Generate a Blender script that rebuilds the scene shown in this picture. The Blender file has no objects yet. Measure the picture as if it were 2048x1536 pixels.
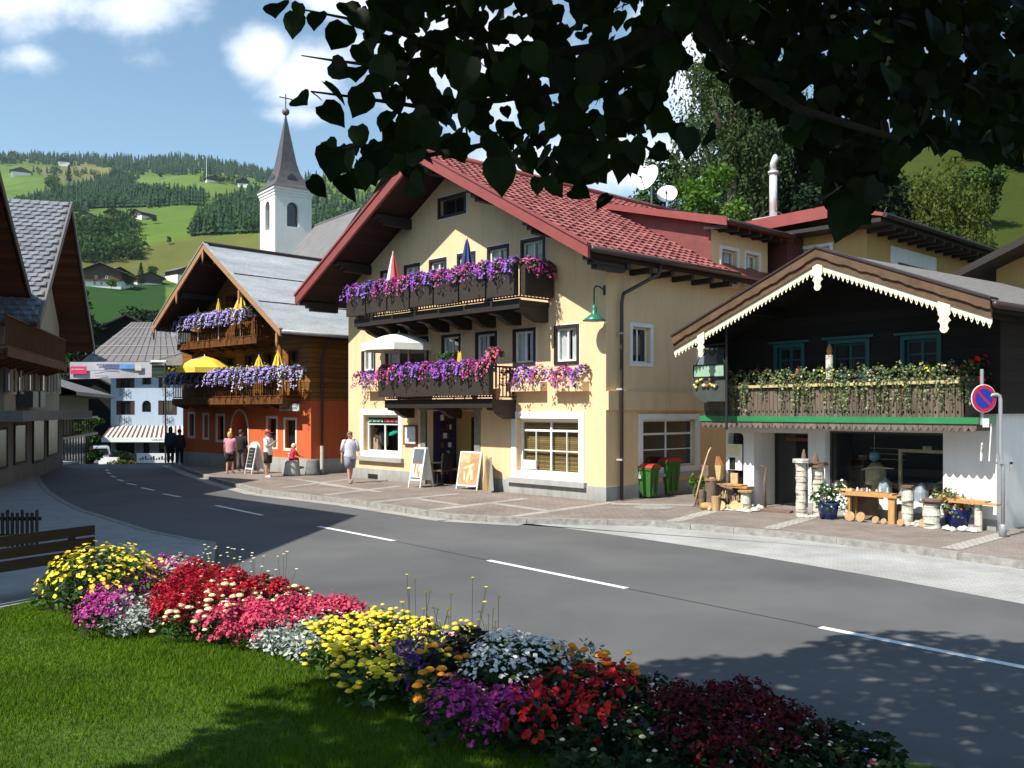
import bpy, math, random
import numpy as np
from mathutils import Vector, Matrix
from mathutils.geometry import delaunay_2d_cdt
from math import sin, cos, pi, radians, atan2, hypot
random.seed(7); np.random.seed(7)
SC = bpy.context.scene; COL = SC.collection
F, HX, HY, EYE = 1829.0, 1024.0, 821.0, 2.55     # focal length in photo pixels, horizon row, eye height
Z90 = Matrix.Rotation(pi/2, 4, 'Z'); I4 = Matrix.Identity(4)
# ---------------------------------------------------------------- measuring helpers (photo ray -> point on a real plane)
def ray(px, py): return Vector(((px-HX)/F, 1.0, (HY-py)/F))
def gp(px, py, z=0.0):
    d = ray(px, py); t = (z-EYE)/d.z
    return Vector((d.x*t, d.y*t, z))
class Frame:
    """house frame: origin at right front corner, x along the facade to the right, y inward, z up"""
    def __init__(s, o, u):
        s.o = Vector(o); l = hypot(*u); s.u = Vector((u[0]/l, u[1]/l, 0)); s.n = Vector((-s.u.y, s.u.x, 0)); s.rot = atan2(s.u.y, s.u.x)
    def front(s, px, py, v=0.0):
        d = ray(px, py); p0 = s.o+s.n*v; t = (Vector((p0.x, p0.y, 0)).dot(s.n))/(d.x*s.n.x+d.y*s.n.y)
        p = Vector((d.x*t, d.y*t, EYE+d.z*t)); return ((p-s.o).dot(s.u), p.z)
    def side(s, px, py, x=0.0):
        d = ray(px, py); p0 = s.o+s.u*x; t = (Vector((p0.x, p0.y, 0)).dot(s.u))/(d.x*s.u.x+d.y*s.u.y)
        p = Vector((d.x*t, d.y*t, EYE+d.z*t)); return ((p-s.o).dot(s.n), p.z)
    def pt(s, x, y, z=0.0): return s.o+s.u*x+s.n*y+Vector((0, 0, z))
# ---------------------------------------------------------------- mesh builder
class MB:
    def __init__(s, T=None): s.v = []; s.f = []; s.m = []; s.T = T
    def add(s, vs, fs, m=0):
        o = len(s.v); T = s.T
        if T is not None: vs = [tuple(T @ Vector(p)) for p in vs]
        s.v += [tuple(p) for p in vs]; s.f += [tuple(i+o for i in f) for f in fs]; s.m += [m]*len(fs); return s
    def box(s, x0, x1, y0, y1, z0, z1, m=0):
        return s.add([(x0,y0,z0),(x1,y0,z0),(x1,y1,z0),(x0,y1,z0),(x0,y0,z1),(x1,y0,z1),(x1,y1,z1),(x0,y1,z1)],
            [(0,3,2,1),(4,5,6,7),(0,1,5,4),(1,2,6,5),(2,3,7,6),(3,0,4,7)], m)
    def obox(s, M, sx, sy, sz, m=0):
        h = [(-1,-1,-1),(1,-1,-1),(1,1,-1),(-1,1,-1),(-1,-1,1),(1,-1,1),(1,1,1),(-1,1,1)]
        return s.add([tuple(M @ Vector((a*sx/2,b*sy/2,c*sz/2))) for a,b,c in h], [(0,3,2,1),(4,5,6,7),(0,1,5,4),(1,2,6,5),(2,3,7,6),(3,0,4,7)], m)
    def beam(s, p, q, w, h, m=0):
        p, q = Vector(p), Vector(q); d = q-p; M = Matrix.Translation((p+q)/2) @ d.to_track_quat('X', 'Z').to_matrix().to_4x4()
        return s.obox(M, d.length, w, h, m)
    def prism(s, poly, y0, y1, m=0):              # polygon in (x,z), pushed along y
        n = len(poly); a = sum(poly[i][0]*poly[(i+1)%n][1]-poly[(i+1)%n][0]*poly[i][1] for i in range(n))
        if a < 0: poly = poly[::-1]
        vs = [(x,y0,z) for x,z in poly]+[(x,y1,z) for x,z in poly]
        fs = [tuple(range(n)), tuple(range(2*n-1, n-1, -1))]+[((i+1)%n, i, n+i, n+(i+1)%n) for i in range(n)]
        return s.add(vs, fs, m)
    def slab(s, poly, z0, z1, m=0):               # polygon in (x,y), pushed along z
        n = len(poly); a = sum(poly[i][0]*poly[(i+1)%n][1]-poly[(i+1)%n][0]*poly[i][1] for i in range(n))
        if a < 0: poly = poly[::-1]
        vs = [(x,y,z0) for x,y in poly]+[(x,y,z1) for x,y in poly]
        fs = [tuple(range(n-1,-1,-1)), tuple(range(n, 2*n))]+[(i, (i+1)%n, n+(i+1)%n, n+i) for i in range(n)]
        return s.add(vs, fs, m)
    def tube(s, pts, r, n=8, m=0, cap=True):
        pts = [Vector(p) for p in pts]; k = len(pts); rs = r if isinstance(r, (list, tuple)) else [r]*k
        vs = []; fs = []; up = None
        for i, p in enumerate(pts):
            d = (pts[min(i+1,k-1)]-pts[max(i-1,0)]).normalized()
            if up is None: up = d.orthogonal().normalized()
            else:
                up = (up-d*up.dot(d)); up = up.normalized() if up.length > 1e-5 else d.orthogonal().normalized()
            w = d.cross(up)
            for j in range(n):
                a = 2*pi*j/n; vs.append(tuple(p+(up*cos(a)+w*sin(a))*rs[i]))
        for i in range(k-1):
            for j in range(n): fs.append((i*n+j, i*n+(j+1)%n, (i+1)*n+(j+1)%n, (i+1)*n+j))
        if cap: fs += [tuple(range(n-1,-1,-1)), tuple(range((k-1)*n, k*n))]
        return s.add(vs, fs, m)
    def lathe(s, prof, n=16, c=(0,0,0), m=0, sx=1, sy=1):
        vs = []; fs = []; k = len(prof)
        for r, z in prof:
            for j in range(n): a = 2*pi*j/n; vs.append((c[0]+r*cos(a)*sx, c[1]+r*sin(a)*sy, c[2]+z))
        for i in range(k-1):
            for j in range(n): fs.append((i*n+j, i*n+(j+1)%n, (i+1)*n+(j+1)%n, (i+1)*n+j))
        if prof[0][0] > 1e-4: fs.append(tuple(range(n-1,-1,-1)))
        if prof[-1][0] > 1e-4: fs.append(tuple(range((k-1)*n, k*n)))
        return s.add(vs, fs, m)
    def ball(s, c, r, n=10, k=6, m=0, sz=1.0):
        return s.lathe([(r*sin(pi*i/k), -r*sz*cos(pi*i/k)) for i in range(k+1)], n, c, m)
    def wall(s, outer, holes, reveal=0.22, m=0, mr=None, y=0.0):   # vertical wall with real openings
        vs = []; es = []; polys = [outer]+holes
        for P in polys:
            o = len(vs); vs += [Vector(p) for p in P]; es += [(o+i, o+(i+1)%len(P)) for i in range(len(P))]
        V, E, Fc, *_ = delaunay_2d_cdt(vs, es, [], 0, 1e-5)
        def inside(p, P):
            c = False; n = len(P)
            for i in range(n):
                (x1,z1),(x2,z2) = P[i], P[(i+1)%n]
                if (z1 > p[1]) != (z2 > p[1]) and p[0] < (x2-x1)*(p[1]-z1)/(z2-z1)+x1: c = not c
            return c
        keep = []
        for f in Fc:
            c = sum((V[i] for i in f), Vector((0,0)))/len(f)
            if inside(c, outer) and not any(inside(c, h) for h in holes): keep.append(tuple(f))
        s.add([(p.x, y, p.y) for p in V], keep, m)
        for h in holes:
            n = len(h); a = sum(h[i][0]*h[(i+1)%n][1]-h[(i+1)%n][0]*h[i][1] for i in range(n)); hh = h if a > 0 else h[::-1]
            s.add([(x,y,z) for x,z in hh]+[(x,y+reveal,z) for x,z in hh], [(i, n+i, n+(i+1)%n, (i+1)%n) for i in range(n)], m if mr is None else mr)
        return s
    def build(s, name, mats, parent=None, smooth=False, loc=None, rz=None):
        me = bpy.data.meshes.new(name); me.from_pydata(s.v, [], s.f)
        mats = mats if isinstance(mats, (list, tuple)) else [mats]
        for q in mats: me.materials.append(q)
        if len(mats) > 1: me.polygons.foreach_set('material_index', s.m)
        if smooth: me.polygons.foreach_set('use_smooth', [True]*len(s.f))
        me.update(); o = bpy.data.objects.new(name, me); COL.objects.link(o)
        if parent is not None: o.parent = parent
        if loc is not None: o.location = loc
        if rz is not None: o.rotation_euler.z = rz
        return o
def np_mesh(name, verts, faces, mats, parent=None, mi=None, smooth=False):
    """verts Nx3, faces Mxk (all the same k) as arrays"""
    me = bpy.data.meshes.new(name); k = faces.shape[1]
    me.vertices.add(len(verts)); me.vertices.foreach_set('co', verts.astype(np.float32).ravel())
    me.loops.add(faces.size); me.loops.foreach_set('vertex_index', faces.astype(np.int32).ravel())
    me.polygons.add(len(faces)); me.polygons.foreach_set('loop_start', np.arange(0, faces.size, k, dtype=np.int32))
    for q in (mats if isinstance(mats, (list, tuple)) else [mats]): me.materials.append(q)
    if mi is not None: me.polygons.foreach_set('material_index', np.asarray(mi, dtype=np.int32))
    if smooth: me.polygons.foreach_set('use_smooth', np.ones(len(faces), dtype=bool))
    me.update(calc_edges=True); me.validate()
    o = bpy.data.objects.new(name, me); COL.objects.link(o)
    if parent is not None: o.parent = parent
    return o
def tag(o, label=None, cat=None, group=None, kind=None):
    if label: o['label'] = label
    if cat: o['category'] = cat
    if group: o['group'] = group
    if kind: o['kind'] = kind
    return o
def thing(name, label, cat, loc=(0,0,0), rz=0.0, group=None):
    o = bpy.data.objects.new(name, None); COL.objects.link(o); o.location = loc; o.rotation_euler.z = rz; o.empty_display_size = .3
    return tag(o, label, cat, group)
def dup(root, loc, rz=None, label=None, group=None, scale=None):
    kids = list(root.children); r = root.copy(); COL.objects.link(r); r.location = loc
    if rz is not None: r.rotation_euler.z = rz
    if label: r['label'] = label
    if group: r['group'] = group
    if scale is not None: r.scale = (scale,)*3 if not hasattr(scale, '__len__') else scale
    for ch in kids:
        c = ch.copy(); COL.objects.link(c); c.parent = r
        for g in ch.children: d = g.copy(); COL.objects.link(d); d.parent = c
    return r
# ---------------------------------------------------------------- materials
def _lin(c): return tuple(c)+(1,) if len(c) == 3 else c
class NT:
    def __init__(s, name):
        s.mat = bpy.data.materials.new(name); s.mat.use_nodes = True; s.t = s.mat.node_tree; s.b = s.t.nodes['Principled BSDF']; s.out = s.t.nodes['Material Output']
    def n(s, typ, **k):
        x = s.t.nodes.new(typ)
        for a, v in k.items(): setattr(x, a, v)
        return x
    def l(s, a, b): s.t.links.new(a, b)
    def coord(s, scale=(1,1,1), kind='Object', rot=(0,0,0)):
        c = s.n('ShaderNodeTexCoord'); m = s.n('ShaderNodeMapping'); m.inputs['Scale'].default_value = scale; m.inputs['Rotation'].default_value = rot
        s.l(c.outputs[kind], m.inputs[0]); return m.outputs[0]
    def noise(s, co, scale, detail=5, rough=.55, dist=0):
        x = s.n('ShaderNodeTexNoise'); x.inputs['Scale'].default_value = scale; x.inputs['Detail'].default_value = detail
        x.inputs['Roughness'].default_value = rough; x.inputs['Distortion'].default_value = dist
        if co is not None: s.l(co, x.inputs['Vector'])
        return x.outputs['Fac']
    def ramp(s, fac, stops):
        r = s.n('ShaderNodeValToRGB'); e = r.color_ramp.elements
        while len(e) < len(stops): e.new(.5)
        for q, (p, c) in zip(e, stops): q.position = p; q.color = _lin(c)
        s.l(fac, r.inputs[0]); return r.outputs[0]
    def mix(s, fac, a, b, mode='MIX'):
        x = s.n('ShaderNodeMix', data_type='RGBA', blend_type=mode)
        for i, q in ((0, fac), (6, a), (7, b)):
            if hasattr(q, 'is_output'): s.l(q, x.inputs[i])
            elif i == 0: x.inputs[0].default_value = q
            else: x.inputs[i].default_value = _lin(q)
        return x.outputs[2]
    def math(s, op, a, b=0.0):
        x = s.n('ShaderNodeMath', operation=op)
        for i, q in ((0, a), (1, b)):
            if hasattr(q, 'is_output'): s.l(q, x.inputs[i])
            else: x.inputs[i].default_value = q
        return x.outputs[0]
    def bump(s, h, strength=.3, dist=.02):
        b = s.n('ShaderNodeBump'); b.inputs['Strength'].default_value = strength; b.inputs['Distance'].default_value = dist
        s.l(h, b.inputs['Height']); s.l(b.outputs[0], s.b.inputs['Normal'])
    def col(s, c):
        if hasattr(c, 'is_output'): s.l(c, s.b.inputs['Base Color'])
        else: s.b.inputs['Base Color'].default_value = _lin(c)
        return s
    def set(s, **k):
        for a, v in k.items(): s.b.inputs[a.replace('_', ' ')].default_value = v
        return s
def sc(c, k): return tuple(min(1, x*k) for x in c[:3])
def mplain(name, c, rough=.7, var=.12, scale=6, bump=0.0, metal=0.0, spec=.5, stretch=(1,1,1), bscale=None):
    t = NT(name); co = t.coord(stretch); n = t.noise(co, scale)
    t.col(t.ramp(n, [(.3, sc(c, 1-var)), (.7, sc(c, 1+var))])).set(Roughness=rough, Metallic=metal); t.b.inputs['Specular IOR Level'].default_value = spec
    if bump: t.bump(t.noise(co, bscale or scale*4, 4), bump)
    return t.mat
def misland(name, cols, rough=.6, spec=.4, trans=0.0, bump=0, stretch=(1,1,1), grain=0.0):
    """colour picked per connected piece: leaves, petals, tiles, planks"""
    t = NT(name); g = t.n('ShaderNodeNewGeometry'); k = len(cols)
    c = t.ramp(g.outputs['Random Per Island'], [(i/(k-1) if k > 1 else 0, q) for i, q in enumerate(cols)])
    if grain:
        n = t.noise(t.coord(stretch), 5, 6); c = t.mix(1.0, c, t.ramp(n, [(.25, (1-grain,)*3), (.75, (1,1,1))]), 'MULTIPLY')
        if bump: t.bump(n, bump)
    t.col(c).set(Roughness=rough); t.b.inputs['Specular IOR Level'].default_value = spec
    if trans:
        tr = t.n('ShaderNodeBsdfTranslucent'); mx = t.n('ShaderNodeMixShader'); mx.inputs[0].default_value = trans
        hs = t.n('ShaderNodeHueSaturation'); hs.inputs['Hue'].default_value = .48; hs.inputs['Saturation'].default_value = 1.15; hs.inputs['Value'].default_value = 1.3
        t.l(c, hs.inputs['Color']); t.l(hs.outputs[0], tr.inputs[0]); t.l(t.b.outputs[0], mx.inputs[1]); t.l(tr.outputs[0], mx.inputs[2]); t.l(mx.outputs[0], t.out.inputs[0])
    return t.mat
def mplaster(name, c, stain=.16, rough=.88):
    t = NT(name); co = t.coord(); a = t.noise(co, .7, 6, .6); st = t.noise(t.coord((3,3,.35)), 1.3, 6, .65); f = t.noise(co, 45, 3)
    c1 = t.ramp(a, [(.3, sc(c, 1-stain*.6)), (.7, sc(c, 1+stain*.35))])
    c2 = t.mix(1.0, c1, t.ramp(st, [(.28, (1-stain,)*3), (.55, (1,1,1))]), 'MULTIPLY')
    tc = t.n('ShaderNodeTexCoord'); sp = t.n('ShaderNodeSeparateXYZ'); t.l(tc.outputs['Object'], sp.inputs[0])      # splash dirt near the ground
    d = t.math('ADD', sp.outputs['Z'], t.math('MULTIPLY', t.noise(t.coord((1,1,.6)), 2.6, 7, .7), 1.1)); c2 = t.mix(1.0, c2, t.ramp(d, [(.55, (.74,.72,.69)), (1.0, (1,1,1))]), 'MULTIPLY')
    t.col(c2).set(Roughness=rough); t.b.inputs['Specular IOR Level'].default_value = .2; t.bump(f, .25, .01); return t.mat
def mplanks(name, c, pitch=.16, axis='Z', var=.35, rough=.75, gap=.12):
    """boards: a dark joint every pitch metres along the axis, wood grain along the boards"""
    t = NT(name); tc = t.n('ShaderNodeTexCoord'); sp = t.n('ShaderNodeSeparateXYZ'); t.l(tc.outputs['Object'], sp.inputs[0])
    q = t.math('DIVIDE', sp.outputs[axis], pitch); fr = t.math('FRACT', q); fl = t.math('FLOOR', q)
    wn = t.n('ShaderNodeTexWhiteNoise', noise_dimensions='1D'); t.l(fl, wn.inputs['W'])
    st = {'Z': (1,1,14), 'X': (14,14,1), 'Y': (1,14,1)}[axis]; g = t.noise(t.coord(st), 2.2, 7, .65)
    c1 = t.ramp(wn.outputs['Value'], [(0, sc(c, 1-var)), (1, sc(c, 1+var))]); c2 = t.mix(1.0, c1, t.ramp(g, [(.3, (.55,)*3), (.7, (1.1,1.1,1.1))]), 'MULTIPLY')
    e = t.math('LESS_THAN', fr, gap); c3 = t.mix(e, c2, sc(c, .15)); t.col(c3).set(Roughness=rough); t.b.inputs['Specular IOR Level'].default_value = .25
    t.bump(t.math('ADD', t.math('MULTIPLY', g, .4), t.math('SUBTRACT', 1.0, e)), .5, .012); return t.mat
def mglass(name, refl=.22, tint=(.93,.95,.95)):
    t = NT(name); tr = t.n('ShaderNodeBsdfTransparent'); tr.inputs[0].default_value = _lin(tint); gl = t.n('ShaderNodeBsdfGlossy'); gl.inputs['Roughness'].default_value = .02
    lw = t.n('ShaderNodeLayerWeight'); lw.inputs[0].default_value = .5; mx = t.n('ShaderNodeMixShader')
    t.l(t.math('ADD', t.math('MULTIPLY', t.math('POWER', lw.outputs['Facing'], 4.0), .7), refl), mx.inputs[0]); t.l(tr.outputs[0], mx.inputs[1]); t.l(gl.outputs[0], mx.inputs[2]); t.l(mx.outputs[0], t.out.inputs[0]); return t.mat
# ================================================================ camera, sky, sun
cam = bpy.data.cameras.new('camera'); co_ = bpy.data.objects.new('camera', cam); COL.objects.link(co_); SC.camera = co_
co_.location = (0, 0, EYE); co_.rotation_euler = (pi/2, 0, 0); cam.sensor_width = 36; cam.lens = F/2048*36; cam.shift_y = (HY-768)/2048
cam.clip_start = .05; cam.clip_end = 9000
SUN_EL = radians(50); SX, SY = -.745, -.667
SUN = Vector((SX*cos(SUN_EL), SY*cos(SUN_EL), sin(SUN_EL)))
sl = bpy.data.lights.new('sun', 'SUN'); sl.energy = 5.0; sl.angle = radians(.55); sl.color = (1, .95, .86)
so = bpy.data.objects.new('sun', sl); COL.objects.link(so); so.rotation_euler = SUN.to_track_quat('Z', 'Y').to_euler(); so.location = (-30, -30, 60)
W = bpy.data.worlds.new('World'); SC.world = W; W.use_nodes = True
def build_world():
    t = W.node_tree; bg = t.nodes['Background']; N = lambda ty, **k: t.nodes.new(ty)
    sky = N('ShaderNodeTexSky'); sky.sky_type = 'NISHITA'; sky.sun_disc = False; sky.sun_elevation = SUN_EL; sky.sun_rotation = atan2(SX, SY) % (2*pi)
    sky.air_density = 1.0; sky.dust_density = .6; sky.ozone_density = 1.6; sky.altitude = 800
    tc = N('ShaderNodeTexCoord'); sp = N('ShaderNodeSeparateXYZ'); t.links.new(tc.outputs['Generated'], sp.inputs[0])
    def M(op, a, b=0.0, c=None):
        x = N('ShaderNodeMath'); x.operation = op
        for i, q in enumerate((a, b) if c is None else (a, b, c)):
            if hasattr(q, 'is_output'): t.links.new(q, x.inputs[i])
            else: x.inputs[i].default_value = q
        return x.outputs[0]
    yy = M('MAXIMUM', sp.outputs['Y'], .08); u = M('DIVIDE', sp.outputs['X'], yy); v = M('DIVIDE', sp.outputs['Z'], yy)
    cv = N('ShaderNodeCombineXYZ'); t.links.new(u, cv.inputs[0]); t.links.new(v, cv.inputs[1])
    def noise(s, d, r, off=0, sq=1.0):
        mp = N('ShaderNodeMapping'); mp.inputs['Location'].default_value = (off, off, 0); mp.inputs['Scale'].default_value = (1, sq, 1); t.links.new(cv.outputs[0], mp.inputs[0])
        x = N('ShaderNodeTexNoise'); x.inputs['Scale'].default_value = s; x.inputs['Detail'].default_value = d; x.inputs['Roughness'].default_value = r; t.links.new(mp.outputs[0], x.inputs['Vector']); return x.outputs['Fac']
    n1 = noise(9, 9, .58, 3.1, 1.3); n2 = noise(3.2, 4, .5, 8.4)
    tot = None      # banks of cloud: centre and half size in the sky (slope units), weight
    for cx, cy, rx, ry, w in ((-.55,.44,.15,.065,.62), (-.44,.435,.13,.06,.58), (-.53,.385,.06,.03,.62), (-.41,.385,.09,.03,.34), (-.275,.392,.055,.050,1.0), (-.225,.365,.07,.055,.9), (-.17,.45,.10,.035,1.0), (-.225,.322,.075,.024,.6), (.10,.27,.22,.06,.9), (.20,.38,.10,.15,.9), (-.05,.38,.16,.12,.8), (.15,.55,.4,.12,.5), (-.9,.5,.25,.15,.5)):
        dx = M('DIVIDE', M('SUBTRACT', u, cx), rx); dy = M('DIVIDE', M('SUBTRACT', v, cy), ry)
        g = M('MULTIPLY', M('MAXIMUM', M('SUBTRACT', 1.0, M('SQRT', M('ADD', M('MULTIPLY', dx, dx), M('MULTIPLY', dy, dy)))), 0), w)
        tot = g if tot is None else M('MAXIMUM', tot, g)
    d = M('ADD', M('MULTIPLY', tot, 1.15), M('MULTIPLY', M('SUBTRACT', n1, .5), 1.7)); d = M('ADD', d, M('MULTIPLY', M('SUBTRACT', n2, .5), .4))
    d = M('MULTIPLY', d, M('GREATER_THAN', tot, .001))
    mr = N('ShaderNodeMapRange'); mr.interpolation_type = 'SMOOTHSTEP'; mr.inputs[1].default_value = .10; mr.inputs[2].default_value = .85; t.links.new(d, mr.inputs[0])
    fac = M('MULTIPLY', mr.outputs[0], .93); fac = M('MULTIPLY', fac, M('GREATER_THAN', sp.outputs['Y'], .08))
    cr = N('ShaderNodeMix'); cr.data_type = 'RGBA'; cr.inputs[6].default_value = (5.6, 6.3, 7.4, 1); cr.inputs[7].default_value = (9.2, 9.3, 9.6, 1); t.links.new(noise(5, 6, .6, 1.7), cr.inputs[0])
    mx = N('ShaderNodeMix'); mx.data_type = 'RGBA'; t.links.new(fac, mx.inputs[0]); tn = N('ShaderNodeMix'); tn.data_type = 'RGBA'; tn.blend_type = 'MULTIPLY'; tn.inputs[0].default_value = 1; tn.inputs[7].default_value = (1.10, 1.20, 1.08, 1); t.links.new(sky.outputs[0], tn.inputs[6]); t.links.new(tn.outputs[2], mx.inputs[6]); t.links.new(cr.outputs[2], mx.inputs[7])
    t.links.new(mx.outputs[2], bg.inputs[0]); bg.inputs[1].default_value = .11
build_world()
SC.view_settings.view_transform = 'Standard'; SC.view_settings.look = 'None'; SC.view_settings.exposure = 0.65; SC.view_settings.gamma = 1
SC.cycles.use_denoising = True; SC.cycles.max_bounces = 8; SC.cycles.transparent_max_bounces = 12; SC.cycles.caustics_reflective = False; SC.cycles.caustics_refractive = False
# ================================================================ terrain
LP = ([0,43,88,96,125,150,250,400,470,560,640,690,760,900,1200,1450,1700,1900,2150,2400,3200], [-.06,-.06,-2.9,-3,2,14,30,55,68,97,134,152,160,205,292,362,440,510,596,600,420])
MP = ([0,43,88,130,300,700,1300,1500,2000,3200], [-.06,-.06,-1.5,0,40,120,325,396,400,300])
RP = ([0,36,45,60,80,100,130,200,400,3200], [-.06,-.06,4.5,12,21,31,43,60,70,90])
def tnoise(x, y):
    return (np.sin(x*.011+1.3)*np.cos(y*.009+.4)+.5*np.sin(x*.027+y*.019)+.3*np.sin(x*.05-y*.043+2))
def terr(x, y):
    x = np.asarray(x, float); y = np.asarray(y, float); r = np.hypot(x, y); az = np.arctan2(x, np.maximum(y, 1e-6)); front = y > 0
    Y = r*np.cos(np.clip(az, -.62, .62)); px = np.where(front, HX+F*np.tan(np.clip(az, -.75, .75)), np.where(x < 0, -900, 3000))
    wl = np.clip((700-px)/160, 0, 1); wl = wl*wl*(3-2*wl); wr = np.clip((px-1050)/850, 0, 1); wr = wr*(2-wr)
    zl = np.interp(Y, *LP); zm = np.interp(Y, *MP); zr = np.interp(Y, *RP)
    sky = np.interp(px, [0,100,200,300,400,480,560,700], [0,0,-4,1,-3,-18,-34,-20]); zl = zl+np.clip((Y-1300)/800, 0, 1)*sky*1.15
    # meadow knolls and dips
    k = np.clip((Y-180)/400, 0, 1); zl = zl+k*tnoise(x, y)*7+np.clip((Y-900)/500, 0, 1)*10*np.sin(px*.018+.6)*np.exp(-((Y-1300)/300)**2)
    z = zl*wl+(1-wl)*(zm*(1-wr)+zr*wr)
    back = np.clip((-y-5)/60, 0, 1); return np.where(front, z, -.06-0*back)
def terr1(x, y): return float(terr(x, y))
def hit_terrain(px, py, y0=60, y1=2600, n=700):
    Y = np.geomspace(y0, y1, n); X = (px-HX)/F*Y; Z = EYE+(HY-py)/F*Y; t = terr(X, Y); i = np.argmax(t > Z)
    if t[i] <= Z[i]: return None
    return Vector((X[i], Y[i], t[i]))
# land cover: meadow tones by field (mowing pattern, one cloud shadow put into the colour), ids mixed softly in a colour attribute
FIELDS = [  # polygon in photo pixels (seen on the hillside), albedo
 ([(150,480),(560,470),(560,585),(330,560),(150,560)], (0.118,0.128,0.034)), ([(180,520),(300,490),(420,470),(420,420),(300,430),(240,470)], (0.105,0.162,0.028)),
 ([(140,575),(440,560),(440,665),(140,665)], (0.022,0.064,0.011)), ([(330,610),(440,580),(440,570),(330,575)], (0.105,0.203,0.024)),  # first field: cloud shadow put into the green
 ([(260,355),(470,345),(500,375),(440,400),(280,385)], (0.113,0.171,0.036)), ([(0,350),(110,345),(115,385),(0,410)], (0.105,0.171,0.036)), ([(60,335),(200,330),(200,360),(110,365)], (0.154,0.162,0.057)),
 ([(150,325),(280,325),(280,345),(150,350)], (0.162,0.162,0.060)), ([(150,420),(430,415),(430,470),(240,475),(150,445)], (0.098,0.162,0.028))]
def inpoly(x, y, P):
    c = np.zeros(np.shape(x), bool); n = len(P)
    for i in range(n):
        (x1,y1),(x2,y2) = P[i], P[(i+1)%n]
        if y1 == y2: continue
        c ^= ((y1 > y) != (y2 > y)) & (x < (x2-x1)*(y-y1)/(y2-y1)+x1)
    return c
def build_terrain():
    ppx = np.concatenate([np.linspace(-200, 780, 190), np.linspace(800, 2250, 60)]); az = np.arctan((ppx-HX)/F)
    az = np.concatenate([np.linspace(-pi, az[0]-.03, 26), az, np.linspace(az[-1]+.03, pi, 26)[:-1]])
    r = np.concatenate([[.01, 8, 20, 30, 37, 43], np.linspace(46, 150, 40), np.geomspace(154, 2500, 190), [2800, 2950]])
    A, R = np.meshgrid(az, r, indexing='ij'); X = R*np.sin(A); Y = R*np.cos(A); Z = terr(X, Y); nz, nr = A.shape
    V = np.stack([X, Y, Z], -1).reshape(-1, 3); i, j = np.meshgrid(np.arange(nz), np.arange(nr-1), indexing='ij'); i2 = (i+1) % nz
    Fc = np.stack([i*nr+j, i*nr+j+1, i2*nr+j+1, i2*nr+j], -1).reshape(-1, 4)[:, ::-1]
    c = np.tile(np.array([.095,.155,.030]), (len(V), 1)); yy = np.maximum(V[:,1], 1e-3); PX = HX+F*V[:,0]/yy; PY = HY-F*(V[:,2]-EYE)/yy
    vis = (V[:,1] > 100)
    for P, k in FIELDS: c[inpoly(PX, PY, P) & vis] = k
    near = (V[:,1] < 140); c[near] = (.04,.06,.02)
    rgt = (PX > 1500) & vis; c[rgt] = (.075,.105,.018); rgt = (PX > 1500) & (V[:,1] > 44) & (V[:,1] < 140); c[rgt] = (.046,.066,.010)
    t = NT('meadow'); at = t.n('ShaderNodeAttribute', attribute_name='field'); n = t.noise(t.coord(), .02, 8, .7); n2 = t.noise(t.coord(), 1.1, 8, .8)
    cc = t.mix(1.0, at.outputs['Color'], t.ramp(n, [(.3, (.72,.75,.7)), (.7, (1.15,1.1,1.0))]), 'MULTIPLY'); cc = t.mix(1.0, cc, t.ramp(n2, [(.3, (.75,)*3), (.7, (1.1,)*3)]), 'MULTIPLY')
    t.col(cc).set(Roughness=.95); t.b.inputs['Specular IOR Level'].default_value = .1; t.bump(n2, .6, .5)
    o = np_mesh('ground', V, Fc, t.mat, smooth=True); tag(o, 'valley ground rising into green alpine meadows', kind='structure')
    a = o.data.attributes.new('field', 'FLOAT_COLOR', 'POINT'); a.data.foreach_set('color', np.concatenate([c, np.ones((len(c),1))], 1).astype(np.float32).ravel())
build_terrain()
def build_haze():
    m = MB(); m.box(-3050,3050,-3050,3050,-8,760); t = NT('thin_air'); pv = t.n('ShaderNodeVolumePrincipled'); pv.inputs['Color'].default_value = (.72,.84,1,1); pv.inputs['Density'].default_value = HAZE; pv.inputs['Anisotropy'].default_value = .3
    t.t.nodes.remove(t.b); t.l(pv.outputs[0], t.out.inputs['Volume']); tag(m.build('haze', t.mat), 'thin blue haze in the valley air', kind='stuff')
HAZE = .00006
build_haze()
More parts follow.
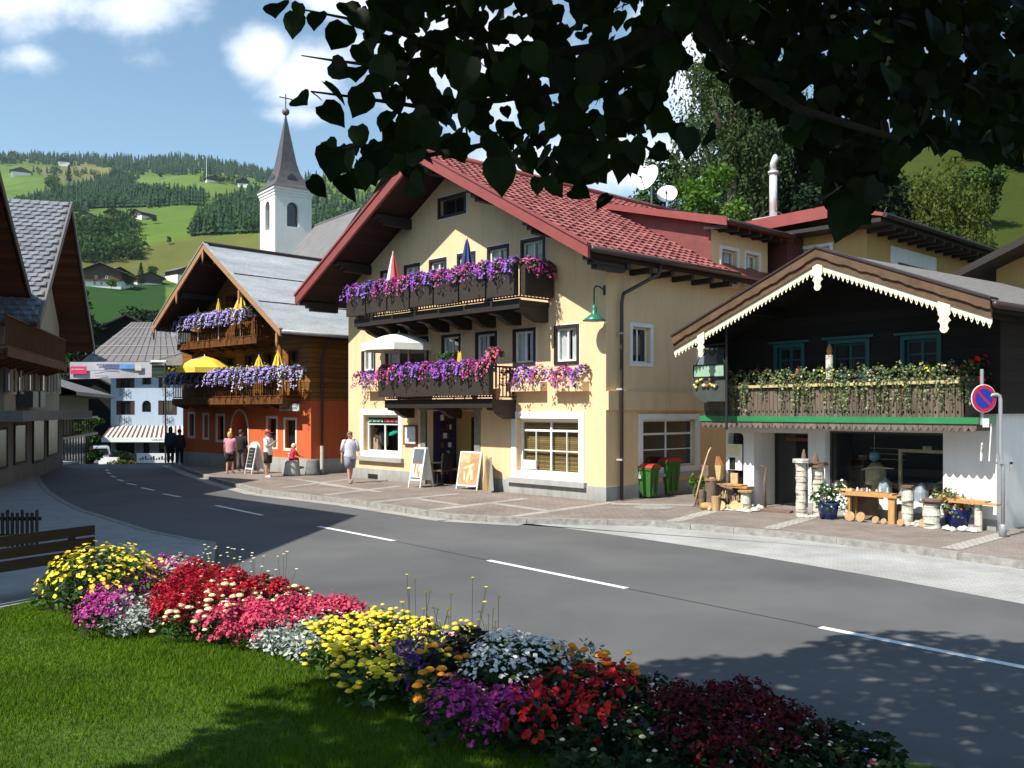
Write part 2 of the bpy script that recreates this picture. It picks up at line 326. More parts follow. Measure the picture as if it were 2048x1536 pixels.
# ================================================================ road, pavements, markings
def masphalt():
    t = NT('asphalt'); co = t.coord(); a = t.noise(co, .35, 5, .6); f = t.noise(co, 160, 2); w = t.noise(t.coord((.35,.35,1), rot=(0,0,-.72)), .9, 5, .6, .4)
    c = t.ramp(a, [(.3, (.090,.091,.094)), (.7, (.118,.117,.116))]); c = t.mix(1.0, c, t.ramp(w, [(.33, (.80,.80,.81)), (.64, (1.10,1.10,1.08))]), 'MULTIPLY')
    c = t.mix(1.0, c, t.ramp(f, [(.3, (.8,)*3), (.7, (1.18,)*3)]), 'MULTIPLY'); t.col(c).set(Roughness=.82); t.bump(f, .35, .006); return t.mat
def mpaver(name, c1, c2, cm, sx=.22, sy=.11, rot=.8, mortar=.012, cmix=.45):
    t = NT(name); co = t.coord((1,1,1), rot=(0,0,rot)); b = t.n('ShaderNodeTexBrick'); b.inputs['Scale'].default_value = 1; b.inputs['Brick Width'].default_value = sx; b.inputs['Row Height'].default_value = sy
    b.inputs['Mortar Size'].default_value = mortar; b.inputs['Color1'].default_value = _lin(c1); b.inputs['Color2'].default_value = _lin(c2); b.inputs['Mortar'].default_value = _lin(cm); t.l(co, b.inputs['Vector'])
    n = t.noise(t.coord(), .8, 6, .65); n2 = t.noise(t.coord(), 30, 3); c = t.mix(1.0, b.outputs[0], t.ramp(n, [(.3, (.72,)*3), (.68, (1.15,)*3)]), 'MULTIPLY'); c = t.mix(1.0, c, t.ramp(n2, [(.3, (.85,)*3), (.7, (1.1,)*3)]), 'MULTIPLY')
    t.col(c).set(Roughness=.85); t.bump(t.math('SUBTRACT', n2, t.math('MULTIPLY', b.outputs[1], .6)), .4, .008); return t.mat
M_asph = masphalt(); M_pav = mpaver('brick_pavers', (.275,.222,.19), (.215,.175,.152), (.17,.145,.13)); M_cob = mpaver('granite_setts', (.40,.395,.375), (.37,.365,.35), (.335,.33,.315), .13, .11, .35, .012)
M_conc = mplain('kerb_granite', (.27,.26,.24), .9, .3, 7, .5); M_band = mpaver('pale_stone_band', (.45,.42,.38), (.40,.37,.335), (.22,.2,.18), .12, .12, .8, .01)
M_lpav = mplain('left_pavement', (.31,.31,.30), .9, .14, 3, .25, stretch=(1,1,1), bscale=60); M_mark = mplain('road_paint', (.78,.78,.76), .7, .1, 20)
M_soil = mplain('soil', (.05,.035,.024), .95, .4, 14, .8)
P2 = lambda v: (v.x, v.y)
EDGE_A, EDGE_B = Vector((-6.2, 14.6)), Vector((4.3, 5.15))
EN = Vector((EDGE_B.y-EDGE_A.y, -(EDGE_B.x-EDGE_A.x))).normalized()      # points to the camera
def lawn_z(x, y): return .12+.1*max(0, min(9, (x-EDGE_A.x)*EN.x+(y-EDGE_A.y)*EN.y))
def lp(px, py):
    d = ray(px, py); t = 1.0
    for _ in range(400):
        if EYE+d.z*t <= lawn_z(d.x*t, d.y*t): break
        t += .05
    return Vector((d.x*t, d.y*t, lawn_z(d.x*t, d.y*t)))
KERB_R = [gp(*q, .12) for q in ((2500,1205),(2300,1168),(2048,1124),(1800,1091),(1560,1064),(1300,1042),(1050,1037),(900,1029),(700,1000),(520,980),(440,960),(385,942))]+[Vector((-15.9,42.6,.12))]
ASPH_R = [(2500,1285),(2300,1250),(2048,1208),(1780,1158),(1500,1110),(1280,1077),(1100,1052),(980,1038),(900,1033)]
E0 = EDGE_A.lerp(EDGE_B, 1.95/10.5)
LEFT_E = [Vector((E0.x, E0.y, 0))]+[gp(*q) for q in ((430,1095),(390,1090),(300,1071),(220,1045),(165,1028),(130,1010),(100,990),(83,970),(75,952))]+[Vector((-20.0,40,0)), Vector((-20.6,43.5,0))]
def build_streets():
    m = MB(); P = [(14,-4)]+[P2(EDGE_B)]+[P2(v) for v in LEFT_E]+[(-15.0,43.5),(8,36),(40,20),(40,-4)]
    m.add([(x,y,0) for x,y in P], [tuple(range(len(P)))[::-1]])
    z = lambda y: -(y-43)*.062
    rows = [(43.5,-20.6,-14.8),(50,-22.5,-17),(58,-25,-19),(66,-29,-22),(76,-36,-22),(86,-46,-20)]
    vs = []; 
    for y,a,b in rows: vs += [(a,y,z(y)+.03 if y > 44 else 0),(b,y,z(y)+.03 if y > 44 else 0)]
    m.add(vs, [(2*i,2*i+1,2*i+3,2*i+2) for i in range(len(rows)-1)])
    tag(m.build('road', M_asph), 'grey asphalt main street curving away to the left', kind='structure')
    m = MB(); P = [P2(v) for v in KERB_R]+[(-14,52),(2,60),(30,45),(40,16),(24,7)]
    m.slab(P, -.4, .12); tag(m.build('pavement', M_pav), 'brown brick pavement in front of the houses', kind='structure')
    m = MB()
    for a, b in zip(KERB_R[:-1], KERB_R[1:]):
        d = (b-a); L = d.length; d.normalize(); nn = Vector((-d.y, d.x, 0)); k = max(1, round(L/1.0))
        for i in range(k):
            p = a+d*(L*i/k+.006-.05*(i == 0)); q = a+d*(L*(i+1)/k-.006+.05*(i == k-1)); j = random.uniform(-.006,.006)
            m.slab([P2(p+nn*(.015+j)), P2(q+nn*(.015+j)), P2(q-nn*.15), P2(p-nn*.15)], -.2, .127+j*.3)
    tag(m.build('kerb', M_conc), 'granite kerb stones along the right pavement', kind='structure')
    m = MB(); P = [P2(gp(*q, .003)) for q in ASPH_R]+[P2(v) for v in KERB_R[:8][::-1]]
    m.add([(x,y,.003) for x,y in P], [tuple(range(len(P)))[::-1]]); tag(m.build('parking_strip', M_cob), 'pale sett parking strip between road and pavement', kind='structure')
    m = MB(); P = [P2(v) for v in LEFT_E]+[(-22,44.5),(-40,44),(-40,-6),(-14,-8),(-5.45,-4),(-5.45,11.4),(-4.3,12.75)]
    m.slab(P, -.3, .10); tag(m.build('left_pavement', M_lpav), 'wide grey pavement on the left side of the road', kind='structure')
    m = MB()
    for a, b in zip(LEFT_E[:-1], LEFT_E[1:]):
        d = b-a; L = d.length; d.normalize(); nn = Vector((-d.y, d.x, 0)); k = max(1, round(L))
        for i in range(k):
            p = a+d*(L*i/k+.005); q = a+d*(L*(i+1)/k-.005); m.slab([P2(p-nn*.02), P2(q-nn*.02), P2(q+nn*.14), P2(p+nn*.14)], -.2, .108)
    tag(m.build('kerb', M_conc), 'granite kerb stones along the left pavement', kind='structure')
    # gutter row of pale setts along the plaza
    m = MB(); K = KERB_R[6:]
    for a, b in zip(K[:-1], K[1:]):
        d = (b-a).normalized(); nn = Vector((-d.y, d.x, 0)); m.add([(*P2(a+nn*.03),.005),(*P2(b+nn*.03),.005),(*P2(b+nn*.42),.005),(*P2(a+nn*.42),.005)], [(0,3,2,1)])
    tag(m.build('gutter', M_band), 'pale sett gutter beside the kerb', kind='structure')
    # centre line dashes
    m = MB(); D = [((1640,1255),(2052,1336)),((977,1121),(1253,1177)),((637,1053),(788,1082)),((432,1011),(525,1031)),((327,988),(360,994)),((283,975.5),(308,981)),((253,966.5),(273,970.5)),((235,959),(247,962.5)),((222,952),(231,955)),((215,945),(221,948)),((212,939),(216,941.5))]
    for p, q in D:
        a, b = gp(*p), gp(*q); d = (b-a).normalized(); nn = Vector((-d.y, d.x, 0))*.06
        m.add([(*P2(v),.005) for v in (a-nn, b-nn, b+nn, a+nn)], [(0,1,2,3)])
    tag(m.build('road_marking', M_mark), 'white dashed centre line of the street', kind='structure')
    m = MB(); a, b = gp(1253,1177), gp(1640,1255); d = (b-a).normalized(); nn = Vector((-d.y,d.x,0))*.012; m.add([(*P2(v),.003) for v in (a-nn,b-nn,b+nn,a+nn)], [(0,1,2,3)])
    a, b = gp(788,1082), gp(977,1121); m.add([(*P2(v),.003) for v in (a-nn,b-nn,b+nn,a+nn)], [(0,1,2,3)])
    tag(m.build('road_joint', mplain('bitumen_joint', (.035,.035,.037), .6)), 'dark asphalt seam along the centre line', kind='structure')
    # pale stone bands dividing the plaza paving
    bz = [.1208]; m = MB(); A = Vector((2.75,24.4)); u = Vector((-.698,.716)); n = Vector((-.716,-.698))
    def band(p, q, w=.13): 
        p, q = Vector(p), Vector(q); d = (q-p).normalized(); k = Vector((-d.y,d.x))*w; bz[0] += .0004; m.add([(*v,bz[0]) for v in (p-k,q-k,q+k,p+k)], [(0,1,2,3)])
    for k, (p, q) in enumerate([((748,1004),(918,987)),((862,1020),(1050,997)),((1025,1033),(1222,1005)),((650,990),(800,972)),((566,975),(700,958))]): band(P2(gp(*p,.12)), P2(gp(*q,.12)))
    for p, q in [((826,996),(918,1010)),((975,1005),(1105,1023)),((590,958),(720,978)),((640,968),(760,984))]: band(P2(gp(*p,.12)), P2(gp(*q,.12)))
    for p, q in [((1345,1043),(1425,1022)),((1538,1058),(1625,1034)),((1900,1098),(2010,1068)),((1222,1008),(1445,1012))]: band(P2(gp(*p,.12)), P2(gp(*q,.12)), .17)
    tag(m.build('paving_band', M_band), 'pale stone bands laid across the brick pavement', kind='structure')
build_streets()
# ================================================================ lawn and bed
BED_LOW = [(50,1226),(120,1222),(190,1222),(330,1222),(420,1243),(510,1250),(600,1275),(700,1305),(760,1350),(840,1395),(930,1435),(1050,1480),(1200,1525),(1350,1560),(1500,1590)]
BED_PX = BED_LOW+[(1700,1540),(1790,1490),(1640,1430),(1440,1345),(1260,1290),(1050,1245),(880,1195),(700,1140),(480,1125),(250,1150),(40,1150)]
def build_lawn():
    P = [P2(EDGE_A+EN*.22), P2(EDGE_B+EN*.22), (6.5,3.2), (12,-6), (-5.42,-6), (-5.42,13.4)]
    # sloping sheet cut on a grid
    xs = np.linspace(-5.42, 12, 60); ys = np.linspace(-6, 14.4, 70); V = []; idx = {}; Fs = []
    def ok(x, y): return ((x-EDGE_A.x)*EN.x+(y-EDGE_A.y)*EN.y) > .2
    m = MB()
    a, b = E0+EN*.2, EDGE_B+EN*.2; far = 24; n = 48; d = (b-a); k = 30
    vs = []; fs = []
    for i in range(n+1):
        for j in range(k+1):
            p = a+d*(i/n*1.35-.0)+EN*(far*(j/k)**1.6); x = max(p.x, -5.42); vs.append((x, p.y, lawn_z(x, p.y)+.004))
    for i in range(n):
        for j in range(k): fs.append((i*(k+1)+j, i*(k+1)+j+1, (i+1)*(k+1)+j+1, (i+1)*(k+1)+j))
    m.add(vs, fs)
    t = NT('turf'); co = t.coord(); n1 = t.noise(co, 1.1, 6, .65); n2 = t.noise(co, 40, 3)
    c = t.ramp(n1, [(.3, (.04,.095,.006)), (.7, (.085,.15,.012))]); c = t.mix(1.0, c, t.ramp(n2, [(.3, (.6,)*3), (.7, (1.1,)*3)]), 'MULTIPLY'); t.col(c).set(Roughness=.95); t.bump(n2, .7, .02)
    tag(m.build('lawn', t.mat, smooth=True), 'green lawn sloping up from the flower bed', kind='structure')
    m = MB(); nn = Vector((-d.y,d.x)).normalized(); L = d.length*1.3; q = int(L)
    dd = d.normalized()
    for i in range(q): p0 = a+dd*(i+.005); p1 = a+dd*(i+.995); m.slab([P2(p0-EN*.2), P2(p1-EN*.2), P2(p1-EN*.02), P2(p0-EN*.02)], -.2, .13+random.uniform(-.004,.004))
    tag(m.build('kerb', mplain('dark_kerb', (.13,.125,.12), .9, .25, 8, .5)), 'dark kerb stones between road and flower bed', kind='structure')
    # soil of the bed
    pts = [lp(*q) for q in BED_LOW]; m = MB(); vs = []; fs = []; K = 8
    for i, p in enumerate(pts):
        v = Vector((p.x, p.y)); s = max(0, min(1.0, (v-a).dot(dd)/d.length)); e = a+dd*max(.0, min(d.length, (v-a).dot(dd)))+EN*.05
        for j in range(K+1):
            w = j/K; g = v.lerp(e, w); vs.append((g.x, g.y, lawn_z(g.x, g.y)+.012+.10*sin(pi*w)))
    for i in range(len(pts)-1):
        for j in range(K): fs.append((i*(K+1)+j, (i+1)*(K+1)+j, (i+1)*(K+1)+j+1, i*(K+1)+j+1))
    m.add(vs, fs); tag(m.build('soil', M_soil, smooth=True), 'dark earth of the flower bed', kind='structure')
build_lawn()
BEDW = [P2(lp(*q)) for q in BED_LOW]
def in_bed(x, y):      # world: between low boundary and the road edge
    P = BEDW+[P2(EDGE_B), P2(E0)]
    return inpoly(np.asarray(x), np.asarray(y), P)
def bed_z(x, y): return lawn_z(x, y)+.05
# ================================================================ shared house materials and window kit
M_yel = mplaster('yellow_plaster', (.79,.567,.335), .12); M_yel2 = mplaster('ochre_plaster', (.52,.34,.14), .12); M_white = mplaster('white_plaster', (.80,.80,.78), .10); M_plin = mplaster('grey_plinth', (.40,.40,.385), .2)
M_wpaint = mplain('white_paint', (.80,.80,.78), .45, .05, 3); M_dwood = mplain('black_brown_wood', (.022,.014,.010), .6, .35, 5, .2, stretch=(6,6,1)); M_redm = mplain('red_sheet_metal', (.25,.058,.052), .45, .12, 2, .05)
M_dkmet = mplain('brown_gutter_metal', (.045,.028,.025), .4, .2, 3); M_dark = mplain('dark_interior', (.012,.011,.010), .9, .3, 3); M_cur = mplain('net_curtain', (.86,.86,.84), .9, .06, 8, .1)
M_glass = mglass('window_glass', .09); M_gdark = mplain('dark_pane', (.012,.014,.016), .05, .3, 2, spec=.9); M_stone = mplain('grey_door_stone', (.21,.20,.18), .85, .2, 6, .3)
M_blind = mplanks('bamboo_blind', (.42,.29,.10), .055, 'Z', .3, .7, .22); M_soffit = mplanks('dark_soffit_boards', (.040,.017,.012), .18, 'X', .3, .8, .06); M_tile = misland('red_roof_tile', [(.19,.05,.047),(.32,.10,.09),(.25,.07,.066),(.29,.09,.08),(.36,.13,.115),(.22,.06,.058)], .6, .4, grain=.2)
M_white_cloth = mplain('cream_canvas', (.82,.80,.72), .8, .05, 5)
def rect(x0, x1, z0, z1): return [(x0,z0),(x1,z0),(x1,z1),(x0,z1)]
def archpoly(x0, x1, z0, z1, k=.5, n=10, point=0):
    c = (x0+x1)/2; h = (x1-x0)/2; r = [(x0,z0),(x1,z0)]
    return r+[(c+h*cos(pi*i/n), z1-h*k*2*(1-0)+h*2*k*sin(pi*i/n)**(.8 if point else 1)) for i in range(n+1)]
def ring(m, x0, x1, z0, z1, w, y0, y1, mi=0):
    m.box(x0, x1, y0, y1, z1-w, z1, mi); m.box(x0, x1, y0, y1, z0, z0+w, mi); m.box(x0, x0+w, y0, y1, z0+w, z1-w, mi); m.box(x1-w, x1, y0, y1, z0+w, z1-w, mi)
def window(par, r, T=None, sur=None, sash=None, nv=1, nh=0, rec=.14, curtain=None, glass=None, sill=None, name='window', sw=.055, sx=None, trans=None, small=None, label=None):
    """r=(x0,x1,z0,z1) opening. sur=(material,width,proud) painted surround, sash material, nv/nh bars"""
    x0,x1,z0,z1 = r; m = MB(T); mats = [sash or M_wpaint]
    if sur:
        mats.append(sur[0]); ring(m, x0-sur[1], x1+sur[1], z0-sur[1], z1+sur[1], sur[1]+.004, -sur[2], .03, 1)
        if len(sur) > 3:
            mats.append(sur[3]); a = sur[1]+.028; ring(m, x0-a, x1+a, z0-a, z1+a, .03, -.012, .02, 2)
    ring(m, x0+.003, x1-.003, z0+.003, z1-.003, sw, rec, rec+.07)
    zt = z1-sw
    if trans: zt = z1-(z1-z0)*trans; m.box(x0+sw, x1-sw, rec+.004, rec+.066, zt-.03, zt+.03)
    for i in range(1, nv+1): x = x0+(x1-x0)*i/(nv+1); m.box(x-.032, x+.032, rec+.008, rec+.062, z0+sw, z1-sw)
    for i in range(1, nh+1): z = z0+sw+(zt-z0-sw)*i/(nh+1); m.box(x0+sw, x1-sw, rec+.012, rec+.05, z-.016, z+.016)
    if small:
        for a in range(nv+1):
            xc = x0+(x1-x0)*(a+.5)/(nv+1); m.box(xc-.014, xc+.014, rec+.012, rec+.05, z0+sw, zt-.03)
    w = m.build(name, mats, par)
    if label: w['label'] = label
    p = MB(T).box(x0+.02, x1-.02, rec+.03, rec+.036, z0+.02, z1-.02).build('pane', glass or M_glass, w)
    if curtain:
        mat, cover = curtain if isinstance(curtain, tuple) else (curtain, (0,1))
        c = MB(T); n = 28
        for a, b in ([cover] if not isinstance(cover, list) else cover):
            xa, xb = x0+.03+(x1-x0-.06)*a, x0+.03+(x1-x0-.06)*b; vs = []
            for i in range(n+1):
                t = i/n; y = rec+.095+.018*sin(t*(xb-xa)*38+x0*7)
                vs += [(xa+(xb-xa)*t, y, z0+.03), (xa+(xb-xa)*t, y, z1-.05)]
            c.add(vs, [(2*i,2*i+2,2*i+3,2*i+1) for i in range(n)])
        c.build('curtain', mat, w)
    if sill: MB(T).box(x0-sill[1], x1+sill[1], -sill[2], .03, z0-sill[3]-(sur[1] if sur else 0), z0-(sur[1] if sur else 0)-.002).build('sill', sill[0], w)
    return w
def gable_roof(par, xm, zr, xa, za, xb, zb, y0, y1, th, mat_top, mat_under, name='roof'):
    m = MB()
    for (xe, ze) in ((xa, za), (xb, zb)):
        s = 1 if xe > xm else -1
        P = [(xm, zr), (xe, ze), (xe, ze-th*.35), (xm, zr-th*.35)]; m.prism(P, y0, y1, 0)
        P = [(xm, zr-th*.35-.003), (xe-.02*s, ze-th*.35-.003), (xe-.02*s, ze-th), (xm, zr-th)]; m.prism(P, y0+.05, y1-.05, 1)
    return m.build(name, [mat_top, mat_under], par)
def tiles(par, xm, zr, xe, ze, y0, y1, mat, pitch=.34, wid=.30, name='roof_tiles', skip=None):
    """overlapping roof tiles laid on one slope (x from xm down to xe)"""
    L = hypot(xe-xm, ze-zr); dx, dz = (xe-xm)/L, (ze-zr)/L; nx, nz = -dz*(1 if xe > xm else -1)*1.0, abs(dx); nx = abs(dz)*(1 if xe > xm else -1)
    nr = int(L/pitch); nc = int((y1-y0)/wid); m = MB(); rows = []
    for i in range(nr+1):
        s0 = i*pitch; s1 = min(s0+pitch+.06, L+.05)
        for j in range(nc):
            a = y0+j*(y1-y0)/nc+(wid*.5 if i % 2 else 0); b = a+(y1-y0)/nc-.012
            if skip and skip((a+b)/2, (s0+s1)/2/L): continue
            b = min(b, y1); h = random.uniform(-.006,.012)
            def P(s, y, lift): return (xm+dx*s+nx*lift, y, zr+dz*s+nz*lift)
            c = (a+b)/2; q = (b-a)*.28
            prof = [(a,.028),(a+q*.6,.062),(c-q*.3,.05),(c+q*.9,.022),(b,.03)]
            top = [P(s0, y, h*.2+z*.35+.004) for y, z in prof]; bot = [P(s1, y, h+z+.018) for y, z in prof]; edge = [P(s1, y, .006) for y, z in prof]
            k = len(prof); vs = top+bot+edge
            m.add(vs, [(t, t+1, k+t+1, k+t) for t in range(k-1)]+[(k+t, k+t+1, 2*k+t+1, 2*k+t) for t in range(k-1)]+[(0,k,2*k),(k-1,2*k+k-1,2*k-1)])
    return m.build(name, mat, par)
# ================================================================ yellow house
A0 = gp(1212, 1003, .12); B0 = gp(697, 954, .12); YF = Frame((A0.x, A0.y, 0), (A0.x-B0.x, A0.y-B0.y)); YW = (A0-B0).length
def build_yellow():
    H = thing('yellow_house', 'big yellow plastered guest house with a red tiled roof and flower filled balconies', 'house', YF.o, YF.rot)
    fr = YF.front
    def R(x0, x1, y0, y1, v=0.0):
        xa, za = fr(x0, y1, v); xb, zb = fr(x1, (y0), v); xc, zc = fr((x0+x1)/2, y0, v); xd, zd = fr((x0+x1)/2, y1, v); return (xa, xb, zd, zc)
    W = YW; xm = -W/2; x_l = -W
    xa_, zap = fr(832, 300, -1.53); _, zapw = fr(913, 415, 0)
    ex, ez = fr(1178, 492, -1.53)       # right verge end
    dxr = ex-xa_; sl = (zap-ez)/dxr; lx = xa_-dxr; lz = zap-sl*(xa_-lx)
    H['note'] = 0; del H['note']
    YF.xm, YF.zr, YF.sl, YF.ex, YF.ez = xa_, zap, sl, ex, ez
    zwall = lambda x: zap-.26-sl*abs(x-xa_)
    D = 13.5
    holes = []; wins = []
    dk = (M_dwood, .085, .035, M_wpaint)
    def win(px, **k):
        r = R(*px); i = .085; r = (r[0]+i, r[1]-i, r[2]+i, r[3]-i); holes.append(rect(*r)); wins.append((r, k)); return r
    full = (M_cur, [(0,.46),(.54,1)]); wid = (M_cur, [(0,.36),(.62,1)])
    win((876.5,933,390,433), sash=M_dwood, nv=1, curtain=None, glass=M_gdark)
    for px, cv in (((762,784,540,581),full), ((809,840.6,528,578),full), ((859,894,517,574),wid), ((915,952,505,569),full), ((975,1019,491,562),wid), ((1042,1091,476,553),full)):
        win(px, nv=0 if px[0] == 762 else 1, curtain=cv, rec=.05)
    for px, cv in (((724,751.6,688,746),full), ((772,858,676,752),(M_cur,[(0,.22),(.85,1)])), ((884,922,668.5,735),(M_cur,[(0,.3),(.8,1)])), ((951.5,995,662.5,742),(M_cur,[(0,.28),(.8,1)])), ((1026.5,1072,656.5,731),wid), ((1109,1159,649.5,729),wid)):
        win(px, nv=1, curtain=cv, rec=.05, glass=M_glass)
    g1 = R(728,797,832,905); holes.append(rect(*g1)); g2 = R(1034,1157,840,948); holes.append(rect(*g2))
    dr = R(852,950,822,975); dr = (dr[0], dr[1], .12, dr[3]); 
    dpoly = rect(dr[0], dr[1], .05, dr[3])
    outer = [(x_l,.02),(dr[0],.02)]+[(dr[0],dr[3]),(dr[1],dr[3]),(dr[1],.02)]+[(0,.02),(0,zwall(0)),(xa_,zwall(xa_)),(x_l,zwall(x_l))]
    wb = MB(); wb.wall(outer, holes, .24)
    wb.add([(dr[0],0,.02),(dr[0],0,dr[3]),(dr[1],0,dr[3]),(dr[1],0,.02),(dr[0],.3,.02),(dr[0],.3,dr[3]),(dr[1],.3,dr[3]),(dr[1],.3,.02)], [(0,1,5,4),(1,2,6,5),(2,3,7,6)])
    # side wall, back, far side
    T = Z90; sw = MB(T)
    def SR(x0, x1, y0, y1):
        a, zd = YF.side(x0, y1); b, zc = YF.side(x1, y0); mid = (x0+x1)/2; _, z0 = YF.side(mid, y1); _, z1 = YF.side(mid, y0); return (a, b, z0, z1)
    s1 = SR(1264,1301,654,726); s2 = SR(1284,1392,839,934); d1 = SR(1443,1474,500,567); d2 = SR(1491,1517,509,571)
    YF.s = (s1, s2, d1, d2)
    dzz = 8.05; y0d, y1d = d1[0]-.55, d2[1]+.55
    so_ = [(0,.02),(D,.02),(D,zwall(0)),(y1d,zwall(0)),(y1d,dzz),(y0d,dzz),(y0d,zwall(0)),(0,zwall(0))]
    sw.wall(so_, [rect(*q) for q in (s1, s2, d1, d2)], .2); wb.v2 = None
    o = len(wb.v); wb.v += sw.v; wb.f += [tuple(i+o for i in f) for f in sw.f]; wb.m += [1]*len(sw.f)
    wb.add([(x_l,0,.02),(x_l,D,.02),(x_l,D,zwall(x_l)),(x_l,0,zwall(x_l))], [(0,3,2,1)], 0)
    wb.add([(x_l,D,.02),(0,D,.02),(0,D,zwall(0)),(xa_,D,zwall(xa_)),(x_l,D,zwall(x_l))], [(0,4,3,2,1)], 0)
    wb.build('wall', [M_yel, M_yel], H)
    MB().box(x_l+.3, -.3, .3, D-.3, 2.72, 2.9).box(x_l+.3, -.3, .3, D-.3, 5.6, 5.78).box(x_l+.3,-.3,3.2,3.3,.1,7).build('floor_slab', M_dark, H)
    MB().box(x_l-.012, dr[0], -.03, .02, .02, .50).build('plinth', M_plin, H); MB().box(dr[1], .03, -.03, .02, .02, .50).box(.001, .03, .021, D, .02, .50).build('plinth', M_plin, H)
    z0b = YF.side(1250, 820)[1]; z1b = YF.side(1250, 783)[1]
    MB().box(.002, .09, -.002, 9.6, z0b, z1b).build('string_course', M_yel, H)
    for r, k in wins: window(H, r, sur=dk, **k)
    # shop window and blind window
    def shopwin(r, nm, **k):
        m = MB(); x0,x1,z0,z1 = r; ring(m, x0-.22, x1+.22, z0-.16, z1+.24, .20, -.03, .02, 0)
        w = window(H, r, rec=.17, sw=.07, name=nm, **k)
        m.build('surround', M_wpaint, w); MB().box(x0-.32, x1+.32, -.14, .03, z0-.31, z0-.165).build('sill', M_plin, w); return w
    w1 = shopwin(g1, 'shop_window', nv=1, trans=.22)
    w2 = shopwin(g2, 'shop_window', nv=1, trans=.2, nh=1, small=True); w2['label'] = 'wide white window with bamboo blinds drawn'
    x0,x1,z0,z1 = g2; MB().box(x0+.05,x1-.05,.30,.32,z0+.03,z1-.03).build('blind', M_blind, w2)
    MB().box(x0+.08,x0+.62,.155,.165,z0+.10,z0+.36).build('notice', mplain('notice_paper', (.72,.76,.72), .8, .1, 20), w2)
    x0,x1,z0,z1 = g1; zt = z1-(z1-z0)*.22
    # lettering panel: green and red strokes on black
    sgn = MB().box(x0+.07, x1-.07, .15, .168, zt+.03, z1-.07).build('fascia_panel', M_dark, w1)
    for cx0, cx1, mat in ((x0+.10,(x0+x1)/2-.05,mplain('mint_letters',(.25,.72,.50),.6)), ((x0+x1)/2+.02,x1-.12,mplain('coral_letters',(.75,.16,.17),.6))):
        m = MB(); n = 7; w = (cx1-cx0)/n; za, zb = zt+.07, z1-.12
        for i in range(n):
            a = cx0+i*w; b = a+w*.8
            k = (i*5+int(cx0*10)) % 4
            m.box(a, a+w*.24, .140, .149, za, zb)
            if k != 3: m.box(a+w*.25, b, .140, .149, zb-.035, zb)
            if k != 1: m.box(a+w*.25, b, .140, .149, (za+zb)/2-.015, (za+zb)/2+.02)
            if k in (0, 2): m.box(a+w*.25, b, .140, .149, za, za+.035)
            if k in (1, 2): m.box(b-w*.2, b, .140, .149, za+.04, zb-.04)
        m.build('lettering', mat, sgn)
    # display inside the shop window
    m = MB(); mats = [mplain('kraft_goods', (.62,.42,.25), .8, .3, 9), mplain('dark_clothes', (.02,.02,.025), .9), mplain('turquoise_cloth', (.02,.55,.40), .7), mplain('pale_goods', (.7,.6,.5), .8, .3, 15)]
    m.box(x0+.03,x1-.03,.3,.9,z0-.02,z0+.02,3)
    for i in range(7): m.tube([(x0+.35+i*.07,.45,z0+.98-.01*(i%2)),(x0+.36+i*.07,.47,z0+.30+.04*(i%3)),(x0+.35+i*.07,.45,z0+.22)], [.02,.075,.06], 7, 1)
    m.beam((x0+1.02,.4,z0+.62),(x1-.05,.45,z0+.92),.14,.10,2)
    for i, (a, h, k) in enumerate(((.08,.5,0),(.20,.32,3),(.26,.44,0))): m.box(x0+a,x0+a+.1,.35,.5,z0+.021,z0+h,k)
    for i in range(5): m.box(x1-.24,x1-.06,.35,.5,z0+.022+i*.115,z0+.125+i*.115,i%2*3)
    m.build('shop_display', mats, w1)
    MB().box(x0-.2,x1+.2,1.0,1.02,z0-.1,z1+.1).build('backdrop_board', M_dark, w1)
    # entrance
    e = MB(); e.box(dr[0]-.26,dr[0],-.035,.05,.12,dr[3]+.02).box(dr[1],dr[1]+.26,-.035,.05,.12,dr[3]+.02).box(dr[0]-.32,dr[1]+.32,-.05,.05,dr[3]+.021,dr[3]+.30); en = e.build('entrance', M_stone, H)
    xw0, xw1 = dr[0], dr[1]; n = MB(); dd = 1.3
    n.add([(xw0,.3,.12),(xw0,dd,.12),(xw0,dd,dr[3]),(xw0,.3,dr[3])], [(0,1,2,3)], 1); n.add([(xw1,.3,.12),(xw1,dd,.12),(xw1,dd,dr[3]),(xw1,.3,dr[3])], [(0,3,2,1)], 0)
    n.add([(xw0,dd,.12),(xw1,dd,.12),(xw1,dd,dr[3]),(xw0,dd,dr[3])], [(0,1,2,3)], 0); n.add([(xw0,.3,dr[3]),(xw1,.3,dr[3]),(xw1,dd,dr[3]),(xw0,dd,dr[3])], [(0,3,2,1)], 0)
    n.build('porch_lining', [M_yel2, mplain('violet_wall', (.030,.022,.075), .6)], en)
    xd0 = xw0+(xw1-xw0)*.38; d = MB(); d.box(xd0,xw1-.12,dd-.06,dd-.002,.12,2.25,0); ring(d, xd0-.06, xw1-.06, .10, 2.33, .07, dd-.09, dd-.065, 1); d.box(xw1-.42,xw1-.40,dd-.075,dd-.061,.4,2.1,2); 
    dd_ = d.build('door', [M_dark, mplain('brown_door_frame', (.05,.025,.012), .5), M_stone], en); MB().box(xd0+.1,xd0+.14,dd-.11,dd-.061,1.0,1.2).build('handle', mplain('steel', (.5,.5,.5), .3, metal=1), dd_)
    s = MB(); mats = [mplain('shelf_red', (.22,.03,.03), .5), M_wpaint, mplain('shelf_brown', (.12,.05,.04), .6)]
    for i in range(7): s.box(xw0+.01,xw0+.05,.55,1.2,.4+i*.3,.42+i*.3,0); s.box(xw0+.012,xw0+.10,.6+.12*(i%3),.68+.12*(i%3),.421+i*.3,.6+i*.3,1+i%2); s.box(xw0+.012,xw0+.10,.82+.1*(i%2),.9+.1*(i%2),.421+i*.3,.58+i*.3,2-i%2)
    s.build('wall_shelf', mats, en)
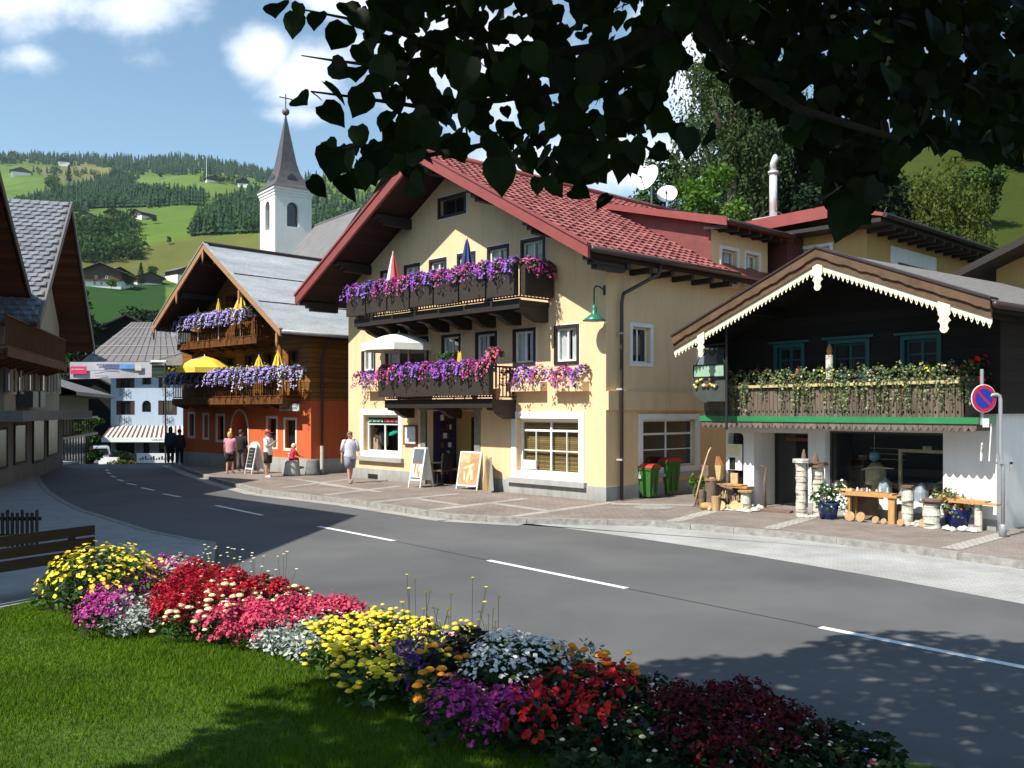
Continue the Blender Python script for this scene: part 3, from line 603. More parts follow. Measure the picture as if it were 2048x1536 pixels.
    v = R(738,757,948,957); MB().box(v[0],v[1],-.045,-.031,v[2],v[3]).build('vent', M_dark, H)
    # menu case on the wall
    q = R(810,836,850,890); mc = MB(); ring(mc, *q, .05, -.08, .0); c = mc.build('menu_case', mplain('red_brown_wood', (.16,.05,.035), .5), H)
    MB().box(q[0]+.051,q[1]-.051,-.05,-.04,q[2]+.051,q[3]-.051).build('menu_sheet', mplain('menu_print', (.72,.74,.76), .5, .35, 22), c)
    # windows on the side
    lt = (M_wpaint, .10, .03)
    window(H, s1, T, sur=lt, nv=1, curtain=mplain('louvre', (.5,.5,.5), .7), glass=M_gdark); window(H, s2, T, sur=(M_wpaint,.16,.04), nv=1, trans=.3, nh=1, glass=M_gdark, sill=(M_plin,.2,.12,.1), name='shop_window')
    for q in (d1, d2): window(H, q, T, sur=lt, nv=1 if q is d2 else 0, curtain=full, glass=M_glass)
    # ---------------- roof
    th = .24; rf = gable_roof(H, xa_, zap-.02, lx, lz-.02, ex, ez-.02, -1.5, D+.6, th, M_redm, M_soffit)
    tiles(rf, xa_, zap-.02, ex, ez-.02, -1.48, D+.55, M_tile, skip=lambda y, t: (y0d-.05 < y < y1d+2.2) and t > .52)
    tiles(rf, xa_, zap-.02, lx, lz-.02, -1.48, D+.55, M_tile)
    m = MB(); m.tube([(xa_,-1.5,zap+.05),(xa_,D+.58,zap+.05)], .11, 10); m.build('ridge_cap', M_redm, rf, True)
    for s, xe, ze in ((1, ex, ez), (-1, lx, lz)):     # verge boards with rolled top edge
        m = MB(); L = hypot(xe-xa_, ze-zap); dx, dz = (xe-xa_)/L, (ze-zap)/L
        P = [(xa_, zap+.07),(xe+.02*s, ze+.07),(xe+.02*s, ze-.30),(xa_, zap-.32)]; m.prism(P, -1.60, -1.505)
        P = [(xa_, zap+.10),(xe+.03*s, ze+.10),(xe+.03*s, ze+.02),(xa_, zap+.02)]; m.prism(P, -1.64, -1.602); m.build('verge_board', M_redm, rf)
        for yy in range(0): pass
    # purlins under the overhang
    m = MB()
    for t in (0.02, .33, .66, .97):
        for s, xe, ze in ((1, ex, ez), (-1, lx, lz)):
            x = xa_+(xe-xa_)*t; z = zap+(ze-zap)*t-.27
            if s == -1 and t < .1: continue
            m = MB()
            for k in range(3): m.box(x-.10, x+.10, -1.42+k*.16, .02, z-.12-.10*k-.02, z-.10*k-.02-.002)
            m.build('purlin', M_dwood, H)
    # rafters + gutter on the right eave
    m = MB(); y = .1
    while y < y0d+.1: m.box(.002, ex-.06, y-.07, y+.07, ez-.40, ez-.25); y += .95
    m.build('rafter', M_dwood, H)
    g = MB(); g.tube([(ex+.06,-1.5,ez-.06),(ex+.06,y0d+.25,ez-.06)], .085, 10); gt = g.build('gutter', M_dkmet, H, True)
    pb = YF.side(1241, 700, .12)[0]
    g = MB(); g.tube([(ex+.02,pb+.9,ez-.12),(ex-.02,pb+.85,ez-.42),(.16,pb+.08,ez-.95),(.16,pb,ez-1.2),(.16,pb,.14)], .052, 10); g.build('downpipe', M_dkmet, gt, True)
    g = MB(); 
    for z in (1.2,3.1,4.6): g.box(.03,.22,pb-.07,pb+.07,z,z+.05)
    g.build('pipe_clip', mplain('zinc', (.4,.4,.4), .5), gt)
    # ---------------- wall dormer with shed roof
    DR = thing('x','x','x'); bpy.data.objects.remove(DR)
    dxe = .75; t0 = .28; xs_ = xa_+(ex-xa_)*t0; zs_ = zap+(ez-zap)*t0+.06; ze_ = dzz+.16; ya, yb = y0d-.35, y1d+.25
    m = MB(); P = [(xs_,zs_),(dxe,ze_),(dxe,ze_-.10),(xs_,zs_-.10)]; m.prism(P, ya+.05, yb-.05); dm = m.build('dormer', M_redm, H)
    m = MB(); 
    for y_ in (ya, yb-.05): P = [(xs_-.1,zs_+.06),(dxe+.03,ze_+.06),(dxe+.03,ze_-.20),(xs_-.1,zs_-.12)]; m.prism(P, y_, y_+.048)
    m.build('verge_board', M_redm, dm)
    m = MB(); P = [(xs_,zs_-.101),(0,ze_-.101+(zs_-ze_)*(0-dxe)/(xs_-dxe)-0.0),(0,zwall(0)+.3),(xs_,zs_-.3)]; zz = ze_+(zs_-ze_)*(dxe-0)/(dxe-xs_)-.105
    P = [(xs_,zs_-.105),(-.003,zz),(-.003,zwall(0)+.1)]; m.prism(P, y0d+.002, y0d+.05); m.prism(P, y1d-.05, y1d-.002); m.build('dormer_cheek', mplain('shaded_red_sheet', (.17,.045,.04), .6, .15, 3), dm)  # roof red dimmed, the cheek's shade is put into its colour
    m = MB(); y = ya+.15
    while y < yb-.1: m.beam((-.1, y, ze_-.16-.02+.05),(dxe-.06, y, ze_-.20),.10,.12); y += .62
    m.build('rafter', M_dwood, dm); MB().tube([(dxe+.07,ya,ze_-.05),(dxe+.07,yb,ze_-.05)], .07, 8).build('gutter', M_dkmet, dm, True)
    # ---------------- annex behind
    ax0, ax1, ay, az_ = 0.02, 6.4, y1d+1.3, 8.55
    a1 = YF.front(1566, 470, ay); a2 = YF.front(1733, 470, ay); ztop = YF.front(1650, 462, ay)[1]
    ax1 = a2[0]; wn = (YF.front(1590,520,ay)[0], YF.front(1660,520,ay)[0], YF.front(1620,560,ay)[1], YF.front(1620,497,ay)[1])
    m = MB(); m.wall([(-.2,.02),(ax1,.02),(ax1,ztop),(-.2,ztop)], [rect(*wn)], .2, y=ay)
    m2 = MB(Z90); m2.wall([(ay,.02),(ay+9,.02),(ay+9,ztop),(ay,ztop)], [rect(ay+2.2,ay+4.6,ztop-1.75,ztop-.75)], .2, y=-ax1); o = len(m.v); m.v += m2.v; m.f += [tuple(i+o for i in f) for f in m2.f]; m.m += [0]*len(m2.f)
    ann = m.build('annex', M_yel2, H); w = window(ann, wn, Matrix.Translation((0,ay,0)), sur=lt, nv=1, glass=M_gdark); 
    MB(Z90).box(ay+1.7,ay+5.3,-ax1-.04,-ax1+.02,ztop-2.0,ztop-.45).build('white_panel', M_white, ann)
    MB(Z90).box(ay+2.2,ay+4.9,-ax1-.07,-ax1-.041,ztop-1.75,ztop-.95).build('pane', M_gdark, ann)
    rx0, rx1 = YF.front(1424, 455, ay-.9)[0], ax1+.95; zl, zr2 = YF.front(1424,447,ay-.9)[1], YF.front(1655,440,ay-.9)[1]
    zr2 = ztop+.45; m = MB(); P = [(rx0,zr2+.02),(rx1-1.4,zr2+.12),(rx1,ztop+.10),(rx1,ztop+.0),(rx1-1.4,zr2-.1),(rx0,zr2-.2)]; m.prism(P, ay-.9, ay+10); ar = m.build('annex_roof', M_redm, ann)
    m = MB(); P = [(rx0,zr2+.05),(rx1-1.4,zr2+.15),(rx1-1.4,zr2-.24),(rx0,zr2-.33)]; m.prism(P, ay-.96, ay-.902); m.build('fascia', M_redm, ar)
    m = MB(); m.box(-.2,ax1-.002,ay-.86,ay+.002,ztop-.12,ztop-.0,0); m.box(ax1,rx1-.1,ay-.85,ay+9.8,ztop-.14,ztop-.02,0)
    y = ay
    while y < ay+9.7: m.box(ax1-.0,rx1-.06,y,y+.12,ztop-.28,ztop-.141,0); y += .75
    m.tube([(rx1+.05,ay-.9,ztop+.03),(rx1+.05,ay+10,ztop+.03)], .08, 8, 0); m.build('eave_boards', M_dwood, ar)
    m = MB(); cx = .02; m.box(-1.2,-.3,y1d+.3,ay,zwall(0)-.2,zr2-.3); m.box(-.3,.55,y1d+.26,ay,zwall(0)-.9,ztop-.1); m.build('link_wall', mplain('dark_red_sheet', (.075,.018,.018), .5), ann)
    ch = YF.front(1540, 430, ay+1.5); zc0 = zr2-.1; cx = ch[0]; m = MB(); m.box(cx-.42,cx+.42,ay+1.2,ay+1.9,zc0,zc0+.62).box(cx-.50,cx+.50,ay+1.12,ay+1.98,zc0+.622,zc0+.72); chm = m.build('chimney', mpaver('pale_brick', (.6,.58,.54), (.5,.49,.46), (.4,.39,.37), .25, .08, 0), ann)
    zt = YF.front(1538, 312, ay+1.5)[1]; m = MB(); m.tube([(cx+.1,ay+1.55,zc0+.7),(cx+.1,ay+1.55,zt-.65)], .14, 12).tube([(cx+.1,ay+1.55,zt-.66),(cx+.1,ay+1.55,zt-.58)], .19, 12).tube([(cx+.1,ay+1.55,zt-.58),(cx+.12,ay+1.5,zt-.3),(cx+.22,ay+1.5,zt-.12),(cx+.2,ay+1.5,zt)], [.13,.11,.12,.05], 10); m.build('flue', mplain('bright_steel', (.75,.75,.76), .35, .08, metal=.4), chm, True)
    m = MB(); m.tube([(cx-.55+.11*i,ay+1.5,zc0+.75+.26*sin(pi*i/10)) for i in range(11)], .02, 6); m.build('cowl', M_dkmet, chm)
    return H
YH = build_yellow()
# ---------------------------------------------------------------- balconies of the yellow house
def balcony(par, x0, x1, p, zf, ztop, mat, nbr, brw=.24, brh=.42, pitch=.13, solid=None, rail=.05, name='balcony'):
    m = MB(); m.box(x0, x1, -p, -.002, zf-.14, zf); m.box(x0-.03, x1+.03, -p-.05, -p, zf-.24, zf+.03)
    m.box(x0-.04,x1+.04,-p-.03,-p+.05,ztop-.05,ztop); m.box(x0-.03,x0+.04,-p,-.002,ztop-.051,ztop-.001); m.box(x1-.04,x1+.03,-p,-.002,ztop-.051,ztop-.001)
    b = m.build(name, mat, par)
    m = MB(); n = int((x1-x0)/pitch)
    for i in range(n+1): x = x0+(x1-x0)*i/n; m.box(x-.015,x+.015,-p-.005,-p+.025,zf+.10,ztop-.051)
    m.box(x0,x1,-p-.006,-p+.026,zf+.06,zf+.10)
    k = int(p/pitch)
    for s in (x0, x1):
        for i in range(1, k): y = -p*i/k; m.box(s-.015,s+.015,y-.012,y+.012,zf+.10,ztop-.051)
        m.box(s-.016,s+.016,-p+.03,-.002,zf+.06,zf+.10)
    m.build('balusters', mat, b)
    for i in range(nbr):
        x = x0+.15+(x1-x0-.3)*i/(nbr-1); m = MB(); P = [(0,zf-.141),(-p+.02,zf-.141),(-p+.02,zf-.30),(-p*.72,zf-.34),(-p*.60,zf-.30-brh*.35),(-p*.30,zf-.32-brh*.6),(-p*.22,zf-.14-brh),(0,zf-.14-brh)]
        vs = [(x-brw/2,y,z) for y,z in P]+[(x+brw/2,y,z) for y,z in P]; k = len(P)
        m.add(vs, [tuple(range(k)), tuple(range(2*k-1,k-1,-1))]+[((j+1)%k, j, k+j, k+(j+1)%k) for j in range(k)]); m.build('bracket', mat, b)
    return b
def ybal():
    fr = YF.front; p = 1.15
    xr, zt = fr(1040, 531, -p); xl, _ = fr(712, 600, -p); zf = fr(880, 619, -p)[1]; YB1 = (xl, xr, p, zf, zt)
    balcony(YH, xl, xr, p, zf, zf+1.02, M_dwood, 8)
    xr2, zt2 = fr(985, 758, -.95); xl2, _ = fr(773, 790, -.95); zf2 = fr(900, 800, -.95)[1]
    balcony(YH, xl2, xr2, .95, zf2, zf2+.98, M_dwood, 3)
    return YB1, (xl2, xr2, .95, zf2, zf2+.98)
YB1, YB2 = ybal()
print('YELLOW', YW, YF.xm, YF.zr, YF.sl, YF.ex, YF.ez, YB1, YB2, YF.s)
# ================================================================ orange house with timber upper floors
A1 = gp(622, 949, .12); B1 = gp(366, 928, .12); OF = Frame((A1.x, A1.y, 0), (A1.x-B1.x, A1.y-B1.y)); OW = (A1-B1).length
M_or = mplaster('orange_plaster', (.60,.135,.05), .12); M_tim = mplanks('brown_timber', (.27,.115,.028), .19, 'Z', .18, .6, .09); M_tim2 = mplanks('brown_balcony_boards', (.17,.065,.018), .12, 'X', .3, .65, .1)
M_sheet = None
def msheet():
    t = NT('grey_roof_sheet'); co = t.coord((1,1,1)); a = t.noise(t.coord((1,.25,1)), 1.6, 7, .7); b = t.noise(co, 9, 5, .7)
    c = t.ramp(a, [(.3, (.26,.275,.285)), (.52, (.37,.39,.40)), (.72, (.48,.50,.51))]); c = t.mix(1.0, c, t.ramp(b, [(.3, (.8,)*3), (.65, (1.1,)*3)]), 'MULTIPLY'); t.col(c).set(Roughness=.6, Metallic=0); t.bump(b, .2, .02); return t.mat
M_sheet = msheet(); M_wood_lt = mplain('light_verge_wood', (.36,.19,.09), .7, .2, 4, .15, stretch=(1,1,8)); M_cream = mplain('cream_reveal', (.72,.66,.52), .8, .08, 4)
def build_orange():
    H = thing('orange_house', 'orange and brown timber inn with a grey sheet roof and two balconies of lilac flowers', 'house', OF.o, OF.rot)
    fr = OF.front; W = OW; oh = 1.7
    xa, za = fr(410, 489, -oh); xl, zl = fr(309, 684, -oh); xr, zr = fr(563, 612, -oh)
    sl = ((za-zl)/(xa-xl)+(za-zr)/(xr-xa))/2; zl = za-sl*(xa-xl); zr_ = za-sl*(xr-xa)
    OF.xa, OF.za, OF.sl = xa, za, sl
    zwall = lambda x: za-.25-sl*abs(x-xa); D = 11.0; zt = fr(480, 803, 0)[1]
    def R(x0, x1, y0, y1, v=0.0):
        a = fr(x0, y1, v)[0]; b = fr(x1, y0, v)[0]; mid = (x0+x1)/2; return (a, b, fr(mid, y1, v)[1], fr(mid, y0, v)[1])
    xw0 = -W; ws = [R(378,388,828,872), R(407.5,416,830,875), R(434,447.5,832,880), R(535,553,837,893), R(570,591,840,897)]
    xw0 = min(-W, ws[0][0]-.4)
    ar = R(463,496,822,941); ar = (ar[0], ar[1], .05, ar[3])
    c = (ar[0]+ar[1])/2; hw = (ar[1]-ar[0])/2; hh = ar[3]; AP = [(ar[1],1.45)]+[(c+hw*cos(pi*i/12), 1.45+(hh-1.45)*sin(pi*i/12)**.85) for i in range(1,12)]+[(ar[0],1.45)]
    m = MB(); m.wall([(xw0,.02),(ar[0],.02)]+AP[::-1]+[(ar[1],.02),(0,.02),(0,zt),(xw0,zt)], [rect(*w) for w in ws], .25)
    k = [(ar[0],.02)]+AP[::-1]+[(ar[1],.02)]; n = len(k); m.add([(x,0,z) for x,z in k]+[(x,.7,z) for x,z in k], [(i,i+1,n+i+1,n+i) for i in range(n-1)])
    m.add([(xw0,0,.02),(xw0,D,.02),(xw0,D,zt),(xw0,0,zt)], [(0,3,2,1)]); m.add([(0,0,.02),(0,D,.02),(0,D,zt),(0,0,zt)], [(0,1,2,3)]); m.add([(xw0,D,.02),(0,D,.02),(0,D,zt),(xw0,D,zt)], [(0,3,2,1)])
    m.build('wall', M_or, H)
    # timber upper wall
    tw = [R(578.5,596,702,748), R(428,440,716,760), R(452,470,715,764), R(492,507,712,765), R(531,545,708,765)]; up = [R(455,500,590,640), R(513,540,592,640)]
    m = MB(); m.wall([(xw0,zt),(0,zt),(0,zwall(0)),(xa,zwall(xa)),(xw0,zwall(xw0))], [rect(*w) for w in tw+up], .3, y=-.02)
    m.add([(0,-.02,zt),(0,D,zt),(0,D,zwall(0)),(0,-.02,zwall(0))], [(0,1,2,3)]); m.add([(xw0,-.02,zt),(xw0,D,zt),(xw0,D,zwall(xw0)),(xw0,-.02,zwall(xw0))], [(0,3,2,1)])
    m.add([(xw0,D,zt),(0,D,zt),(0,D,zwall(0)),(xa,D,zwall(xa)),(xw0,D,zwall(xw0))], [(0,4,3,2,1)]); m.build('timber_wall', M_tim, H)
    MB().box(xw0+.2,-.2,.4,D-.2,zt-.2,zt).box(xw0+.2,-.2,.4,D-.2,zt+2.7,zt+2.8).box(xw0+.2,-.2,2.2,2.25,.1,zt+3).build('floor_slab', M_dark, H)
    MB().box(xw0-.02, ar[0]-.05, -.05, .02, .02, .70).build('plinth', M_plin, H); MB().box(ar[1]+.05, .05, -.05, .02, .02, .70).box(.001,.05,.021,D,.02,.70).build('plinth', M_plin, H)
    for w in ws: window(H, w, sur=(M_cream,.10,.012), sash=M_dwood, nv=0, rec=.16, glass=M_gdark)
    for w in tw: window(H, w, Matrix.Translation((0,-.02,0)), sur=(M_tim2,.07,.03), sash=M_dwood, nv=1, rec=.12, glass=M_gdark)
    for w in up: window(H, w, Matrix.Translation((0,-.02,0)), sur=(M_tim2,.06,.03), sash=M_dwood, nv=1, rec=.26, glass=M_gdark, name='balcony_door')
    en = MB(); ko = [(c+(x-c)*1.13, z*1.04 if z > .1 else z) for x, z in k]; o = len(k)
    en.add([(x,-.02,z) for x,z in ko]+[(x,-.02,z) for x,z in k], [(i,o+i,o+i+1,i+1) for i in range(o-1)]); en.add([(x,-.02,z) for x,z in ko]+[(x,.02,z) for x,z in ko], [(i,i+1,o+i+1,o+i) for i in range(o-1)])
    e = en.build('entrance', M_cream, H); MB().box(ar[0]-.05,ar[1]+.05,.68,.72,.05,ar[3]+.2).build('door', mplain('brown_door', (.09,.045,.02), .5, .3, 4), e)
    MB().box(c+.25,ar[1]-.1,.62,.679,.3,2.2).build('pane', M_gdark, e)
    # roof
    D2 = D+.8; rf = gable_roof(H, xa, za, xl, zl, xr, zr_, -oh, D2, .22, M_sheet, M_soffit)
    m = MB()
    for s, xe, ze in ((1, xr, zr_), (-1, xl, zl)):
        P = [(xa,za+.05),(xe,ze+.05),(xe,ze-.22),(xa,za-.22)]; m2 = MB(); m2.prism(P, -oh-.07, -oh-.002); m2.build('verge_board', M_wood_lt, rf)
        mm = MB(); P = [(xa,za+.09),(xe,ze+.09),(xe,ze+.045),(xa,za+.045)]; mm.prism(P, -oh-.10, -oh+.05); mm.build('verge_flashing', M_sheet, rf)
    L = hypot(xr-xa, za-zr_); dx, dz = (xr-xa)/L, (zr_-za)/L
    m = MB()
    for t in (.36,.68): m.beam((xa+dx*L*t,-oh+.1,za+dz*L*t+.012),(xa+dx*L*t,D2,za+dz*L*t+.012),.05,.03)
    m.build('roof_seam', M_dkmet, rf)
    MB().tube([(xa,-oh-.05,za+.05),(xa,D2,za+.05)], .07, 8).build('ridge_cap', M_dkmet, rf)
    g = MB(); g.tube([(xr+.06,-oh,zr_-.05),(xr+.06,D2,zr_-.05)], .08, 10); gt = g.build('gutter', mplain('zinc_gutter', (.30,.31,.32), .5, .15, 4, metal=.3), H, True)
    g = MB(); g.tube([(xr,.55,zr_-.1),(.25,.45,zr_-.6),(.12,.42,zr_-1.0),(.12,.42,1.2)], .05, 10); g.build('downpipe', M_dkmet, gt, True); MB().tube([(.12,.42,1.2),(.12,.42,.14)], .075, 10).build('pipe_shoe', mplain('pipe_grey', (.55,.53,.48), .6), gt)
    m = MB()
    for t in (.10,.50,.93):
        for s, xe, ze in ((1,xr,zr_),(-1,xl,zl)): x = xa+(xe-xa)*t; z = za-.24-sl*abs(x-xa); MB().box(x-.09,x+.09,-oh+.1,.0,z-.2,z).build('purlin', M_dwood, H)
    m = MB()
    for t in (0,.5,.97):
        for s, xe, ze in ((1,xr,zr_),(-1,xl,zl)):
            if t == 0 and s < 0: continue
            x = xa+(xe-xa)*t; z = za-.20-sl*abs(x-xa); m.prism([(x-.05,z),(x+.05,z),(x+.06,z-.3),(x,z-.52),(x-.06,z-.3)], -oh-.12, -oh-.075)
    m.build('pendant', M_wood_lt, rf)
    # balconies
    p = .8; xb0, zf = fr(347, 797, -p); xb1 = fr(566, 806, -p)[0]; zf = fr(455, 803, -p)[1]+.12
    b1 = (xb0, xb1, p, zf, zf+.95); balcony(H, *b1, M_tim2, 10, brw=.12, brh=.2, pitch=.15)
    xc0, _ = fr(357, 696, -p); xc1 = fr(514, 677, -p)[0]; zf2 = fr(440, 684, -p)[1]+.05
    b2 = (xc0, xc1, p, zf2, zf2+.95); balcony(H, *b2, M_tim2, 8, brw=.12, brh=.2, pitch=.15)
    # name board above the windows
    q = R(562,601,808,822,-.35); sb = MB().box(q[0],q[1],-.42,-.37,q[2],q[3]).build('name_board', mplain('weathered_board', (.42,.44,.42), .8, .25, 6, .2), H)
    m = MB()
    for row in range(2):
        x = q[0]+.08
        while x < q[1]-.1: w = random.choice((.03,.05,.04)); zz = q[2]+.08+row*.13; m.box(x,x+w,-.425,-.4205,zz,zz+.07); x += w+.02
    m.build('lettering', mplain('faded_letters', (.16,.17,.17), .8), sb); MB().box(q[0]+.2,q[0]+.23,-.41,-.02,q[3],q[3]+.02).box(q[1]-.23,q[1]-.2,-.41,-.02,q[3],q[3]+.02).build('bracket', M_dkmet, sb)
    return H, b1, b2
OH, OB1, OB2 = build_orange()
# ================================================================ dark timber chalet with the craft shop
C2 = gp(1993, 1062, .12); CF = Frame((C2.x, C2.y, 0), (.61, -.793))
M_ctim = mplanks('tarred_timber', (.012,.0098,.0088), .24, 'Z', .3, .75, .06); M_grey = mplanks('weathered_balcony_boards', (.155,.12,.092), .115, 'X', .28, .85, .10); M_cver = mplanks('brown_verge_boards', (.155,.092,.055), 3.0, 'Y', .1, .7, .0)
M_teal = mplain('teal_paint', (.009,.072,.072), .5, .15, 4); M_grn = mplain('green_rail_paint', (.03,.20,.075), .4, .12, 3, .05); M_cream2 = mplain('cream_fretwork', (.80,.74,.52), .6, .07, 5); M_rail = mplain('straw_rail', (.50,.42,.20), .7, .12, 8)
def build_chalet():
    H = thing('timber_chalet', 'dark timber chalet with a white shop front, carved cream eaves and a plant covered balcony', 'house', CF.o, CF.rot)
    fr = CF.front; oh = 1.75
    def R(x0, x1, y0, y1, v=0.0):
        a = fr(x0, y1, v)[0]; b = fr(x1, y0, v)[0]; mid = (x0+x1)/2; return (a, b, fr(mid, y1, v)[1], fr(mid, y0, v)[1])
    xa, za = fr(1637, 500, -oh); xl, zl = fr(1349, 676, -oh); xr, zr = fr(1985, 583, -oh); sl = (za-zl)/(xa-xl); zr = za-sl*(xr-xa); D = 10.5
    CF.xa, CF.za, CF.sl, CF.xr, CF.xl = xa, za, sl, xr, xl
    zf = fr(1680, 836, -.8)[1]; x0 = fr(1452, 900, 0)[0]; zwall = lambda x: za-.2-sl*abs(x-xa)
    sw = R(1650,1886,864,1000); dr = R(1508,1616,866,1020); dr = (dr[0],dr[1],.02,dr[3]); aw = R(1456,1487,866,990)
    print('CH', xa, za, xl, zl, xr, zr, zf, sw, dr)
    AW = [(aw[0],aw[2]),(aw[1],aw[2]),(aw[1],aw[3]-.12)]+[(aw[1]-.12+.12*cos(pi/2*i/5),aw[3]-.12+.12*sin(pi/2*i/5)) for i in range(1,6)]+[(aw[0]+.02,aw[3]),(aw[0],aw[3]-.1)]
    m = MB(); m.wall([(x0,.02),(dr[0],.02),(dr[0],dr[3]),(dr[1],dr[3]),(dr[1],.02),(0,.02),(0,zf+.1),(x0,zf+.1)], [rect(*sw), AW], .3)
    k = [(dr[0],.02),(dr[0],dr[3]),(dr[1],dr[3]),(dr[1],.02)]; m.add([(x,0,z) for x,z in k]+[(x,.9,z) for x,z in k], [(i,i+1,4+i+1,4+i) for i in range(3)])
    m.add([(0,0,.02),(0,D,.02),(0,D,zf+.1),(0,0,zf+.1)], [(0,1,2,3)]); m.add([(x0,0,.02),(x0,D,.02),(x0,D,zf+.1),(x0,0,zf+.1)], [(0,3,2,1)]); m.add([(x0,D,.02),(0,D,.02),(0,D,zf+.1),(x0,D,zf+.1)], [(0,3,2,1)])
    m.build('wall', M_white, H)
    MB().box(dr[1]+.01,-.0,-.02,.03,.02,.34).build('plinth', M_plin, H)
    # upper storey (slightly proud of the white walls)
    u0, u1 = x0-.25, .12; wins = [R(1669,1738,686,748), R(1560,1609,695,745), R(1815,1880,678,738)]
    m = MB(); m.wall([(u0,zf+.1),(u1,zf+.1),(u1,zwall(u1)),(xa,zwall(xa)),(u0,zwall(u0))], [rect(*w) for w in wins], .2, y=-.10)
    m.add([(u1,-.1,zf+.1),(u1,D,zf+.1),(u1,D,zwall(u1)),(u1,-.1,zwall(u1))], [(0,1,2,3)]); m.add([(u0,-.1,zf+.1),(u0,D,zf+.1),(u0,D,zwall(u0)),(u0,-.1,zwall(u0))], [(0,3,2,1)])
    m.add([(u0,D,zf+.1),(u1,D,zf+.1),(u1,D,zwall(u1)),(xa,D,zwall(xa)),(u0,D,zwall(u0))], [(0,4,3,2,1)])
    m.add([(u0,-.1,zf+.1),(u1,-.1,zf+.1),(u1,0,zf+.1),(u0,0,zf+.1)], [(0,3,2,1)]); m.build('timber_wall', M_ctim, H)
    MB().box(u0+.2,u1-.2,.3,D-.3,zf-.1,zf+.05).build('floor_slab', M_dark, H)
    for i, w in enumerate(wins):
        ww = window(H, w, Matrix.Translation((0,-.1,0)), sur=(M_teal,.09,.04), sash=M_teal, nv=1, nh=1, rec=.06, glass=M_gdark)
        MB().box(w[0]-.22,w[1]+.22,-.20,-.105,w[3]+.095,w[3]+.15).build('lintel_cap', M_teal, ww)
    # shop front
    w = window(H, sw, sash=mplain('dark_frame', (.03,.03,.03), .4), nv=0, rec=.2, glass=mglass('shop_glass', .05), name='shop_window', sw=.05)
    x,X,z,Z = sw; MB().box(x-.05,X+.05,.1,.9,z-.06,z-.005).build('display_shelf', mplain('display_wood', (.16,.12,.08), .6), w)
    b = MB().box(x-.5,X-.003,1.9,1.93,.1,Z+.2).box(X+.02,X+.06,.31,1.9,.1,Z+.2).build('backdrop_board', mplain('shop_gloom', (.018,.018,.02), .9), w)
    m = MB(); mats = [mplain('pale_wood_goods', (.52,.42,.26), .7, .3, 9), mplain('dusky_glass', (.25,.30,.33), .2, .3, 5), mplain('white_goods', (.7,.68,.62), .6, .2, 9), mplain('blue_ornament', (.10,.26,.38), .5)]
    zb = z+.0
    ring(m, X-1.35, X-.18, z+.02, z+1.12, .07, .62, .68, 0)
    rg = random.Random(4)
    for i in range(26):
        px_ = x+.15+rg.random()*(X-x-.4); py_ = .2+rg.random()*.4; h = rg.uniform(.06,.22); r = rg.uniform(.02,.05); m.lathe([(r*.8,0),(r,h*.3),(r*.5,h*.6),(r*.6,h*.8),(0,h)], 8, (px_,py_,zb), rg.choice((0,1,2,2)))
    for px_, h in ((X-.65,.42),(X-1.5,.5),(X-1.0,.3)): m.lathe([(.16,0),(.16,h*.5),(.11,h*.8),(0,h)], 12, (px_,.33,zb), 1)
    m.lathe([(0,-.13),(.10,-.08),(.13,0),(.10,.08),(0,.13)], 12, (x+1.05,.35,z+.95), 3); m.tube([(x+1.05,.35,z+1.08),(x+1.05,.35,Z)], .006, 4, 2)
    m.tube([(x+.75,.3,z+.62),(x+1.0,.3,z+.70),(x+1.55,.3,z+.69)], [.01,.03,.012], 6, 0); m.box(x+.03,x+.28,.3,.45,zb,zb+.34,0); m.box(x+.34,x+.9,.25,.5,zb,zb+.06,0)
    m.lathe([(.09,0),(.09,.26),(.24,.28),(.24,.62),(.10,.78),(0,.8)], 9, (X-1.95,.7,zb), 0); m.box(x+1.9,x+2.1,.9,.92,Z-.45,Z-.32,2)
    for i in range(3): m.box(x+.05,x+.95,1.85,1.89,Z-.72+i*.13,Z-.70+i*.13,0)
    m.build('shop_display', mats, w)
    d = MB(); dy = .88; ring(d, dr[0], dr[1], .02, dr[3], .06, dy-.03, dy+.03); dd = d.build('door', mplain('dark_door_frame', (.02,.02,.022), .4), H)
    MB().box(dr[0]+.06,dr[1]-.06,dy-.005,dy+.005,.08,dr[3]-.06).build('pane', M_gdark, dd)
    m = MB(); cx = dr[1]-.42; m.box(cx-.12,cx+.12,dy-.05,dy-.006,1.35,1.75,0).box(cx-.18,cx+.10,dy-.055,dy-.0061,1.08,1.30,0); m.build('notice', mplain('dim_notice', (.40,.44,.42), .8, .15, 9), dd)
    m = MB(); m.prism([(cx-.30,.92),(cx-.10,1.10),(cx+.14,1.06),(cx+.14,.82),(cx-.06,.78)], dy-.07, dy-.055); m.prism([(cx-.16,.76),(cx+.14,.76),(cx+.14,.50),(cx-.14,.50)], dy-.07, dy-.055); m.build('painted_sign', mplain('pale_blue_sign', (.55,.64,.74), .6, .2, 14), dd)
    MB().box(dr[0]+.35,dr[1]-.5,dy-.06,dy-.006,1.78,1.86).build('door_banner', mplain('dull_red', (.18,.03,.02), .7), dd)
    MB().box(aw[0]-.02,aw[1]+.02,.22,.24,aw[2]-.02,aw[3]+.02).build('pane', M_gdark, H)
    # roof: sheet, verge with wavy upper board
    gr = gable_roof(H, xa, za, xl, zl, xr, zr, -oh, D+.9, .20, mplain('roof_gravel', (.16,.15,.14), .9, .35, 10, .6, bscale=60), M_ctim)
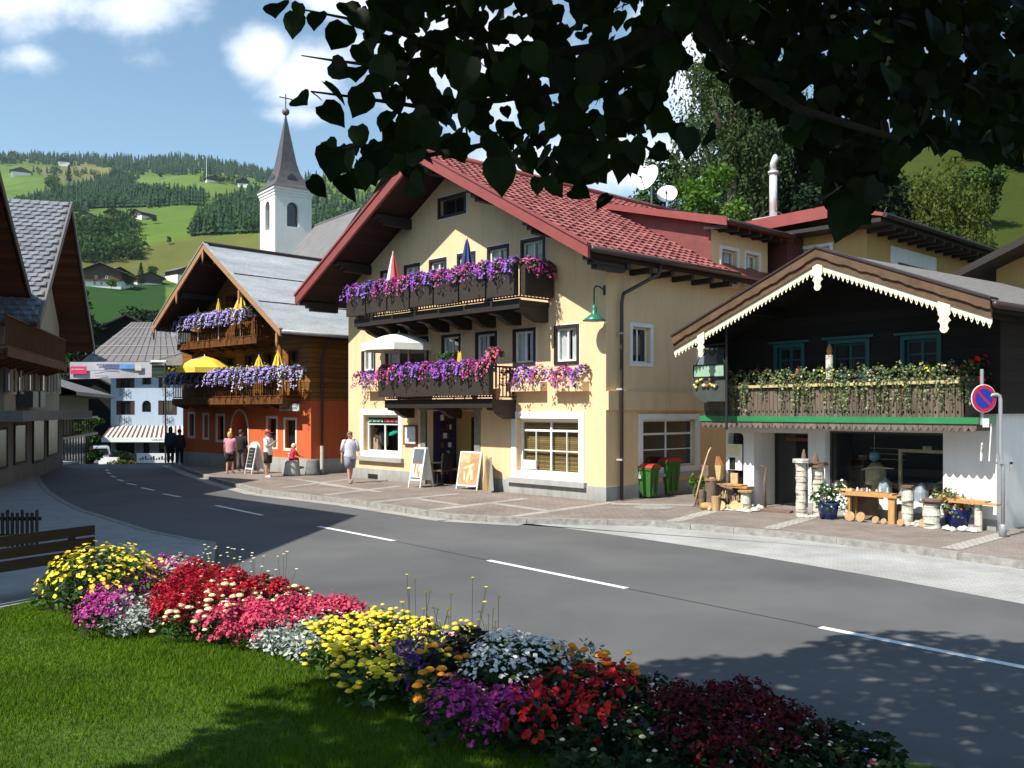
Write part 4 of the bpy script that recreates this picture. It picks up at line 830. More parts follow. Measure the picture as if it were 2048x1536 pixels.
    for s, xe, ze in ((1,xr,zr),(-1,xl,zl)):
        L = hypot(xe-xa, ze-za); dx, dz = (xe-xa)/L, (ze-za)/L; nx, nz = -dz*s*s, dx
        def Q(t, o): return (xa+dx*t, za+dz*t+o)
        n = int(L/.09); wav = [Q(L*i/n, -.155+.012*sin(i*.9)+.008*sin(i*2.3+1)-(.012 if i % 6 == 0 else 0)) for i in range(n+1)]
        m = MB(); m.prism([Q(0,.03),Q(L,.03)]+wav[::-1], -oh-.10, -oh-.052); m.build('verge_board', M_cver, gr)
        m = MB(); m.prism([Q(0,-.05),Q(L,-.05),Q(L-.0,-.30),Q(0,-.30)], -oh-.05, -oh-.003); m.build('verge_board', M_cver, gr)
        m = MB(); m.prism([Q(0,.075),Q(L+.02,.075),Q(L+.02,.032),Q(0,.032)], -oh-.13, -oh+.2); m.build('verge_flashing', M_dkmet, gr)
        # cream fretwork: straight top, scalloped drops with holes
        m = MB(); w = .115; k = int(L/w); ff = -oh-.02; y0_, y1_ = -oh+.002, -oh+.022
        top = -.28; P = [Q(0,top),Q(L,top),Q(L,top-.12)]
        for i in range(k, 0, -1):
            t = (i-.5)*L/k; h = w*.5
            for a, o in ((.46,-.105),(.40,-.15),(.28,-.165),(.20,-.20),(.06,-.232),(-.08,-.228),(-.2,-.19),(-.30,-.16),(-.42,-.155)):
                P.append(Q(t+a*w, top+o+.0))
        P.append(Q(0,top-.10)); 
        holes = [[Q((i-.5)*L/k+.017*cos(q*pi/3), top-.178+.017*sin(q*pi/3)) for q in range(6)] for i in range(1,k+1)]
        m.wall(P, holes, .012, y=y0_-.012); m.build('fretwork', M_cream2, gr)
        def pend(t, w, h, nm='pendant'):
            x, z = Q(t, -.26); pr = [(.5,0),(.5,-.42),(.34,-.50),(.44,-.58),(.52,-.62),(.32,-.70),(.28,-.78),(.36,-.88),(.22,-.97),(0,-1.0)]
            P = [(x+a*w, z+b*h) for a,b in pr]+[(x-a*w, z+b*h) for a,b in pr[::-1][1:]]
            hl = [[(x+.018*cos(q*pi/3), z-h*f+.018*sin(q*pi/3)) for q in range(6)] for f in (.66,.86)]
            MB().wall(P, hl, .02, y=-oh-.045).prism(P, -oh-.024, -oh-.023).build(nm, M_cream2, gr)
        if s > 0: pend(0, .24, .62); pend(L-.95, .24, .62)
        else: pend(L-.95, .22, .62)
    for t in (.0,.5,.9,-.5,-.9):
        xe = xr if t >= 0 else xl; x = xa+(xe-xa)*abs(t); z = za-.2-sl*abs(x-xa); MB().box(x-.08,x+.08,-oh+.05,-.1,z-.18,z-.003).build('purlin', M_ctim, H)
    MB().tube([(xr+.05,-oh-.05,zr-.06),(xr+.05,D+.9,zr-.06)], .07, 8).build('gutter', M_dkmet, H, True)
    # balcony: cut-out boards, green beam, scalloped skirt
    p = .72; b0 = fr(1409, 835, -p)[0]; b1 = fr(1930, 835, -p)[0]; zr_ = fr(1680, 768, -p)[1]
    CF.bal = (b0, b1, p, zf, zr_)
    m = MB(); m.box(b0,b1,-p,-.101,zf-.10,zf); bl = m.build('balcony', M_grey, H)
    w = .115; n = int((b1-b0)/w); m = MB(); P = [(b0,zf+.02),(b0+n*w,zf+.02),(b0+n*w,zr_-.04),(b0,zr_-.04)]; holes = []
    for i in range(1, n):
        x = b0+i*w
        if i % 2: holes.append([(x-.018,zf+.10),(x+.018,zf+.10),(x+.018,zf+.16),(x-.018,zf+.16)])
        else: holes.append([(x-.022,zf+.13),(x,zf+.105),(x+.022,zf+.13),(x+.010,zf+.16),(x,zf+.22),(x-.010,zf+.16)])
        if i % 5 == 2: holes += [rect(x-.016,x+.016,zf+.36+q*.09,zf+.41+q*.09) for q in range(3)]
    m.wall(P, holes, .025, y=-p-.025); mm = Matrix.Translation((b1,0,0)) @ Z90; s_ = MB(mm); s_.wall([(-p,zf+.02),(-.11,zf+.02),(-.11,zr_-.04),(-p,zr_-.04)], [], .02); 
    o = len(m.v); m.v += s_.v; m.f += [tuple(i+o for i in f) for f in s_.f]; m.m += [0]*len(s_.f); s_ = MB(Matrix.Translation((b0,0,0)) @ Z90); s_.wall([(-p,zf+.02),(-.11,zf+.02),(-.11,zr_-.04),(-p,zr_-.04)], [], .02); o = len(m.v); m.v += s_.v; m.f += [tuple(i+o for i in f) for f in s_.f]; m.m += [0]*len(s_.f)
    m.build('parapet_boards', M_grey, bl)
    MB().box(b0-.03,b1+.06,-p-.10,-p+.06,zr_-.045,zr_+.02).box(b1-.06,b1+.06,-p+.061,-.11,zr_-.045,zr_+.02).build('handrail', M_rail, bl)
    MB().box(b0-.05,b1+.32,-p-.13,-p-.027,zf-.10,zf+.03).box(b1+.2,b1+.32,-p-.026,-.11,zf-.1,zf+.03).build('green_beam', M_grn, bl)
    n = int((b1-b0+.3)/.16); P = [(b0-.03,zf-.101),(b1+.28,zf-.101)]
    for i in range(n, 0, -1):
        xx = b0-.03+(i-.5)*(b1+.31-b0)/n
        for a, o in ((.49,-.20),(.25,-.26),(0,-.285),(-.25,-.26),(-.49,-.20)): P.append((xx+a*.16, zf+o+.02))
    MB().prism(P, -p-.10, -p-.07).build('skirt_board', mplanks('pinkish_boards', (.20,.15,.125), .3, 'X', .2, .85, .04), bl)
    for bx in (b0+.25, (b0+b1)/2, b1+.1): MB().box(bx-.06,bx+.06,-p+.0,-.0,zf-.24,zf-.101).build('bracket', M_grey, bl)
    return H
CH = build_chalet()
# ================================================================ left side: two gabled houses, far houses, church
M_cwall = mplaster('cream_wall', (.60,.55,.41), .18); M_slate = misland('grey_slates', [(.15,.16,.18),(.22,.23,.26),(.18,.19,.215)], .55, .4, grain=.2); M_bwood = mplanks('red_brown_boards', (.13,.045,.022), .2, 'X', .3, .7, .05)
M_bal = mplanks('brown_balcony_wood', (.17,.07,.03), .12, 'Y', .3, .7, .1); M_grwall = mplaster('dim_grey_wall', (.25,.245,.23), .18); M_greymet = mplain('grey_metal_roof', (.15,.138,.135), .55, .12, 2, .05)
def side_house(name, label, o, udir, W, D, ze, sl, oh, oe, wallmat, roofmat, base=-.1, mats_under=None, tile=False, xm=None):
    """gable to the street; returns thing, frame, ridge height"""
    f = Frame(o, udir); H = thing(name, label, 'house', f.o, f.rot); xm = -W/2 if xm is None else xm; zr = ze+sl*W/2
    m = MB(); m.add([(-W,0,base),(0,0,base),(0,0,ze),(xm,0,zr),(-W,0,ze)], [(0,1,2,3,4)]); m.add([(0,0,base),(0,D,base),(0,D,ze),(0,0,ze)], [(0,1,2,3)]); m.add([(-W,0,base),(-W,D,base),(-W,D,ze),(-W,0,ze)], [(0,3,2,1)]); m.add([(-W,D,base),(0,D,base),(0,D,ze),(xm,D,zr),(-W,D,ze)], [(0,4,3,2,1)])
    m.build('wall', wallmat, H); t = .2; z0 = zr+t
    xr, xl = oe, -W-oe; za, zb = z0-sl*(xr-xm), z0-sl*(xm-xl); rf = gable_roof(H, xm, z0, xl, zb, xr, za, -oh, D+.5, t, roofmat, mats_under or M_bwood)
    for s, xe, zz in ((1,xr,za),(-1,xl,zb)): MB().prism([(xm,z0+.06),(xe,zz+.06),(xe,zz-.26),(xm,z0-.26)], -oh-.06, -oh-.002).build('verge_board', mplain('dark_verge', (.05,.022,.013), .6, .2, 4) if name != 'slate_roof_house' else M_greymet, rf)
    return H, f, (xm, z0, xl, zb, xr, za), rf
def build_left():
    # near gable house (only its overhanging roof and street front are seen)
    ud = Vector((.27,-.963,0)).normalized()           # facade direction, to the right seen from the street = towards the camera
    # frames look from the street: inward is away from the street (-x): build with origin at far corner
    fd = Vector((-.27,.963,0))                         # going away from the camera
    # L2: slate roof
    o2 = gp(118, 931, .1)
    f = (-ud.x, -ud.y)
    # street facade seen from the street: right end is the far end
    def mk(o, W): return o
    H2, F2, r2, rf2 = side_house('slate_roof_house', 'cream shop house with a steep slate roof and shaded brown balcony', (o2.x, o2.y, 0), (-.30,.954), 10.6, 11, 6.3, .80, 1.25, 1.3, M_cwall, M_greymet)
    tiles(rf2, r2[0], r2[1], r2[2], r2[3], -1.2, 11.4, M_slate, pitch=.30, wid=.34)
    R = lambda a,b,c,d,v=0.0: (F2.front(a,d,v)[0], F2.front(b,c,v)[0], F2.front((a+b)/2,d,v)[1], F2.front((a+b)/2,c,v)[1])
    # upper row of tall narrow windows, shop storey, canopy
    for a, b in ((5,15),(27,37),(49,58),(64,70),(78,84),(91,96.5),(102,107.5)):
        q = R(a,b,738,784); window(H2, (q[0],q[1],q[2],q[3]), Matrix.Translation((0,-.25,0)), sur=(M_cwall,.08,.02), sash=mplain('pale_shutter',(.30,.30,.29),.8) if a == 5 else bpy.data.materials['pale_shutter'], nv=0, rec=.1, glass=M_gdark)
    zc = F2.front(60, 829)[1]; b = MB(); b.box(-14.5,.45,-1.3,-.002,zc-.18,zc+.14); b.build('canopy', M_grwall, H2)
    for a, b2, t, bt, nm in ((20,42,851,924,'shop_window'),(58,80,831,921,'door'),(88,108,836,908,'shop_window'),(-15,3,860,935,'door')):
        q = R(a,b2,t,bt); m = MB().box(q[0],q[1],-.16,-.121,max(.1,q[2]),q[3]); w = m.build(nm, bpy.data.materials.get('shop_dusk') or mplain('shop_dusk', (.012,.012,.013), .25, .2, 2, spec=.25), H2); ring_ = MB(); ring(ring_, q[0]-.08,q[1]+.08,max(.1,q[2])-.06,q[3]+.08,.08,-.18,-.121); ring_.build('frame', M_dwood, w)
    zb = F2.front(60, 716, -1.0)[1]; x0, x1 = F2.front(12,700,-1.0)[0], F2.front(131,700,-1.0)[0]
    balcony(H2, x0, x1, 1.0, zb+.1, zb+1.1, M_bal, 9, brw=.14, brh=.25, pitch=.16)
    MB().box(-12,.25,-.12,.0,-.1,zc-.181).build('shop_storey', M_grwall, H2)
    sg = R(63,74,783,815,-.5); MB().box(sg[0],sg[1],-.55,-.05,sg[2],sg[3]).build('projecting_sign', mplain('dark_sign', (.06,.062,.068), .4), H2)
    sg = R(78,88,783,815,-.5); MB().box(sg[0],sg[1],-.55,-.05,sg[2],sg[3]).build('projecting_sign', bpy.data.materials['dark_sign'], H2)
    # L1: near brown roof at the left edge
    q = Vector((-17.15, 33.6, 0)); pv = F2.pt(-10.3, .0)
    H1, F1, r1, rf1 = side_house('brown_gable_house', 'shaded house with a big dark brown gable roof at the street corner', (-17.9, 31.2, 0), (-.27,.963), 10.5, 11, 5.5, .80, 1.5, 1.4, M_grwall, M_bwood)
    MB().tube([(r1[4]-.1,-1.5,r1[5]-.05),(r1[4]-.15,-1.3,r1[5]-.55),(r1[4]-1.2,-.1,r1[5]-1.15),(r1[4]-2.4,-.08,r1[5]-1.5)], .06, 8).build('downpipe', M_dkmet, H1, True)
    return H1, F1, H2, F2
H1, F1, H2, F2 = build_left()
def build_street_shade_house():     # unseen hipped house, its plan shaped to throw the big shadow over the street
    k = 10.2*1/math.tan(SUN_EL); dx, dy = -SX*k, -SY*k; T = gp(716, 1031); T2 = gp(598, 1078); d = (T2-T).normalized(); h = 10.2
    K1 = Vector((T.x-dx, T.y-dy)); K2 = K1+Vector((d.x,d.y))*10.0; a = Vector((-.705,.709)); K0 = K1+a*16; K3 = K2+Vector((-1,-.12)).normalized()*11; 
    poly = [K0, K1, K2, K3]; c = sum(poly, Vector((0,0)))/4
    H = thing('street_shade_house', 'tall grey hipped roof house, unseen, shaped to shade the street', 'house', (c.x,c.y,0)); inn = [c+(p-c)*.93 for p in poly]
    m = MB(); m.slab([tuple(p-c) for p in inn], 0, h-.1); m.build('wall', M_grwall, H)
    m = MB(); m.slab([tuple(p-c) for p in poly], h-.1, h); m.add([(*(p-c),h) for p in poly]+[(0,0,h+1.6)], [(0,1,4),(1,2,4),(2,3,4),(3,0,4)][::1]); m.build('roof', M_greymet, H); return H
build_street_shade_house()
def simple_house(name, label, loc, rz, W, D, ze, sl, oh, wallmat, roofmat, wins=(), upmat=None, zsplit=None, bal=None, group=None, base=-6, cat='house'):
    """detached gabled farmhouse: gable front at y=0, centred on x"""
    H = thing(name, label, cat, loc, rz, group); zr = ze+sl*W/2
    m = MB(); zs = zsplit or ze
    m.box(-W/2,W/2,0,D,base,zs); m.build('wall', wallmat, H)
    m = MB(); P = [(-W/2-.05,zs-.02),(W/2+.05,zs-.02),(W/2+.05,ze),(0,zr),(-W/2-.05,ze)]; m.prism(P, -.05, D+.05); m.build('upper_wall', upmat or wallmat, H)
    gable_roof(H, 0, zr+.25, -W/2-oh, zr+.25-sl*(W/2+oh), W/2+oh, zr+.25-sl*(W/2+oh), -oh*1.2, D+oh*.6, .25, roofmat, M_dwood)
    for (x, z, w, h) in wins:
        f = MB(); ring(f, x-w/2, x+w/2, z, z+h, .1, -.10, -.051); f = f.build('window', M_wpaint, H); MB().box(x-w/2+.1,x+w/2-.1,-.09,-.07,z+.1,z+h-.1).build('pane', M_gdark, f)
    if bal: balcony(H, -W/2-.3, W/2+.3, 1.1, bal, bal+1, M_bwood, 4, pitch=.5)
    return H
def build_far_left():
    Y = 86; X = lambda px, y=Y: (px-HX)/F*y; Zp = lambda py, y=Y: EYE+(HY-py)/F*y
    # pale blue house
    x0, x1 = X(221.6), X(372); zb = -3.6; ze = Zp(723); M_blue = mplaster('pale_blue_plaster', (.43,.52,.64), .08)
    H = thing('pale_blue_house', 'pale blue hotel with a striped awning at the end of the street', 'house', (x0, Y, 0)); W = x1-x0; L = lambda px, py: (X(px)-x0, Zp(py))
    ws = [(232,269,755,776),(284,302.5,755,769),(317,340,755,776),(232,269.5,801.5,829.7),(316.5,354,801,830)]; rs = []
    for a,b,c,d in ws: (p,q),(r,s) = L(a,d), L(b,c); rs.append((p,r,q,s))
    (p,q),(r,s) = L(284,824), L(302,801); cx = (p+r)/2; hw = (r-p)/2; A = [(p,q),(r,q),(r,s-hw)]+[(cx+hw*cos(pi*i/10), s-hw+hw*sin(pi*i/10)) for i in range(1,10)]+[(p,s-hw)]
    gl = [(231,269,879,893),(286,299,879,893),(317,350,879,893)]; g2 = []
    for a,b,c,d in gl: (u,v),(w,z) = L(a,d), L(b,c); g2.append((u,w,v-.7,z))
    m = MB(); m.wall([(0,zb),(W,zb),(W,ze),(0,ze)], [rect(*w) for w in rs+g2]+[A], .3); m.add([(0,0,zb),(0,9,zb),(0,9,ze),(0,0,ze)], [(0,3,2,1)]); m.add([(W,0,zb),(W,9,zb),(W,9,ze),(W,0,ze)], [(0,1,2,3)]); m.build('wall', M_blue, H)
    msh = mplain('dark_red_shutter', (.045,.02,.018), .6, .2, 5)
    for w in rs: ww = window(H, w, sash=M_dwood, nv=1, rec=.15, glass=M_gdark); k = (w[1]-w[0])*.24; MB().box(w[0]+.01,w[0]+k,.05,.10,w[2]+.03,w[3]-.03).build('shutter', msh, ww); MB().box(w[1]-k,w[1]-.01,.05,.10,w[2]+.03,w[3]-.03).build('shutter', msh, ww)
    for w in g2: window(H, w, sash=M_dwood, nv=1, rec=.15, glass=M_gdark)
    MB().prism(A, .15, .2).build('arched_pane', M_gdark, H)
    for px in (250, 336):     # wrought iron trellis below the windows
        for py in (832, 778):
            a, b = L(px-9, py+15), L(px+9, py); m = MB()
            for t in (0,.5,1): x = a[0]+(b[0]-a[0])*t; m.tube([(x,-.12,a[1]),(x,-.12,b[1])], .025, 5)
            m.tube([(a[0],-.12,b[1]),(b[0],-.12,a[1])], .02, 5).tube([(a[0],-.12,a[1]+.1),(b[0],-.12,b[1]-.1)], .02, 5); m.build('trellis', M_dkmet, H)
    # roof: one big slope seen, hip to the left
    xr0, zt = L(263,644); xr1, _ = L(335,644); xe, zee = L(174,724); P = [(xe,-1.2,zee),(W+1.0,-1.2,zee),(xr1+3,6,zt),(xr0,6,zt)]
    sc_ = (Y+6)/Y; top = [((X(263,Y+7)-x0),7,Zp(644,Y+7)),((X(345,Y+7)-x0),7,Zp(644,Y+7))]
    m = MB(); m.add([(xe,-1.2,zee),(W+1.0,-1.2,zee),top[1],top[0],(xe,14,zee),(W+1,14,zee),(xe,-1.2,zee-.3),(W+1,-1.2,zee-.3)], [(0,1,2,3),(0,3,4),(3,2,5,4),(1,5,2),(0,6,7,1)]); rf = m.build('roof', None or M_greymet, H)
    m = MB(); p0, p1, p2, p3 = [Vector(v) for v in (P[0],P[1],top[1],top[0])]
    for t in (.14,.36,.6,.82): m.tube([p0.lerp(p3,t)+Vector((0,-.03,.05)),p1.lerp(p2,t)+Vector((0,-.03,.05))], .022, 5)
    for i in range(1,14):
        a = p0.lerp(p1,i/14); k = i/14; u = p3.lerp(p2, k) ; m.tube([a+Vector((0,0,.05)),a.lerp(u+Vector((1.2*(1-k)*0,0,.0)),1)+Vector((0,0,.05))], .018, 5)
    m.build('roof_seam', M_dkmet, rf)
    # awning
    a0, a1 = L(222,851.5), L(366,851.5); b0 = ((X(203,Y-3)-x0), Zp(875,Y-3)); b1 = ((X(368,Y-3)-x0), Zp(875,Y-3)); n = 34; m = MB()
    for i in range(n):
        t0, t1 = i/n, (i+1)/n; m.add([(b0[0]+(b1[0]-b0[0])*t0,-3,b0[1]),(b0[0]+(b1[0]-b0[0])*t1,-3,b0[1]),(a0[0]+(a1[0]-a0[0])*t1,-.02,a0[1]),(a0[0]+(a1[0]-a0[0])*t0,-.02,a0[1])], [(0,1,2,3),(3,2,1,0)][:1], i%2)
    m.box(b0[0],b1[0],-3.03,-2.98,b0[1]-.42,b0[1],2); m.add([(b0[0],-3,b0[1]),(a0[0],-.02,a0[1]),(a0[0],-.02,b0[1]-.3)], [(0,1,2)], 2)
    aw = m.build('awning', [mplain('awning_dark', (.09,.05,.045), .8), mplain('awning_pale', (.66,.58,.52), .8), M_wpaint], H)
    m = MB(); x = b0[0]+(b1[0]-b0[0])*.62
    for i in range(11): h = .08+.08*((i*7)%3)/2; m.box(x,x+.07,-3.038,-3.031,b0[1]-.28,b0[1]-.28+h); x += .15
    m.build('lettering', M_dkmet, aw)
    # terrace rail and furniture line in front
    t = thing('terrace_banner', 'white banner rail with dark lettering below the striped awning', 'banner', (X(312,Y-9), Y-9, -2.2)); zz = 2.2+EYE+(HY-926)/F*(Y-9); 
    M_ban = mplain('white_banner_cloth', (.6,.62,.64), .7, .08, 4)
    w = 3.4; MB().box(-w/2,w/2,0,.05,.35,1.15).build('cloth', M_ban, t); MB().box(-w/2,-w/2+.06,-.02,.07,0,1.3).build('post', M_dkmet, t); MB().box(w/2-.06,w/2,-.02,.07,0,1.3).build('post', M_dkmet, t)
    m = MB(); x = -w/2+.3
    for i in range(12): m.box(x,x+.14,-.012,-.004,.6,.6+.12+.1*(i%3)); x += .22+.02*(i%2)
    m.build('lettering', M_dkmet, t)
    # two unseen houses added out of the frame to shade the blue one
    simple_house('hotel_shade_house', 'unseen tall cream house added to shade the blue hotel', (-47.5, 78, -2.5), radians(40), 14, 13, 15, .6, 1, M_cwall, M_greymet, base=-2)
    simple_house('hotel_shade_house', 'unseen tall grey house added beside the cream one for shade', (-44.5, 66, -1.5), radians(40), 13, 12, 13, .6, 1, M_grwall, M_greymet, base=-2)
    # grey house with glass balustrade (its street side runs away from the viewer)
    F3 = Frame(((177-HX)/F*60, 60, 0), (-.28,.96)); R3 = lambda px, py, v=0.0: F3.front(px, py, v); W = 11.5; zb = -1.4
    H3 = thing('grey_hip_house', 'grey house with a low hipped roof and teal glass ground floor', 'house', F3.o, F3.rot); M_teal2 = mplain('teal_glass', (.05,.13,.13), .12, .25, 2, spec=.8)
    z1, z2, z3, z4 = R3(165,789)[1], R3(165,834)[1], R3(165,868)[1], R3(200,762)[1]
    MB().box(-W,0,0,9,z2,z1).build('wall', mplaster('pale_grey_wall', (.36,.36,.355), .1), H3); MB().box(-W,-.05,.2,9,zb,z3).build('glass_front', M_teal2, H3); MB().box(-W,-.1,1.2,9,z3,z2).build('recess', mplain('recess_wall', (.30,.29,.30), .8), H3)
    m = MB(); m.add([(-W-1,-1.3,z1),(2.0,-1.3,z1),(-W-1,5,z1+2.2),(-2,5,z1+2.2),(2.0,10,z1),(-W-1,10,z1),(-W-1,-1.3,z1-.2),(2.0,-1.3,z1-.2),(2.0,10,z1-.2)], [(0,1,3,2),(1,4,3),(2,3,4,5),(0,6,7,1),(1,7,8,4),(6,8,7)]); m.build('roof', M_greymet, H3)
    m = MB()
    for i in range(13): x = -W+W*i/12; m.box(x-.03,x+.03,-.06,.0,zb,z2)
    for z in (z2, z3): m.box(-W,.5,-.5,.19,z-.08,z+.05)
    m.build('balustrade', M_dkmet, H3)
    # dark barns behind
    def far(name, label, px, py, Y, W, D, ze, sl, rz=0, wall=None, up=None, roof=None, wins=(), zs=None, bal=None, oh=1.2, cat='house', zoff=0, group=None):
        p = hit_terrain(px, py, Y*.7, Y*1.5) or Vector(((px-HX)/F*Y, Y, terr1((px-HX)/F*Y, Y)))
        return simple_house(name, label, (p.x, p.y, p.z+zoff), rz, W, D, ze, sl, oh, wall or M_white, roof or M_farroof, wins, up or M_farwood, zs, bal, cat=cat, group=group)
    global M_farroof, M_farwood; M_farroof = mplain('weathered_shingles', (.13,.115,.10), .85, .25, .5, .1); M_farwood = mplain('sun_dark_larch', (.085,.05,.03), .8, .3, .6)
    w2 = [(-2.6,1.0,1.1,1.3),(0,1.0,1.1,1.3),(2.6,1.0,1.1,1.3),(-2,3.6,1,1.2),(2,3.6,1,1.2)]
    simple_house('barn', 'black timber barn gable between grey house and blue house', (-45.2,97,-3), 0, 9.5, 8, 7.2, .55, .8, M_ctim, M_greymet, base=-2, cat='barn')
    simple_house('barn', 'dark shed roof under the green field behind the blue house', (-52,124,2.0), .2, 9, 8, 11.0, .5, 1.2, M_ctim, mplain('dark_shed_roof', (.05,.04,.035), .8), base=-4, cat='barn')
    g = 'farmhouses on the hillside'
    far('farmhouse', 'broad farmhouse with a pale gable, nearest on the hillside meadow', 203, 575, 430, 15, 17, 6.5, .42, .12, wins=w2, zs=3, bal=3, group=g, oh=2)
    far('farmhouse', 'grey roofed farmhouse wing beside the broad pale gable farmhouse', 236, 574, 440, 12, 14, 5.5, .42, .9, wins=w2, zs=3, group=g, oh=1.6)
    far('farmhouse', 'long low brown barn house to the right of a bushy tree', 300, 570, 430, 13, 20, 4.2, .38, .75, zs=1, group=g, oh=1.5)
    far('farmhouse', 'white chalet just peeping past the sheet roof of the inn', 372, 566, 430, 10, 12, 6.5, .4, .9, wins=w2, zs=4, group=g, oh=1.4)
    far('farmhouse', 'dark broad farmhouse at the left of three on the meadow crest', 170, 440, 650, 13, 12, 5.0, .42, .1, zs=2, group=g, oh=2)
    far('farmhouse', 'brown gabled farmhouse in the middle on the meadow crest', 227, 438, 650, 13, 13, 6.0, .5, .15, wins=w2, zs=2, group=g, oh=2)
    far('farmhouse', 'farmhouse with a white base at the right of three on the crest', 274, 438, 650, 12, 13, 5.6, .45, -.5, wins=w2, zs=2.6, group=g, oh=2)
    far('farmhouse', 'tiny farmhouse half hidden by trees below the crest', 118, 446, 640, 10, 10, 4.5, .45, .2, zs=2, group=g, oh=1.6)
    far('farmhouse', 'long white farmhouse high up at the left edge', 42, 352, 1500, 30, 20, 8, .4, .5, zs=6, group=g, oh=2)
    far('farmhouse', 'white farmhouse by itself on the uppermost meadow edge', 128, 332, 1750, 22, 20, 12, .4, .4, zs=9, group=g, oh=2)
    far('farmhouse', 'grey farm roofs beside the mast on the knoll', 430, 366, 1300, 22, 16, 6, .4, .6, zs=3, group=g, oh=2)
    far('farmhouse', 'small white and dark farmhouse next to the forest on the knoll', 486, 375, 1250, 13, 13, 9, .45, .3, zs=5, group=g, oh=2)
    p = hit_terrain(413, 366, 800, 2000)
    if p: m = MB(); m.tube([(0,0,-2),(0,0,32)], [.55,.3], 6); tag(m.build('radio_mast', M_wpaint, None, loc=tuple(p)), 'thin white radio mast on the green knoll', 'mast')
build_far_left()
def build_church():
    Y = 100.0; cx = (550-HX)/F*Y; M_ch = mplaster('church_white', (.76,.76,.72), .10); M_sp = mplain('spire_shingle', (.085,.075,.078), .5, .2, 1.5, .15, spec=.5); M_nav = mplain('nave_slate', (.16,.15,.15), .6, .15, 1.0, .1)
    # near corner at px 550; right face to px 624, left face to px 513
    u = Vector((.80,.60)); v = Vector((-.60,.80)); s = 5.0
    f = lambda px, k: None
    # solve side length so that the right face ends at px 623
    def px(p): return HX+F*p.x/p.y
    o = Vector((cx, Y)); s = 2.0
    while px(o+u*s) < 623: s += .02
    zb, zt = 3, EYE+(HY-371)/F*Y; zs = EYE+(HY-230)/F*(Y+3)
    rot = atan2(u.y, u.x); H = thing('church', 'white church tower with a slender dark spire above the roofs', 'church', (cx, Y, 0), rot)
    def Rt(x0, x1, y0, y1):    # on the right face (local y=0)
        def q(px_, py_): d = Vector(((px_-HX)/F, 1)); n = v; t = o.dot(n)/d.dot(n); p = d*t; return ((p-o).dot(u), EYE+(HY-py_)/F*p.y)
        a, b = q(x0,y1), q(x1,y0); return (a[0],b[0],a[1],b[1])
    b = Rt(574,597,406,452); bc = (b[0]+b[1])/2; hw = (b[1]-b[0])/2
    ap = lambda x0,x1,z0,z1: [(x0,z0),(x1,z0),(x1,z1-(x1-x0)/2)]+[((x0+x1)/2+(x1-x0)/2*cos(pi*i/10), z1-(x1-x0)/2+(x1-x0)/2*sin(pi*i/10)) for i in range(1,10)]+[(x0,z1-(x1-x0)/2)]
    A = ap(b[0],b[1],b[2],b[3]); m = MB(); m.wall([(0,zb),(s,zb),(s,zt),(0,zt)], [A], .5)
    Tl = Matrix(((0,-1,0,0),(1,0,0,0),(0,0,1,0),(0,0,0,1)))     # left face: local x=0 plane
    m2 = MB(Matrix.Translation((0,s,0)) @ Matrix.Rotation(-pi/2,4,'Z')); A2 = ap(s*.5-.62,s*.5+.62,b[2]-.3,b[3]+.2); m2.wall([(0,zb),(s,zb),(s,zt),(0,zt)], [A2], .5); o_ = len(m.v); m.v += m2.v; m.f += [tuple(i+o_ for i in q) for q in m2.f]; m.m += [0]*len(m2.f)
    m.add([(s,0,zb),(s,s,zb),(s,s,zt),(s,0,zt)], [(0,1,2,3)]); m.add([(0,s,zb),(s,s,zb),(s,s,zt),(0,s,zt)], [(0,3,2,1)]); tw = m.build('tower', M_ch, H)
    MB().prism(A, .42, .49).build('louvre', M_gdark, tw); m2 = MB(Matrix.Translation((0,s,0)) @ Matrix.Rotation(-pi/2,4,'Z')); m2.prism(A2, .42, .49); m2.build('louvre', M_gdark, tw)
    c_ = MB(); 
    for k, (o1, h0, h1) in enumerate(((.06,-.9,-.6),(.14,-.6,-.3),(.24,-.3,.0))): c_.box(-o1,s+o1,-o1,s+o1,zt+h0,zt+h1-.003)
    c_.build('cornice', M_ch, tw)
    MB().box(-.06,-.001,s*.22,s*.78,b[2]-3.1,b[2]-2.85).build('ledge', M_dkmet, tw); MB().box(-.03,-.001,s*.38,s*.62,b[2]-5.5,b[2]-3.4).build('window', mplain('pale_pane', (.5,.55,.6), .3), tw)
    m = MB(); pr = [(1.16,0),(.92,.06),(.70,.15),(.54,.25),(.42,.37),(.29,.57),(.14,.8),(.02,1.0)]; h = zs-zt; vs = []; fs = []
    for i, (r, t) in enumerate(pr):
        q = s/2*r
        vs += [(s/2-q,s/2-q,zt+h*t),(s/2+q,s/2-q,zt+h*t),(s/2+q,s/2+q,zt+h*t),(s/2-q,s/2+q,zt+h*t)]
    for i in range(len(pr)-1): fs += [(i*4+j,i*4+(j+1)%4,i*4+4+(j+1)%4,i*4+4+j) for j in range(4)]
    fs.append((3,2,1,0)); m.add(vs, fs); sp = m.build('spire', M_sp, H)
    zd = zt+h*.13; q = s/2*.70
    for T in (I4, Matrix.Translation((0,s,0)) @ Matrix.Rotation(-pi/2,4,'Z')):
        m = MB(T); m.prism([(s/2-.55,zd-.2),(s/2+.55,zd-.2),(s/2+.55,zd+.25),(s/2,zd+.7),(s/2-.55,zd+.25)], s/2-q*1.12, s/2-q*.6); m.build('spire_dormer', M_sp, sp); m = MB(T); m.box(s/2-.42,s/2+.42,s/2-q*1.13,s/2-q*1.12-.002,zd-.1,zd+.25); m.build('louvre', M_gdark, sp)
    m = MB(); m.ball((s/2,s/2,zs+.35), .42, 12, 8); m.build('finial', mplain('copper_ball', (.16,.12,.10), .5), sp, True)
